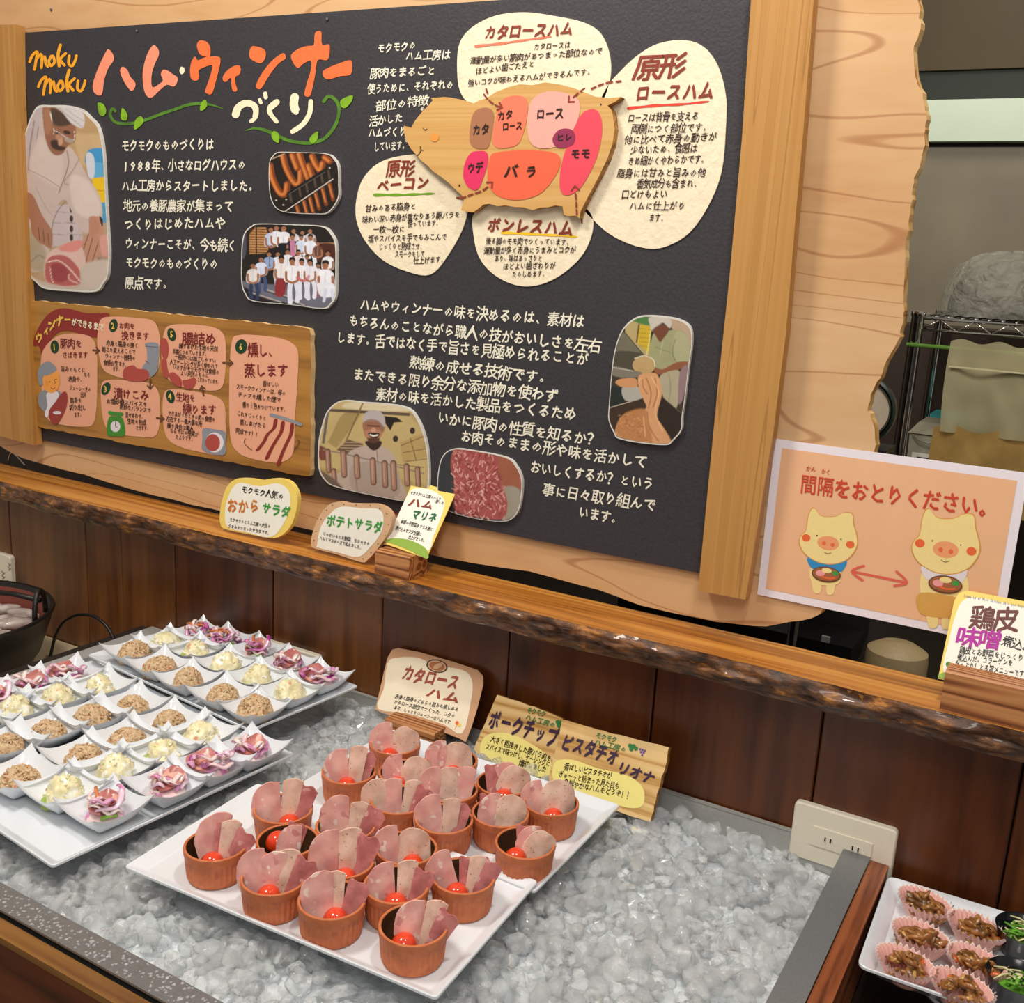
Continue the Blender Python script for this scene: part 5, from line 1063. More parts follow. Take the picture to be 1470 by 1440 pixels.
outlet('ivory wall outlet with two sockets at the right rear corner of the ice pan', -0.244, -0.125, 1.5 - 0.690, 1.5 - 0.618, [(-0.219, -0.150, 1.5 - .667, 1.5 - .646 + .004, (-0.200, -0.168))])
outlet('ivory wall outlet half hidden behind the rear salad tray', -1.107, -0.986, 1.5 - 0.690, 1.5 - 0.618, [])
ol_ = outlet('ivory wall plate with scribbles above the black pot at the left edge', -1.862, -1.742, 1.5 - 0.677, 1.5 - 0.605, [])
mb = MB(); PO3 = Plane(1.1643); r = random.Random(2)
for i in range(7): u = 2 + r.uniform(0, 10); v = 808 + i * 6; ribbon(mb, PO3, crv([(u, v), (u + 3, v + 3), (u + 1, v + 5), (u + 5, v + 2)], 3, False), .7, .0006)
tag(mb.build('scribble', M['ink'], ol_), kind='stuff')
# cable
cb = MB(); PC = Plane(1.10)
cp = [PC.at(u, v) for u, v in crv([(68, 958), (74, 935), (80, 912), (92, 893), (112, 883), (135, 885), (152, 898), (162, 915), (168, 932)], 6, False)]
cb.tube(cp, 0.0028, 8); tag(cb.build('black_cable', plain('black_rubber', '16130f', 0.4), smooth=True), 'thin black cable arching up in front of the planks beside the pot', 'cable')

# ------------------------------------------------------------------ kitchen beyond
def kbox(pl, u0, v0, u1, v1, depth, name, mat, **kw):
    a = pl.at(u0, v0); c = pl.at(u1, v1); b = MB(); b.box(a.x, c.x, a.y, a.y + depth, min(a.z, c.z), max(a.z, c.z)); return b
K1 = Plane(2.75)
olive = plain('olive_hood_panel', '40341a', 0.65, bscale=3, var=0.2); dgreen = plain('dark_green_band', '141c12', 0.6); mint = plain('pale_mint_rail', 'cfdecb', 0.25, bscale=4, var=0.05); greyp = plain('grey_steel_panel', '7f7663', 0.4, bscale=5, var=0.12, bump=0.1)
z_of = lambda u, v: K1.at(u, v).z
hd = thing('kitchen_cabinet', 'large olive and grey kitchen unit with a pale mint rail behind the shelf', 'cabinet', (-0.2, 2.9, 0))
def band(v0, v1, y0, name, mat):
    b = MB(); b.box(-1.2, 1.2, y0, 2.98, z_of(1400, v1), z_of(1400, v0)); return b.build(name, mat, hd)
band(-260, 99, 2.75, 'hood_panel', olive); band(99, 145, 2.76, 'green_band', dgreen); band(145, 205, 2.72, 'rail', mint)
band(205, 211, 2.755, 'dark_line', M['dark']); band(211, 470, 2.75, 'steel_panel', greyp);  # thin dark line between the rail and the steel panel
b = MB(); b.box(-1.2, 1.2, 2.735, 2.75, z_of(1400, 193), z_of(1400, 190)); b.build('rail_groove', plain('rail_groove_grey', '8fa08c', 0.4), hd)
dk = MB(); dk.box(-3.0, 1.4, 2.62, 2.74, 0.0, z_of(1400, 470)); tag(dk.build('darkening_backdrop', plain('dark_brown_backdrop', '33241a', 0.55)), 'added dark brown low cupboard behind the wire rack', 'backdrop')  # added dark backdrop, keeps the lower kitchen interior dark
# dark partition added so the gap under the board's left end stays dark
b = MB(); b.box(-5.6, -1.3, 2.5, 2.6, 0.0, 2.2); tag(b.build('darkening_partition', plain('brown_partition_paint', '3b2a1a', 0.6)), 'dark brown partition added to darken the gap below the blackboard at the left', 'partition')
# wire rack
KR = Plane(2.2); rk = thing('wire_rack', 'chrome wire shelving rack with round posts behind the plywood board', 'rack', (-0.2, 2.3, 0))
pa = KR.at(1315, 452); pb = KR.at(1290, 655)
def post(x, y, z0, z1, r=0.0125):
    b = MB(); b.lathe([(r, 0), (r, z1 - z0 - .01), (r * 1.12, z1 - z0 - .008), (r * 1.12, z1 - z0), (0.001, z1 - z0 + .002)], 20, x, y, z0); o = b.build('post', M['chrome'], rk, smooth=True, angle=40); return o
px = (pa.x + pb.x) / 2
post(px + .002, 2.2, 0.05, KR.at(1317, 450).z + .004)
KR2 = Plane(2.62 - .01)
xb = KR2.at(1340, 540).x; post(xb, 2.58, 0.05, KR.at(1317, 450).z + .0, 0.011)
post(0.45, 2.2, 0.05, 1.45); post(0.45, 2.58, 0.05, 1.45)
zt, zb = KR.at(1340, 460).z + .008, KR.at(1340, 476).z
for nm, zz in (('top_rail', KR.at(1340, 458).z), ('bottom_rail', KR.at(1340, 474).z)):
    b = MB(); b.tube([(px, 2.2, zz), (0.45, 2.2, zz)], 0.0028, 8); b.build(nm, M['chrome'], rk, smooth=True)
b = MB(); pts = []; za, zc = KR.at(1340, 458).z, KR.at(1340, 474).z
for i in range(26): pts.append((px + 0.012 + i * 0.0315, 2.2, za if i % 2 else zc))
for a, c in zip(pts[:-1], pts[1:]): b.tube([a, c], 0.0022, 6)
b.build('zigzag_wire', M['chrome'], rk, smooth=True)
b = MB()
for i in range(34): b.tube([(px + 0.01 + i * 0.024, 2.2, za + .004), (px + 0.01 + i * 0.024, 2.58, za + .004)], 0.0016, 6)
for y in (2.3, 2.4, 2.5, 2.58): b.tube([(px, y, za), (0.45, y, za)], 0.0026, 6)
tag(b.build('shelf_wires', M['chrome'], rk, smooth=True), kind='stuff')
# plastic cover on the rack
pm, N, Lk, P = newmat('clear_plastic_film'); P.inputs['Base Color'].default_value = (0.55, 0.55, 0.48, 1); P.inputs['Roughness'].default_value = 0.15; P.inputs['Alpha'].default_value = 0.28
nz = N.new('ShaderNodeTexNoise'); nz.inputs['Scale'].default_value = 28; nz.inputs['Detail'].default_value = 5; nz.inputs['Distortion'].default_value = 1.5
tc = N.new('ShaderNodeTexCoord'); Lk.new(tc.outputs['Object'], nz.inputs['Vector']); bu = N.new('ShaderNodeBump'); bu.inputs['Strength'].default_value = 1.0; bu.inputs['Distance'].default_value = 0.02
Lk.new(nz.outputs['Fac'], bu.inputs['Height']); Lk.new(bu.outputs['Normal'], P.inputs['Normal'])
cx = KR.at(1400, 455).x + .03; rx = 0.125; hz = KR.at(1390, 362).z - za
vs = []; fs = []; na, nb = 60, 22
for j in range(nb + 1):
    t = j / nb * math.pi / 2
    for i in range(na):
        a = 2 * math.pi * i / na; w = 1 + 0.05 * noise.noise(Vector((math.cos(a) * 3, math.sin(a) * 3, j * .35))) + 0.03 * noise.noise(Vector((math.cos(a) * 9, math.sin(a) * 9, j * .9)))
        vs.append((cx + rx * math.cos(t) ** .7 * math.cos(a) * w, 2.39 + 0.16 * math.cos(t) ** .7 * math.sin(a) * w, za + .008 + hz * math.sin(t) * w))
for j in range(nb):
    for i in range(na): fs.append((j * na + i, j * na + (i + 1) % na, (j + 1) * na + (i + 1) % na, (j + 1) * na + i))
tag(mk('plastic_cover', vs, fs, pm, smooth=True), 'crumpled clear plastic cover over a domed bundle on top of the rack', 'plastic cover')
vs2 = [(cx + (x - cx) * .86, 2.39 + (y - 2.39) * .86, za + .008 + (z - za - .008) * .84) for x, y, z in vs]
tag(mk('cloth_bundle', vs2, fs, plain('grey_green_cloth', '5b5748', 0.8, bump=.4, bscale=30, var=.12), smooth=True), 'greyish rounded bundle under the plastic cover', 'bundle')
# green rod and curtain
KG = Plane(2.17); g0, g1 = KG.at(1299, 495), KG.at(1368, 506)
b = MB(); b.tube([Vector((g0.x, 2.188, g0.z)), (0.45, 2.188, g0.z)], 0.004, 10); tag(b.build('curtain_rod', plain('green_rod', '5f8a34', 0.4), smooth=True), 'thin green rod across the wire rack', 'rod')
cl = KG.at(1366, 500).x; zt2, zm, zb2 = KG.at(1380, 494).z + .006, KG.at(1380, 622).z, KG.at(1380, 735).z
def curtain(x0, x1, z0, z1, y, nm, mat, parent=None, amp=0.010, f=55):
    vs = []; fs = []; n, m_ = 160, 20
    for j in range(m_ + 1):
        for i in range(n + 1):
            x = x0 + (x1 - x0) * i / n; t = j / m_
            vs.append((x + .004 * math.sin(t * 3 + x * 9), y + amp * math.sin(x * f + .8 * math.sin(x * 23)) * (.6 + .4 * t) + .006 * noise.noise(Vector((x * 30, t * 3, 0))), z1 + (z0 - z1) * t + (.004 * math.sin(x * f * 1.7) if j == 0 else 0)))
    for j in range(m_):
        for i in range(n): a = j * (n + 1) + i; fs.append((a, a + 1, a + n + 2, a + n + 1))
    return mk(nm, vs, fs, mat, parent, smooth=True)
sheer, N, Lk, P = newmat('sheer_beige_weave'); P.inputs['Base Color'].default_value = srgb('b9b088') + (1,); P.inputs['Roughness'].default_value = .8; P.inputs['Alpha'].default_value = .72
ct = thing('cafe_curtain', 'sheer beige-green cafe curtain with tan lower hem hanging in the kitchen', 'curtain', (0.15, 2.17, zb2))
curtain(cl, 0.46, zm, zt2, 2.17, 'sheer_cloth', sheer, ct); curtain(cl - .008, 0.46, zb2, zm + .01, 2.165, 'tan_hem', plain('tan_cloth', 'a98748', .8, bump=.3, bscale=60), ct, amp=.014, f=42)
b = MB(); b.box(cl + .002, .455, 2.152, 2.1585, KG.at(1380, 528).z, KG.at(1380, 526).z); b.build('seam', plain('curtain_seam', 'c9c196', .8), ct)
# white box with a label, teal box, round tray
KX = Plane(2.25); x0, x1 = KX.at(1302, 650).x, KX.at(1364, 630).x; z0, z1 = KX.at(1330, 700).z, KX.at(1302, 620).z
bx = thing('storage_box', 'grey-white lidded storage box beside the chrome post', 'box', ((x0 + x1) / 2, 2.3, z0))
b = MB(); b.slab([(x0, 2.25, z1), (x1, 2.25, z1), (x1 - .004, 2.255, z0), (x0 + .002, 2.255, z0)], [(x0, 2.4, z1), (x1, 2.4, z1), (x1 - .004, 2.395, z0), (x0 + .002, 2.395, z0)]); b.build('body', plain('box_plastic', 'a9a690', .5), bx)
b = MB(); b.slab([(x0 - .003, 2.245, z1), (x1 + .003, 2.245, z1), (x1 - .004, 2.30, z1 + .018), (x0 + .008, 2.30, z1 + .018)], [(x0 - .003, 2.41, z1), (x1 + .003, 2.41, z1), (x1 - .004, 2.40, z1 + .018), (x0 + .008, 2.40, z1 + .018)]); b.build('lid', plain('lid_plastic', '8d8773', .4), bx)
b = MB(); b.tube([(x0 + .006, 2.243, z1 - .002), (x0 + .02, 2.240, z1 - .013), ((x0 + x1) / 2, 2.239, z1 - .018), (x1 - .02, 2.240, z1 - .013), (x1 - .006, 2.243, z1 - .002)], .0013, 6); b.build('handle', plain('handle_grey', '6f6a58', .5), bx, smooth=True)
b = MB(); b.box(x0 + .01, x1 - .015, 2.2488, 2.2498, z1 - .062, z1 - .040); b.build('paper_label', M['cardw'], bx)
b = MB(); b.box(x0 + .02, x0 + .05, 2.2484, 2.2488, z1 - .050, z1 - .048); b.box(x0 + .024, x0 + .03, 2.2484, 2.2488, z1 - .058, z1 - .053); b.box(x0 + .036, x0 + .045, 2.2484, 2.2488, z1 - .058, z1 - .055); b.build('label_marks', M['ink'], bx)
KT = Plane(2.45); a = KT.at(1335, 594); c = KT.at(1364, 602); b = MB(); b.box(a.x, c.x + .03, 2.45, 2.55, a.z - .12, a.z); tag(b.build('teal_tub', plain('teal_plastic', '2f8c8a', .4)), 'teal plastic tub behind the storage box', 'tub')
KQ = Plane(1.9); q1 = KQ.at(1287, 594); q0 = KQ.at(1250, 594); r = q1.x - q0.x + .018; cx = q1.x - r
tr = thing('round_tray', 'round dark green tray standing on edge behind the plywood, pale inside', 'tray', (cx, 1.9, q1.z - r))
def ydisc(prof, nm, mat):
    b = MB(); b.lathe(prof, 48); vv = [Vector((cx + p.x, 1.9 - p.z, q1.z + p.y)) for p in b.v]; mk(nm, vv, b.f, mat, tr, smooth=True, angle=40)
ydisc([(r * .80, .004), (r * .86, .010), (r * .90, .006), (r * .93, .012), (r, .010), (r, -.006), (r * .8, -.006)], 'rim', plain('dark_green_rim', '1d2a24', .25)); ydisc([(.0005, .003), (r * .82, .003), (r * .82, -.005), (.0005, -.005)], 'inside', plain('pale_tray_inside', 'd8c8b0', .4))
ydisc([(r * .905, .0105), (r * .915, .0115), (r * .925, .0105)], 'chrome_line', M['chrome'])
b = MB(); b.box(cx - .06, cx + .06, 1.86, 1.94, .841, q1.z - r); tag(b.build('dark_crate', plain('dark_crate_plastic', '1c1a18', .5)), 'dark crate holding up the round green tray', 'crate')
# below the notice
KP = Plane(1.6); a = KP.at(1140, 892); c = KP.at(1128, 935)
b = MB(); b.lathe([(.008, 0), (.008, a.z - .841), (.0095, a.z - .836), (.001, a.z - .831)], 16, a.x, 1.6, .841); tag(b.build('chrome_pipe', M['chrome'], smooth=True, angle=40), 'short chrome pipe in the gap below the peach notice', 'pipe')
KP = Plane(1.75); a = KP.at(1150, 905); c = KP.at(1215, 990); ap = thing('black_appliance', 'black kitchen appliance with small buttons in the gap below the notice', 'appliance', ((a.x + c.x) / 2, 1.8, .9))
b = MB(); b.box(a.x - .35, c.x, 1.75, 1.85, .841, a.z - .012); b.build('body', plain('black_appliance_plastic', '17181a', .3), ap)
b = MB(); b.box(KP.at(1180, 915).x, KP.at(1192, 915).x, 1.745, 1.752, KP.at(1185, 921).z, KP.at(1185, 913).z); b.build('button', plain('grey_button', '9a9a9a', .4), ap)
a = KP.at(1240, 950); b = MB(); b.lathe([(.001, .03), (.03, .027), (.05, .015), (.052, 0), (.052, .841 - KP.at(1265, 955).z), (.001, .841 - KP.at(1265, 955).z)], 30, KP.at(1280, 950).x, 1.80, KP.at(1265, 955).z); tag(b.build('lidded_pail', plain('beige_lid', 'b09a72', .45), smooth=True, angle=40), 'beige round lidded pail in the dark gap at the right', 'pail')
b = MB(); b.box(-1.2, .9, 1.5, 2.1, .80, .84); b.box(-1.2, .9, 1.5, 2.1, 0, .80); tag(b.build('kitchen_counter', plain('dark_kitchen_counter', '1f1712', .4)), 'dark kitchen counter behind the plank half wall', 'counter')
# hook wire at the left end
KH = Plane(1.21); b = MB(); b.tube([KH.at(u, v) for u, v in crv([(12, 668), (13, 656), (18, 650), (25, 656), (36, 668)], 5, False)], .0012, 6); tag(b.build('wire_hook', M['chrome'], smooth=True), 'thin bent wire under the left end of the blackboard', 'wire')
# ------------------------------------------------------------------ ice counter
ZR = 1.5 - 0.659; XL, XR, YF, YB = -1.335, -0.181, 0.574, 1.166
pan = thing('ice_pan', 'long stainless steel ice pan with wet flat rim, filled with crushed ice', 'ice pan', ((XL + XR) / 2, .87, ZR - .12))
def rim(x0, x1, y0, y1, nm, mat):
    b = MB(); b.box(x0, x1, y0, y1, ZR - .0025, ZR); return b.build(nm, mat, pan)
rim(XL - .03, XR + .031, YF - .028, YF, 'front_rim', M['steeld']); rim(XR, XR + .031, YF, YB + .006, 'right_rim', M['steelr']); rim(XL - .03, XL, YF, YB + .006, 'left_rim', M['steel']); rim(XL, XR, YB, YB + .006, 'back_rim', M['steel'])
D = ZR - .12
for nm, q in (('back_wall', [(XL, YB, ZR - .002), (XR, YB, ZR - .002), (XR, YB, D), (XL, YB, D)]), ('front_wall', [(XL, YF, ZR - .002), (XR, YF, ZR - .002), (XR, YF, D), (XL, YF, D)]),
              ('right_wall', [(XR, YF, ZR - .002), (XR, YB, ZR - .002), (XR, YB, D), (XR, YF, D)]), ('left_wall', [(XL, YF, ZR - .002), (XL, YB, ZR - .002), (XL, YB, D), (XL, YF, D)]), ('bottom', [(XL, YF, D), (XR, YF, D), (XR, YB, D), (XL, YB, D)])):
    b = MB(); c = Vector(((XL + XR) / 2, .87, ZR)); n = {'back_wall': (0, .002, 0), 'front_wall': (0, -.002, 0), 'right_wall': (.002, 0, 0), 'left_wall': (-.002, 0, 0), 'bottom': (0, 0, -.002)}[nm]
    b.slab([Vector(p) for p in q], [Vector(p) + Vector(n) for p in q]); b.build(nm, M['steel'], pan)
# droplets on the wet front rim
def ico(sub, r=1.0):
    bm = bmesh.new(); bmesh.ops.create_icosphere(bm, subdivisions=sub, radius=r); vs = [v.co.copy() for v in bm.verts]; fs = [tuple(v.index for v in f.verts) for f in bm.faces]; bm.free(); return vs, fs
I1 = ico(1); I2 = ico(2); I3 = ico(3); I4 = ico(4)
wm, N, Lk, P = newmat('water_drop'); P.inputs['Base Color'].default_value = (1, 1, 1, 1); P.inputs['Roughness'].default_value = .02; P.inputs['Alpha'].default_value = .3; P.inputs['IOR'].default_value = 1.33
RND.seed(21); b = MB()
for i in range(420):
    x = RND.uniform(-1.05, -.55); y = RND.uniform(YF - .026, YF - .002); r = RND.uniform(.0006, .0022)
    b.add([Vector((x + v.x * r, y + v.y * r, ZR + max(0, v.z) * r * .55)) for v in I1[0]], I1[1])
tag(b.build('water_drops', wm, pan, smooth=True), kind='stuff')
# timber round the pan
ctr = thing('serving_counter', 'dark reddish wooden counter cabinet around the ice pan', 'counter', (-.8, .84, 0))
b = MB(); b.box(XL - .055, XR + .052, YF - .046, YF - .0305, 0, ZR - .014); b.build('front_board', M['counter'], ctr)
b = MB(); b.box(XL - .055, XR + .052, YF - .049, YF - .0305, ZR - .0135, ZR - .006); b.build('front_moulding', wood('gold_brown_moulding', ['3a200e', '6b4420', '9a6c34'], 'x', 50, 8, .25, .1, .05, .6, coat=.5), ctr)
b = MB(); b.box(XR + .0315, XR + .052, YF - .030, YB + .004, 0, ZR - .004); b.build('side_board', M['counterside'], ctr)
b = MB(); b.box(XL - .055, XL - .031, YF - .030, YB + .004, 0, ZR - .004); b.build('side_board', M['dark'], ctr)
b = MB(); b.box(XL - .03, XR + .03, YF - .028, YB, 0, D - .01); b.build('carcass', M['dark'], ctr)
b = MB(); b.box(XR + .053, .9, .5, 1.172, 0, 1.5 - .745); tag(b.build('side_counter', plain('dark_side_counter', '1c120c', .35)), 'low dark counter right of the ice pan', 'counter')
lc = MB(); lc.box(-2.6, XL - .056, .5, 1.172, 0, 1.5 - .7462); tag(lc.build('side_counter', plain('beige_counter_top', 'cdbb9a', .4)), 'beige counter top under the black pot at the left', 'counter')

# ------------------------------------------------------------------ trays (rectangular porcelain)
TRAYS = []
def tray(label, cx, cy, lx, ly, z, rz=0, lip=0.016, h=0.012, name='serving_plate', corner=.004):
    """flat well, sloping rim, thin turned edge"""
    def ring(hx, hy, z_, r, n=4):
        out = []
        for sx, sy, a0 in ((1, 1, 0), (-1, 1, 90), (-1, -1, 180), (1, -1, 270)):
            for k in range(n): a = math.radians(a0 + 90 * k / (n - 1)); out.append((sx * (hx - r) + r * math.cos(a), sy * (hy - r) + r * math.sin(a), z_))
        return out
    hx, hy = lx / 2, ly / 2; c = corner
    prof = [(hx - lip, hy - lip, .004, c * .6), (hx - lip * .8, hy - lip * .8, .0048, c * .7), (hx - .003, hy - .003, h, c), (hx - .0008, hy - .0008, h + .0008, c), (hx, hy, h, c), (hx, hy, h - .0025, c), (hx - .003, hy - .003, h - .005, c), (hx - lip, hy - lip, 0.0, c), (hx - lip - .004, hy - lip - .004, 0.0, c)]
    vs = []; fs = []; R_ = [ring(*p) for p in prof]; n = len(R_[0])
    for q in R_: vs += q
    for j in range(len(R_) - 1):
        for k in range(n): fs.append((j * n + k, j * n + (k + 1) % n, (j + 1) * n + (k + 1) % n, (j + 1) * n + k))
    fs.append(tuple(range(n))); fs.append(tuple((len(R_) - 1) * n + k for k in range(n)))
    o = mk(name, vs, fs, M['ceramic'], None, True, local=True, angle=35); o.location = (cx, cy, z); o.rotation_euler = (0, 0, math.radians(rz))
    tag(o, label, 'plate'); TRAYS.append((cx, cy, hx, hy, z)); return o
ZP = 1.5 - .652
tray('front white rectangular plate carrying eleven terracotta cups', -.6160, .7545, .378, .206, ZP + .003, 3.0)
tray('rear white rectangular plate carrying eleven terracotta cups', -.6015, .961, .345, .214, ZP - .001, 0.0)
tray('white rectangular tray at the back carrying fifteen salad dishes', -1.0704, 1.0429, .374, .1985, 1.5 - .634, -6.3)
tray('front left white rectangular tray carrying twelve salad dishes', -.956, .776, .232, .331, ZP + .004, -5.7)
tray('left white rectangular tray partly hidden by its salad dishes', -1.190, .800, .205, .330, ZP + .004, -7.0)

# ------------------------------------------------------------------ ice
im, N, Lk, P = newmat('crushed_ice'); P.inputs['Base Color'].default_value = (.97, .985, .99, 1); P.inputs['Roughness'].default_value = .05
P.inputs['Transmission Weight'].default_value = .8; P.inputs['IOR'].default_value = 1.31; P.inputs['Alpha'].default_value = .68
nz = N.new('ShaderNodeTexNoise'); nz.inputs['Scale'].default_value = 90; nz.inputs['Detail'].default_value = 4; tc = N.new('ShaderNodeTexCoord'); Lk.new(tc.outputs['Object'], nz.inputs['Vector'])
mr = N.new('ShaderNodeMapRange'); mr.inputs[1].default_value = .35; mr.inputs[2].default_value = .65; mr.inputs[3].default_value = .95; mr.inputs[4].default_value = .55; Lk.new(nz.outputs['Fac'], mr.inputs[0]); Lk.new(mr.outputs[0], P.inputs['Transmission Weight'])
bu = N.new('ShaderNodeBump'); bu.inputs['Strength'].default_value = .1; bu.inputs['Distance'].default_value = .0006; Lk.new(nz.outputs['Fac'], bu.inputs['Height']); Lk.new(bu.outputs['Normal'], P.inputs['Normal'])
M['ice'] = im
def chunk(seed):
    """broken lump with flat fracture faces"""
    r = random.Random(seed); bm = bmesh.new(); st_ = Vector((r.uniform(.9, 1.35), r.uniform(.75, 1.1), r.uniform(.55, .9)))
    for k in range(17):
        d = Vector((r.gauss(0, 1), r.gauss(0, 1), r.gauss(0, 1))).normalized() * r.uniform(.85, 1.05); bm.verts.new((d.x * st_.x, d.y * st_.y, d.z * st_.z))
    res = bmesh.ops.convex_hull(bm, input=bm.verts); bmesh.ops.delete(bm, geom=[v for v in bm.verts if not v.link_faces], context='VERTS')
    bmesh.ops.dissolve_limit(bm, angle_limit=math.radians(14), verts=bm.verts, edges=bm.edges)
    bmesh.ops.bevel(bm, geom=list(bm.edges), offset=.09, segments=1, affect='EDGES', profile=.6)
    bmesh.ops.triangulate(bm, faces=bm.faces)
    bm.verts.index_update(); vs = [v.co.copy() for v in bm.verts]; fs = [tuple(v.index for v in f.verts) for f in bm.faces]; bm.free(); return vs, fs
CH = [chunk(i) for i in range(14)]
CHM = []
for i, (v, f) in enumerate(CH):
    me = bpy.data.meshes.new('ice_chunk'); me.from_pydata([tuple(p) for p in v], [], f); me.materials.append(im)
    me.polygons.foreach_set('use_smooth', [True] * len(f)); me.set_sharp_from_angle(angle=math.radians(20)); CHM.append(me)
def surf(x, y):
    h = 1.5 - .674 + .009 * noise.noise(Vector((x * 9, y * 9, 2))) + .006 * noise.noise(Vector((x * 25, y * 25, 5)))
    h -= .020 * max(0, min(1, (x + .42) / .2)) * max(0, min(1, (y - .85) / .25)) * .8
    if x < -.45: h += .004
    return h
def under(x, y, m):
    for cx, cy, hx, hy, z in TRAYS:
        if abs(x - cx) < hx + m and abs(y - cy) < hy + m: return z
    return None
# lower bed of packed ice
vs = []; fs = []; nx, ny = 190, 96
for j in range(ny + 1):
    for i in range(nx + 1):
        x = XL + .001 + (XR - XL - .002) * i / nx; y = YF + .001 + (YB - YF - .002) * j / ny
        z = surf(x, y) - .013 + .005 * noise.noise(Vector((x * 60, y * 60, 9))); u = under(x, y, .012)
        if u: z = min(z, u - .010)
        vs.append((x, y, z))
for j in range(ny):
    for i in range(nx): a = j * (nx + 1) + i; fs.append((a, a + 1, a + nx + 2, a + nx + 1))
tag(mk('packed_ice', vs, fs, plain('packed_ice', 'd6dce0', .25, bump=.6, bscale=120, var=.12)), 'bed of packed grey ice under the loose chunks', 'ice', kind='stuff')
RND.seed(11); cand = []
st_ = .0165; nx = int((XR - XL) / st_); ny = int((YB - YF) / st_)
for layer in range(2):
    for j in range(ny + 1):
        for i in range(nx + 1):
            x = XL + .012 + (i + RND.uniform(-.45, .45)) * st_; y = YF + .012 + (j + RND.uniform(-.45, .45)) * st_
            if layer == 1 and RND.random() < .35: continue
            r = RND.choice((.0075, .0095, .0115, .0135, .0165)) * RND.uniform(.85, 1.15)
            if not (XL + r < x < XR - r and YF + r < y < YB - r): continue
            z = surf(x, y) - .004 + layer * .004 + RND.uniform(-.003, .003)
            u = under(x, y, r * .9)
            if u is not None: z = min(z, u - r * 1.05 - .001)
            hid = under(x, y, -.02) is not None
            if hid: continue
            cand.append((x, y, z, r, RND.randrange(14), RND.uniform(0, 6.28), RND.uniform(-.7, .7), RND.uniform(-.7, .7)))
def vis(c):
    p = Vector((c[0], c[1], c[2])) - EYE; d = p.dot(FWD); u = 735 + F * p.dot(RIGHT) / d; v = 720 - F * p.dot(UP) / d
    if not (0 < u < 1470 and 0 < v < 1440) or c[2] < surf(c[0], c[1]) - .004: return 0
    if under(c[0], c[1], .012) is not None: return 0
    return c[3] / d
order = sorted(range(len(cand)), key=lambda i: -vis(cand[i])); big = set(order[:300])
ig = MB()
from mathutils import Euler
for i, c in enumerate(cand):
    R3 = Euler((c[6], c[7], c[5]))
    if i in big:
        o = bpy.data.objects.new('ice_chunk', CHM[c[4]]); COL.objects.link(o); o.location = c[:3]; o.rotation_euler = R3; o.scale = (c[3],) * 3
        tag(o, 'loose clear chunk of crushed ice lying in the steel pan', 'ice', 'loose ice chunks in the pan')
    else:
        Rm = R3.to_matrix(); v, f = CH[c[4]]; ig.add([Rm @ p * c[3] + Vector(c[:3]) for p in v], f)
o = ig.build('crushed_ice', im, smooth=True, angle=20); tag(o, 'smaller crushed ice filling the steel pan between the loose chunks', 'ice', kind='stuff')

# ------------------------------------------------------------------ terracotta cups with ham
M['terra'] = speck('terracotta', 'cc7444', [('b8623a', .66, 60)], 90, .55, .15, base2='bf683c')
M['terrain_'] = plain('cup_inside_glaze', '4d3320', .35, var=.15, bscale=40)
RO = .0345; HC = .046; CS = .945; CZ = .785
me_outer = MB()
ribs = lambda t, j: 1 + (.018 * math.sin(t * 34 + .4) if 3 <= j <= 6 else 0)
me_outer.lathe([(.001, 0), (.028, 0), (.0302, .0012), (.0312, .005), (.0318, .012), (.0325, .022), (.0331, .0325), (.0338, .034), (.0345, .0375), (.0346, .0452), (.0340, .0460), (.0322, .0460), (.0315, .0450)], 136, mod=ribs)
me_in = MB(); me_in.lathe([(.0315, .0450), (.0305, .036), (.0285, .010), (.026, .005), (.001, .004)], 48)
cup_body = me_outer.build('cup_body', M['terra'], smooth=True, local=True, angle=30); cup_in = me_in.build('glazed_inside', M['terrain_'], smooth=True, local=True)
BODY, INNER = cup_body.data, cup_in.data; bpy.data.objects.remove(cup_body); bpy.data.objects.remove(cup_in)
def inst(name, me, parent=None, loc=(0, 0, 0), rz=0, sc=None):
    o = bpy.data.objects.new(name, me); COL.objects.link(o); o.parent = parent; o.location = loc; o.rotation_euler = (0, 0, rz)
    if sc: o.scale = sc
    return o
M['hpale'] = speck('pale_pink_ham', 'efb6aa', [('f6d8cb', .66, 90), ('d28d8a', .68, 60)], 60, .38, .25, .15, base2='e29f98', bd=.001, coat=.2)
M['hbeige'] = speck('beige_sausage_slice', 'e6c2ae', [('9a7a60', .70, 330), ('c4cc84', .77, 140)], 120, .4, .15, .15, base2='deb39f', bd=.0008, coat=.15)
M['hdark'] = speck('dark_pink_ham', 'cc807c', [('dba29a', .64, 90)], 80, .36, .25, .15, base2='b26664', bd=.001, coat=.2)
M['tomato'] = plain('cherry_tomato', 'e0401c', .12, var=.12, bscale=60, coat=.5)
M['tomcut'] = speck('tomato_cut_face', 'e8552a', [('f2b060', .6, 200)], 200, .15, .2, .2, coat=.5)
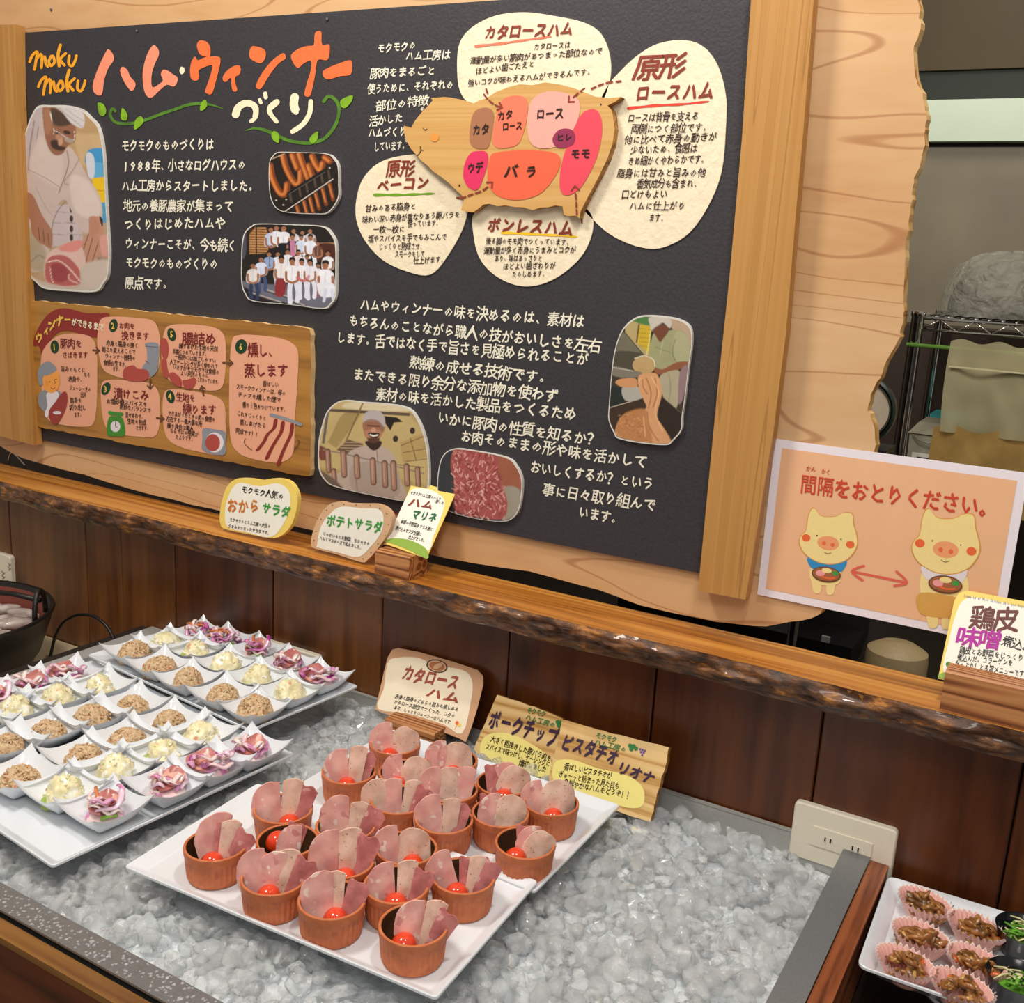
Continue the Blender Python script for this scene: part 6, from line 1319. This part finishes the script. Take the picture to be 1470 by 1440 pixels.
def slice_mesh(name, H, xl, xr, lean, curl, ruffle, seed, mat, th=.0030, n=16, m_=18, top=None):
    """folded slice standing up: x = right, y = away from the viewer, z = up; outline given by its two sides"""
    vs = []
    for side in (0, 1):
        for j in range(m_ + 1):
            t = j / m_; a, c = xl(t), xr(t)
            for i in range(n + 1):
                f = i / n; x = a + (c - a) * f; e = 4 * f * (1 - f)
                z = H * t * (1 + (top(f) * t if top else 0)) + .0010 * noise.noise(Vector((x * 150, seed, t)))
                y = lean * z + curl * (x / .03) ** 2 * .01 + ruffle * math.sin(x * 260 + seed) * t + .0022 * noise.noise(Vector((x * 60, z * 45, seed * 3.3)))
                y += (th * (.35 + .65 * min(1, e * 2.2)) * (1 - .5 * t) * (1 if side else 0))
                vs.append((x, y, z))
    W_ = n + 1; S_ = W_ * (m_ + 1); fs = []
    for j in range(m_):
        for i in range(n):
            a = j * W_ + i; fs.append((a, a + 1, a + W_ + 1, a + W_)); fs.append((S_ + a, S_ + a + W_, S_ + a + W_ + 1, S_ + a + 1))
        for i in (0, n): a = j * W_ + i; fs.append((a, a + W_, S_ + a + W_, S_ + a))
    for i in range(n): a = m_ * W_ + i; fs.append((a, a + 1, S_ + a + 1, S_ + a))
    o = mk(name, vs, fs, mat, None, True, local=True, angle=60); me = o.data; bpy.data.objects.remove(o); return me
rt = lambda v: math.sqrt(max(0.0, v))
SL = {}
for v in range(3):
    wp = .026 - .002 * v
    SL['p', v] = slice_mesh('pale_ham', .064 - v * .002, lambda t: -(.010 + (wp - .010) * min(1, t / .45) ** .7), lambda t: .009, .22, .9, .0007, 3 + v, M['hpale'], top=lambda f: -.48 * (1 - rt(1 - (1 - f) ** 2.2)) - .06 * f ** 6)
    SL['b', v] = slice_mesh('beige_slice', .062, lambda t: -(.007 + .004 * t), lambda t: (.009 + .003 * t), .26, 1.2, .0003, 13 + v, M['hbeige'], th=.004, top=lambda f: -.10 * (1 - f) ** 2 - .16 * max(0, f - .45) ** 1.6)
    SL['d', v] = slice_mesh('dark_ham', .056, lambda t: -.007 - .002 * t, lambda t: (.007 + .009 * t), .30, .8, .0012, 23 + v, M['hdark'], top=lambda f: -.06 * (1 - f) ** 3 - .16 * f ** 2 + .02 * math.sin(f * 11))
    SL['w', v] = slice_mesh('wide_beige', .058, lambda t: -(.010 + .013 * min(1, t / .5) ** .8), lambda t: (.010 + .013 * min(1, t / .5) ** .8), .24, .9, .0005, 33 + v, M['hbeige'], top=lambda f: -.52 * (1 - rt(1 - abs(2 * f - 1) ** 2.3)))
tv, tf = I3; tm = bpy.data.meshes.new('half_tomato'); b = MB()
b.add([Vector((v.x * .0125, v.y * .0125, v.z * .0125 if v.z > 0 else v.z * .003)) for v in tv], tf)
o = b.build('half_tomato', M['tomato'], smooth=True, local=True); TOM = o.data; bpy.data.objects.remove(o)
yaw0 = math.atan2(RIGHT.y, RIGHT.x)
LVL = Level(-.652 + .0062 + HC * CZ)
#      picture position, phrase, slices [(kind, sideways, back, yaw deg, tip deg)], tomato (x, y)
CUPS = [
 ((306, 1215), 'leftmost cup on the front plate', [('p', -.006, .012, 10, 16), ('d', .006, .004, 0, 6), ('b', .012, .002, -4, 14), ('d', .017, 0, -8, 32)], (.000, -.021)),
 ((404, 1172), 'back left corner cup of the front plate', [('p', -.012, .000, 8, -8), ('b', .006, .002, 0, 3), ('d', .019, .004, -6, 14)], (.015, -.019)),
 ((406, 1210), 'second row left cup of the front plate', [('p', .010, -.004, 0, 8), ('d', .004, .008, 5, 10)], (-.012, .006)),
 ((491, 1188), 'middle cup of the back row, front plate', [('p', -.004, .004, 6, -5), ('b', .010, .003, 0, 10), ('d', .021, .002, -10, 30)], None),
 ((394, 1249), 'second cup of the near row, front plate', [('p', -.012, .004, 15, -12), ('p', .000, .000, 0, 2), ('b', .010, .0, 0, 8), ('d', .019, .0, -6, 26)], (-.004, -.027)),
 ((487, 1243), 'centre cup of the front plate', [('p', -.013, .000, 8, -6), ('b', .006, .002, 0, 4), ('d', .019, .004, -6, 12)], (.007, -.020)),
 ((475, 1289), 'third cup of the near row, front plate', [('p', -.008, -.002, 8, -6), ('b', .004, .000, 0, -2), ('d', .017, .000, -8, 18)], (.010, -.024)),
 ((579, 1225), 'back right cup of the front plate', [('p', -.014, .004, 10, -10), ('w', .006, .004, 0, 5)], (.012, -.019)),
 ((568, 1272), 'fourth cup from left, inner row of the front plate', [('p', -.009, -.002, 6, -8), ('b', .011, .000, 0, 8), ('d', .021, .0, -8, 22)], (.002, -.025)),
 ((662, 1260), 'right corner cup of the front plate', [('p', -.010, .008, 10, -20), ('d', .004, .002, 0, 0), ('b', .010, .000, 0, 10), ('d', .018, .0, -10, 26)], (-.008, -.020)),
 ((588, 1326), 'nearest cup at the front corner of the front plate', [('p', .004, .004, 4, -2), ('b', .014, .002, -4, 14), ('d', .018, .0, -8, 34)], (-.010, -.018)),
 ((501, 1103), 'leftmost cup on the rear plate', [('p', -.010, .000, 6, -4), ('b', .006, .002, 0, 2), ('d', .017, .004, -6, 10)], (.000, -.021)),
 ((567, 1063), 'back left cup on the rear plate', [('p', -.010, .002, 6, -6), ('w', .010, .000, -4, 10), ('d', -.022, .002, 10, -10)], (-.006, -.018)),
 ((648, 1087), 'back middle cup on the rear plate', [('p', -.014, .000, 6, -10), ('w', .007, .000, 0, 6)], (.004, -.022)),
 ((582, 1107), 'second row left cup on the rear plate', [('p', -.009, .004, 6, -8), ('w', .010, .000, 0, 12)], (-.012, -.018)),
 ((574, 1141), 'second cup of the near row, rear plate', [('w', -.018, .002, 10, -18), ('p', -.004, .000, 4, -2), ('b', .012, .0, 0, 14), ('d', .020, .0, -6, 24)], None),
 ((650, 1129), 'centre cup of the rear plate', [('p', -.014, .000, 6, -12), ('w', .002, .000, 0, 2), ('p', .018, .002, -4, 12)], None),
 ((719, 1120), 'third cup of the back row, rear plate', [('d', -.014, .002, 10, -12), ('p', .000, .006, 0, 4), ('w', .010, .000, -4, 16)], (.002, -.020)),
 ((645, 1169), 'third cup of the near row, rear plate', [('p', -.008, .000, 6, -10), ('b', .006, .000, 0, 2), ('d', .017, .002, -6, 12)], None),
 ((718, 1169), 'fourth cup from left, inner row of the rear plate', [('d', -.018, .002, 6, -8), ('p', -.006, .002, 4, -2), ('w', .010, .000, 0, 12)], None),
 ((790, 1147), 'right corner cup of the rear plate', [('p', -.014, .002, 8, -14), ('w', .008, .000, 0, 4)], (.004, -.020)),
 ((748, 1198), 'front right cup of the rear plate', [('d', .000, .006, 0, -4), ('w', .010, -.002, -4, 26), ('p', .006, .008, 0, 10)], (-.012, -.014))]
pos = []
for c in CUPS: p = LVL.at(*c[0]); pos.append(Vector((p.x, p.y + (.004 if len(pos) < 11 else 0), 0)))
for it in range(60):          # no two cups may touch
    for i in range(len(pos)):
        for j in range(i):
            d = pos[i] - pos[j]; l = d.length
            if l < .0656: q = d / l * (.0656 - l) / 2; pos[i] += q; pos[j] -= q
HS = [.90, 1.0, .82, .94, .96, 1.02, .90, .84, .90, .88, .88, .95, .88, .90, .88, .92, .94, .87, .90, .87, .94, .80]
KN = {'p': 'pale pink ham slice', 'b': 'narrow speckled beige sausage slice', 'd': 'dark pink ham slice', 'w': 'broad speckled beige sausage slice'}
PL_ = {'p': 'ham slice', 'b': 'ham slice', 'd': 'ham slice', 'w': 'ham slice'}
for ci, (c, p) in enumerate(zip(CUPS, pos)):
    zc = (ZP + .003 if ci < 11 else ZP - .001) + .0042
    t = thing('terracotta_cup', 'ribbed terracotta cup of ham, ' + c[1], 'cup', (p.x, p.y, zc), 'terracotta cups of ham'); t.rotation_euler = (0, 0, RND.uniform(0, 6))
    inst('cup_body', BODY, t); inst('glazed_inside', INNER, t); t.scale = (CS, CS, CZ)
    cnt = {}
    for k, (kd, sx, sy, yw, tip) in enumerate(c[2]):
        e1 = Vector((math.cos(yaw0), math.sin(yaw0), 0)); e2 = Vector((-math.sin(yaw0), math.cos(yaw0), 0))
        q = p + e1 * sx * .68 + e2 * (sy * .8 - .010 + k * -.0012)
        o = bpy.data.objects.new('ham_slice', SL[kd, (ci + k) % 3]); COL.objects.link(o)
        o.location = (q.x, q.y, zc + .007); o.rotation_euler = Euler((0, 0, 0))
        o.matrix_world = Matrix.Translation(o.location) @ Matrix.Rotation(yaw0 + math.radians(yw + RND.uniform(-9, 9)), 4, 'Z') @ Matrix.Rotation(math.radians(tip * {'p': .75, 'b': .6, 'd': .62, 'w': .75}[kd]), 4, 'Y') @ Matrix.Rotation(math.radians(RND.uniform(-3, 4)), 4, 'Y') @ Matrix.Scale(HS[ci] * (1.0 + .04 * RND.uniform(-1, 1)), 4)
        cnt[kd] = cnt.get(kd, 0) + 1
        pre = '' if cnt[kd] == 1 else 'second '
        tag(o, pre + KN[kd] + ' in the ' + c[1].replace(' of the ', ', ').replace(' on the ', ', '), 'ham slice', 'ham slices in the cups')
    if c[3]:
        e1 = Vector((math.cos(yaw0), math.sin(yaw0), 0)); e2 = Vector((-math.sin(yaw0), math.cos(yaw0), 0))
        v3 = Vector((c[3][0], c[3][1])); v3 = v3 * min(1, .0150 / v3.length); q = p + e1 * v3.x + e2 * v3.y
        o = bpy.data.objects.new('cherry_tomato', TOM); COL.objects.link(o); o.location = (q.x, q.y, zc + .0220)
        o.rotation_euler = Euler((.55, RND.uniform(-.2, .2), yaw0)); 
        if ci == 2: o.location.z += .006
        tag(o, 'glossy red tomato half in the ' + c[1].replace(' of the ', ', ').replace(' on the ', ', '), 'tomato', 'tomato halves in the cups')

# ------------------------------------------------------------------ square dishes
def dish_mesh():
    n = 24; H = .0385; vs = []
    def P_(s, t):
        bow = .07
        x = s * H * (1 - bow * (1 - t * t)); y = t * H * (1 - bow * (1 - s * s)); r = max(abs(s), abs(t)); q = min(abs(s), abs(t)) / (r or 1)
        rimz = .0225 + .0115 * q ** 2.6
        rd = (s ** 2 + t ** 2) ** .5 / math.sqrt(1 + q * q) if r else 0
        return x, y, r, rimz
    for j in range(n + 1):
        for i in range(n + 1):
            s, t = -1 + 2 * i / n, -1 + 2 * j / n; x, y, r, rz = P_(s, t); vs.append((x, y, .0035 + (rz - .0035) * r ** 2.3))
    for j in range(n + 1):
        for i in range(n + 1):
            s, t = -1 + 2 * i / n, -1 + 2 * j / n; x, y, r, rz = P_(s, t); k = 1.0 - .02 * (1 - r)
            z = max(0.0, .0005 + (rz - .0028) * max(0, (r - .42) / .58) ** 1.5) if r > .42 else 0.0
            vs.append((x * .992, y * .992, z))
    W_ = n + 1; S_ = W_ * W_; fs = []
    for j in range(n):
        for i in range(n): a = j * W_ + i; fs.append((a, a + 1, a + W_ + 1, a + W_)); fs.append((S_ + a, S_ + a + W_, S_ + a + W_ + 1, S_ + a + 1))
    for i in range(n):
        for a, c_ in ((i, i + 1), (n * W_ + i, n * W_ + i + 1), (i * W_, (i + 1) * W_), (i * W_ + n, (i + 1) * W_ + n)): fs.append((a, c_, S_ + c_, S_ + a))
    o = mk('salad_dish', vs, fs, M['ceramic'], None, True, local=True, angle=50); me = o.data; bpy.data.objects.remove(o); return me
DISH = dish_mesh()
M['okara'] = speck('bean_pulp_crumb', 'dcc09a', [('c4744c', .68, 160), ('5f7a2c', .745, 190), ('a87a4c', .62, 260)], 240, .75, .9, .1, base2='c6a47c', bd=.003)
M['potato'] = speck('potato_mash', 'f3ebc6', [('e6a888', .70, 90), ('9fb86a', .765, 110), ('fdfaea', .60, 70)], 70, .4, .6, .2, base2='e6dbaa', bd=.003, coat=.15)
M['cuc'] = plain('cucumber_slice', '9fb85a', .25, var=.2, bscale=80); M['cucskin'] = plain('cucumber_skin', '3f6b2a', .3)
def lump(seed, r, h, f1, a1, f2, a2, crumbs, mat, nm):
    b = MB(); vs, fs = I4; out = []
    for v in vs:
        k = 1 + a1 * noise.noise(v * f1 + Vector((seed, 0, 0))) + a2 * noise.fractal(v * f2 + Vector((0, seed, 0)), 1, 2, 3)
        out.append(Vector((v.x * r * k, v.y * r * k, max(-.001, v.z * h * k + h * .22))))
    b.add(out, fs); rr = random.Random(seed)
    for i in range(crumbs):
        a = rr.uniform(0, 6.28); e = rr.uniform(.05, 1.35); s = rr.uniform(.0009, .0022)
        d = Vector((math.cos(a) * math.cos(e), math.sin(a) * math.cos(e), math.sin(e))); q = Vector((d.x * r * 1.0, d.y * r * 1.0, d.z * h + h * .2))
        m3 = Euler((rr.uniform(0, 3), rr.uniform(0, 3), 0)).to_matrix()
        b.add([q + m3 @ Vector((v.x * s * 1.7, v.y * s, v.z * s * .8)) for v in I1[0]], I1[1])
    o = b.build(nm, mat, smooth=True, local=True); me = o.data; bpy.data.objects.remove(o); return me
OK = [lump(i, .0205 + .0012 * (i % 3), .0220, 2.2, .14, 6, .13, 150, M['okara'], 'scoop') for i in range(4)]
PT_ = [lump(20 + i, .0200 + .0012 * (i % 2), .0235, 1.8, .16, 7, .20, 26, M['potato'], 'scoop') for i in range(4)]
M['onion'] = speck('purple_onion', 'c46aa8', [('ecd0e0', .5, 30), ('a83a8c', .63, 40)], 50, .22, .1, .3, base2='e2b4cc', coat=.3)
M['onionw'] = speck('translucent_onion', 'e8c8cc', [('d48ab4', .60, 40)], 50, .2, .1, .35, base2='f2e4dc', coat=.3)
M['hamc'] = speck('marinated_ham', 'c67e78', [('e0a898', .58, 60)], 80, .3, .3, .15, base2='b26460', coat=.35, bd=.001)
M['carrot'] = plain('carrot_strip', 'e0824a', .35, var=.1); M['cucm'] = plain('green_cucumber_piece', '7aa23c', .3, var=.15)
def marinade(seed, kind):
    """parts of a ham and onion marinade: list of (name, mesh)"""
    r = random.Random(seed); parts = []
    def arc(mat, nm, hgt, rad, wid):
        b = MB(); a0 = r.uniform(0, 6.28); cx, cy = r.uniform(-.008, .008), r.uniform(-.007, .007); tilt = r.uniform(-.6, .6); pts = []
        sw = r.uniform(1.6, 3.0)
        for k in range(11):
            a = a0 + sw * k / 10; pts.append((cx + rad * math.cos(a), cy + rad * math.sin(a), hgt + tilt * rad * math.sin(a) * .8 + .002 * math.sin(k)))
        b.tube(pts, [wid * (.5 + .5 * math.sin(math.pi * (k + 1) / 12)) for k in range(11)], 7, flat=.45)
        o = b.build(nm, mat, smooth=True, local=True); parts.append((nm, o.data)); bpy.data.objects.remove(o)
    for k in range(14): arc(M['onion'] if r.random() < .55 else M['onionw'], 'onion_strip', .008 + .0010 * k, r.uniform(.007, .015), r.uniform(.0022, .0038))
    for k in range(2 if kind != 'c' else 0):
        me = slice_mesh('ham_piece', .027 - .005 * k, lambda t: -.012 * rt(1 - (2 * t - 1) ** 2) - .001, lambda t: .011 * rt(1 - (2 * t - 1) ** 2) + .001, 0, .3, .0016, seed + k, M['hamc'], th=.003)
        m4 = Matrix.Translation((r.uniform(-.006, .004), r.uniform(-.014, -.008), .012 + .004 * k)) @ Matrix.Rotation(r.uniform(-.5, .8), 4, 'Z') @ Matrix.Rotation(math.radians(-74), 4, 'X'); me.transform(m4); parts.append(('ham_piece', me))
    for k in range(3 if kind == 'c' else (1 if kind == 'h' and seed % 2 else 0)):
        b = MB(); a = r.uniform(0, 3.14); x, y = r.uniform(-.012, .012), r.uniform(-.01, .01); L = .011
        b.tube([(x - L * math.cos(a), y - L * math.sin(a), .014), (x, y, .019 + .002 * k), (x + L * math.cos(a), y + L * math.sin(a), .017 + r.uniform(0, .006))], .0016, 6); o = b.build('carrot_strip', M['carrot'], smooth=True, local=True); parts.append(('carrot_strip', o.data)); bpy.data.objects.remove(o)
    if seed % 2:
        b = MB(); b.tube([(.002, -.016, .008), (.008, -.014, .010), (.014, -.009, .009)], .0032, 8, flat=.5); o = b.build('cucumber_piece', M['cucm'], smooth=True, local=True); parts.append(('cucumber_piece', o.data)); bpy.data.objects.remove(o)
    b = MB(); b.add([Vector((v.x * .018, v.y * .017, max(0, v.z * .008 + .001))) * (1 + .1 * noise.noise(v * 2 + Vector((seed, 0, 0)))) for v in I3[0]], I3[1]); o = b.build('onion_heap', M['onionw'], smooth=True, local=True); parts.append(('onion_heap', o.data)); bpy.data.objects.remove(o)
    return parts
MAR = [marinade(41, 'h'), marinade(52, 'h'), marinade(63, 'c'), marinade(74, 'm')]
def cuc_mesh():
    b = MB(); b.lathe([(.0001, .0), (.0075, .0), (.0085, .0004), (.0088, .0012), (.0085, .002), (.0075, .0024), (.0001, .0024)], 22); o = b.build('cucumber_slice', M['cuc'], smooth=True, local=True); me = o.data; bpy.data.objects.remove(o); return me
CUC = cuc_mesh()
ORD = ['first', 'second', 'third', 'fourth', 'fifth']
DL = Level(-.6240)
def place_dish(px, tilt, kind, desc, fdesc, z, idx, trayz, sc=1.0):
    p = Level(trayz - 1.5 + .0198).at(*px); rz = math.radians(tilt)
    d = bpy.data.objects.new('salad_dish', DISH); COL.objects.link(d); d.location = (p.x, p.y, trayz); d.rotation_euler = (0, 0, rz); d.scale = (sc, sc, sc)
    tag(d, 'white square dish ' + desc, 'dish', 'white square salad dishes')
    fz = trayz + .0045
    r = random.Random(idx * 7 + 1)
    if kind == 'o':
        o = inst('bean_salad', OK[idx % 4], None, (p.x, p.y, fz), r.uniform(0, 6), (r.uniform(.95, 1.1), r.uniform(.95, 1.08), r.uniform(.9, 1.1)))
        tag(o, 'tan bean salad scoop ' + fdesc, 'salad', 'bean salad scoops')
    elif kind == 'p':
        t = thing('potato_salad', 'potato salad scoop ' + fdesc, 'salad', (p.x, p.y, fz), 'potato salad scoops'); t.rotation_euler = (0, 0, r.uniform(-.5, .5) + yaw0)
        inst('scoop', PT_[idx % 4], t, (0, 0, 0), r.uniform(0, 6), (r.uniform(.95, 1.15), r.uniform(.95, 1.05), r.uniform(.9, 1.1)))
        if idx % 2 == 0:
            c = inst('cucumber_slice', CUC, t, (-.009, -.0165, .004)); c.rotation_euler = (1.1, 0, .4)
    else:
        t = thing('ham_marinade', 'ham and onion marinade ' + fdesc, 'salad', (p.x, p.y, fz), 'ham marinades'); t.rotation_euler = (0, 0, yaw0 + r.uniform(-.4, .4))
        for nm, me in MAR[(0, 3, 1, 3)[idx % 4] if kind == 'h' else (2 if kind == 'c' else (3, 1, 0)[idx % 3])]: inst(nm, me, t)
        t.scale = (1.22, 1.15, 1.35)
rows_a = {'o': [(193, 933), (229, 953), (270, 973), (320, 994), (366, 1014)], 'p': [(237, 920), (281, 931), (325, 951), (370, 970), (415, 991)], 'h': [(286, 908), (322, 917), (368, 932), (412, 951), (459, 972)]}
nm_a = {'o': 'near row', 'p': 'middle row', 'h': 'far row'}
zt = ZP + .004 + .0042
k = 0
for kd in 'ohp':
    for i, q in enumerate(rows_a[kd]):
        k += 1; ds = 'in the %s of the back tray, %s from left' % (nm_a[kd], ORD[i]); place_dish(q, -6.3, kd if not (kd == 'h' and i in (0, 1)) else 'c', ds, ds, 0, k, 1.5 - .634 + .0042, .94)
rows_b = {'h': [(150, 1158), (240, 1125), (304, 1097), (358, 1076)], 'p': [(92, 1132), (165, 1102), (233, 1076), (288, 1053)], 'o': [(28, 1112), (120, 1084), (182, 1058), (243, 1036)]}
nm_b = {'h': 'right column', 'p': 'middle column', 'o': 'left column'}
for kd in 'ohp':
    for i, q in enumerate(rows_b[kd]):
        k += 1; ds = 'in the %s of the front left tray, %s from front' % (nm_b[kd], ORD[i]); place_dish(q, -5, kd, ds, ds, 0, k, zt)
rows_c = {'o': [(10, 1066), (68, 1046), (132, 1027), (190, 1011)], 'p': [(-30, 1035), (23, 1017), (83, 999), (143, 984)], 'h': [(-8, 1003), (42, 982), (97, 968)]}
for kd in 'ohp':
    for i, q in enumerate(rows_c[kd]):
        if q[0] < -35: continue
        k += 1; ds = 'in the %s of the left tray, %s from camera' % (nm_b[kd].replace('right', 'x').replace('left', 'far left').replace('x', 'far left') if kd == 'h' else {'o': 'right column', 'p': 'middle column'}[kd], ORD[i]); place_dish(q, -8, 'm' if kd == 'h' else kd, ds, ds, 0, k, zt)

# ------------------------------------------------------------------ black pot with sausages
pz = 1.5 - .746; PX, PY, PR = -1.60, .945, .165
pot = thing('iron_pot', 'round black iron pot with reddish inside full of pale sausages at the left edge', 'pot', (PX, PY, pz))
iron = plain('black_iron', '17130f', .45, bump=.3, bscale=300); redin = plain('red_brown_enamel', '7c3f34', .3)
b = MB(); b.lathe([(.001, 0), (.09, 0), (.115, .012), (.145, .05), (.160, .095), (.167, .118), (.170, .122), (.168, .126), (.162, .125), (.158, .118)], 64, PX, PY, pz); b.build('bowl', iron, pot, smooth=True, angle=50)
b = MB(); b.lathe([(.158, .118), (.150, .09), (.138, .05), (.110, .02), (.001, .012)], 64, PX, PY, pz); b.build('enamel_inside', redin, pot, smooth=True)
b = MB(); b.lathe([(.001, .084), (.1480, .084)], 64, PX, PY, pz); b.build('broth', plain('cloudy_broth', '8a5e50', .08), pot, smooth=True)
b = MB(); ax = PX + .155 * math.cos(.6); ay = PY + .155 * math.sin(.6)
d = Vector((-math.sin(.6), math.cos(.6), 0)); b.tube([Vector((ax, ay, pz + .12)) + d * .024 * math.cos(t) * -1 + Vector((0, 0, .045 * math.sin(t))) for t in [math.pi * i / 14 for i in range(15)]], .0045, 10); b.build('ear_loop', iron, pot, smooth=True)
b = MB(); b.tube([Vector((ax - .004, ay + .004, pz + .146)), Level(-.600).at(20, 853), Level(-.600).at(-80, 842)], .0045, 10); b.build('bail_handle', iron, pot, smooth=True)
sm = speck('boiled_sausage', 'b7aaa2', [('cfc4ba', .6, 40)], 60, .25, .1, .2, base2='a2938c', coat=.3)
RND.seed(17)
def saus_mesh():
    b = MB(); pts = [Vector((-.03 + .06 * i / 10, .004 * math.sin(math.pi * i / 10), 0)) for i in range(11)]; b.tube(pts, [.0095 * max(.12, math.sin(math.pi * (i + .35) / 10.7)) ** .45 for i in range(11)], 14); o = b.build('boiled_sausage', sm, smooth=True, local=True); me = o.data; bpy.data.objects.remove(o); return me
SM = saus_mesh(); pts = []
for i in range(400):
    a = RND.uniform(0, 6.28); r = .128 * RND.random() ** .5; q = (PX + r * math.cos(a), PY + r * math.sin(a))
    if all(math.dist(q, z) > .021 for z in pts): pts.append(q)
    if len(pts) >= 46: break
for i, q in enumerate(pts):
    o = inst('boiled_sausage', SM, None, (q[0], q[1], pz + .087 + RND.uniform(0, .006)), RND.uniform(-.5, .9) + .5)
    tag(o, 'pale grey boiled sausage floating in the black pot', 'sausage', 'pale sausages in the black pot')

# ------------------------------------------------------------------ right plate with pink cups
ZQ = 1.5 - .690
tray('white square plate at the right corner carrying pink cups', .004, 1.066, .258, .184, ZQ, 1.5, lip=.02, h=.020, corner=.009)
b = MB(); b.lathe([(.03, 0), (.045, .0), (.05, .02), (.075, .044), (.08, .05), (.078, .052), (.05, .03), (.001, .022)], 40, -.005, 1.06, 1.5 - .745); tag(b.build('plate_foot', M['ceramic'], smooth=True, angle=50), 'white round bowl propping the square plate from below', 'bowl')
M['pinkc'] = plain('pink_paper_cup', 'f2bcb2', .45, var=.03); M['rimw'] = plain('white_cup_rim', 'fbeee6', .5)
M['skinf'] = speck('braised_chicken_skin', 'a9713a', [('d8622c', .66, 60), ('6e4a24', .58, 70), ('c89a54', .64, 90)], 90, .2, .6, .15, base2='8a5a2c', bd=.003, coat=.5)
def pink_cup():
    n = 30 * 6; prof = [(.55, 0, 0), (.62, .003, .3), (.80, .012, .7), (1.0, .0225, 1.0), (1.02, .0235, 1.0)]
    vs = []; fs = []
    for rr, z, am in prof:
        for k_ in range(n):
            t = 2 * math.pi * k_ / n; w = 1 + .055 * am * math.sin(t * 30)
            vs.append((rr * .0292 * math.cos(t) * w, rr * .0228 * math.sin(t) * w, z + .0022 * am * math.sin(t * 30 + 1.5)))
    for j in range(len(prof) - 1):
        for k_ in range(n): fs.append((j * n + k_, j * n + (k_ + 1) % n, (j + 1) * n + (k_ + 1) % n, (j + 1) * n + k_))
    fs.append(tuple(range(n)))
    o = mk('pink_cup', vs, fs, None, None, True, local=True, mats=[M['pinkc'], M['rimw']], midx=[1 if (len(prof) - 2) * n <= i < (len(prof) - 1) * n else 0 for i in range(len(fs))]); me = o.data; bpy.data.objects.remove(o); return me
PC_ = pink_cup()
def skin_heap(seed):
    b = MB(); r = random.Random(seed)
    for i in range(26):
        a = r.uniform(0, 6.28); q = r.random() ** .6; x, y = .021 * q * math.cos(a), .015 * q * math.sin(a); z = .012 + .017 * (1 - q) + r.uniform(-.002, .003); s = r.uniform(.0045, .008); R3 = Euler((r.uniform(-1, 1), r.uniform(-1, 1), r.uniform(0, 6))).to_matrix()
        b.add([Vector((x, y, z)) + R3 @ Vector((v.x * s * 1.3, v.y * s, v.z * s * .45)) * (1 + .35 * noise.noise(v * 1.8 + Vector((seed + i, 0, 0)))) for v in I2[0]], I2[1])
    o = b.build('skin_heap', M['skinf'], smooth=True, local=True); me = o.data; bpy.data.objects.remove(o); return me
SK = [skin_heap(i) for i in range(3)]
RL = Level(-.670)
for i, (q, an, ds) in enumerate((((1328, 1302), -18, 'in the back left corner of the square plate'), ((1322, 1350), -12, 'in the middle of the left column on the square plate'), ((1300, 1389), -14, 'in the near left corner of the square plate'),
                             ((1401, 1338), -14, 'in the back row right of the corner on the square plate'), ((1402, 1388), -20, 'centre right of the square plate beside the black cups'), ((1380, 1424), -10, 'nearest the camera on the square plate'))):
    p = RL.at(*q); z0 = ZQ + .0045
    o = inst('paper_cup', PC_, None, (p.x, p.y, z0), math.radians(an)); tag(o, 'pink fluted paper cup ' + ds, 'paper cup', 'pink fluted cups')
    o = inst('braised_skin', SK[i % 3], None, (p.x, p.y, z0), math.radians(an + 20 * (i % 2))); tag(o, 'brown braised chicken skin in the pink cup ' + ds.replace('on the square plate', '').replace('of the square plate', '').strip(), 'side dish', 'braised skin portions')
blk = plain('black_plastic_cup', '14171a', .2); gr1 = plain('green_leaf_veg', '5f9a2c', .35, var=.3, bscale=150); gr2 = plain('pale_sprout', 'd6cf9a', .35)
for i, (q, ds) in enumerate((((1463, 1350), 'farther of two small black cups of greens at the right edge'), ((1452, 1418), 'nearer of two small black cups of greens at the right edge'))):
    p = RL.at(*q); z0 = ZQ + .0045; b = MB(); b.lathe([(.001, 0), (.018, 0), (.024, .012), (.0285, .030), (.0295, .031), (.0275, .030), (.022, .010), (.001, .004)], 40, p.x + .004, p.y, z0)
    tag(b.build('black_cup', blk, smooth=True, angle=50), ds, 'cup')
    t = thing('dressed_greens', 'chopped greens and sprouts in the ' + ('farther' if i == 0 else 'nearer') + ' small black cup', 'side dish', (p.x + .004, p.y, z0 + .004)); RND.seed(50 + i)
    for nm, mt, cnt in (('green_leaf', gr1, 16), ('sprout', gr2, 12)):
        b = MB()
        for k_ in range(cnt):
            a = RND.uniform(0, 6.28); x, y = RND.uniform(-.014, .014), RND.uniform(-.014, .014); L = .009; z = z0 + .024 + RND.uniform(0, .008)
            c = Vector((p.x + .004 + x, p.y + y, z)); d = Vector((math.cos(a), math.sin(a), RND.uniform(-.5, .5))) * L
            b.tube([c - d, c + Vector((0, 0, .002)), c + d], [.0012, .0024 if nm == 'green_leaf' else .0013, .0008], 6, flat=.6)
        tag(b.build(nm, mt, t, smooth=True), kind='stuff')
    b = MB(); b.add([Vector((p.x + .004, p.y, z0 + .014)) + Vector((v.x * .020, v.y * .020, v.z * .009)) for v in I2[0]], I2[1]); b.build('green_base', gr1, t, smooth=True)
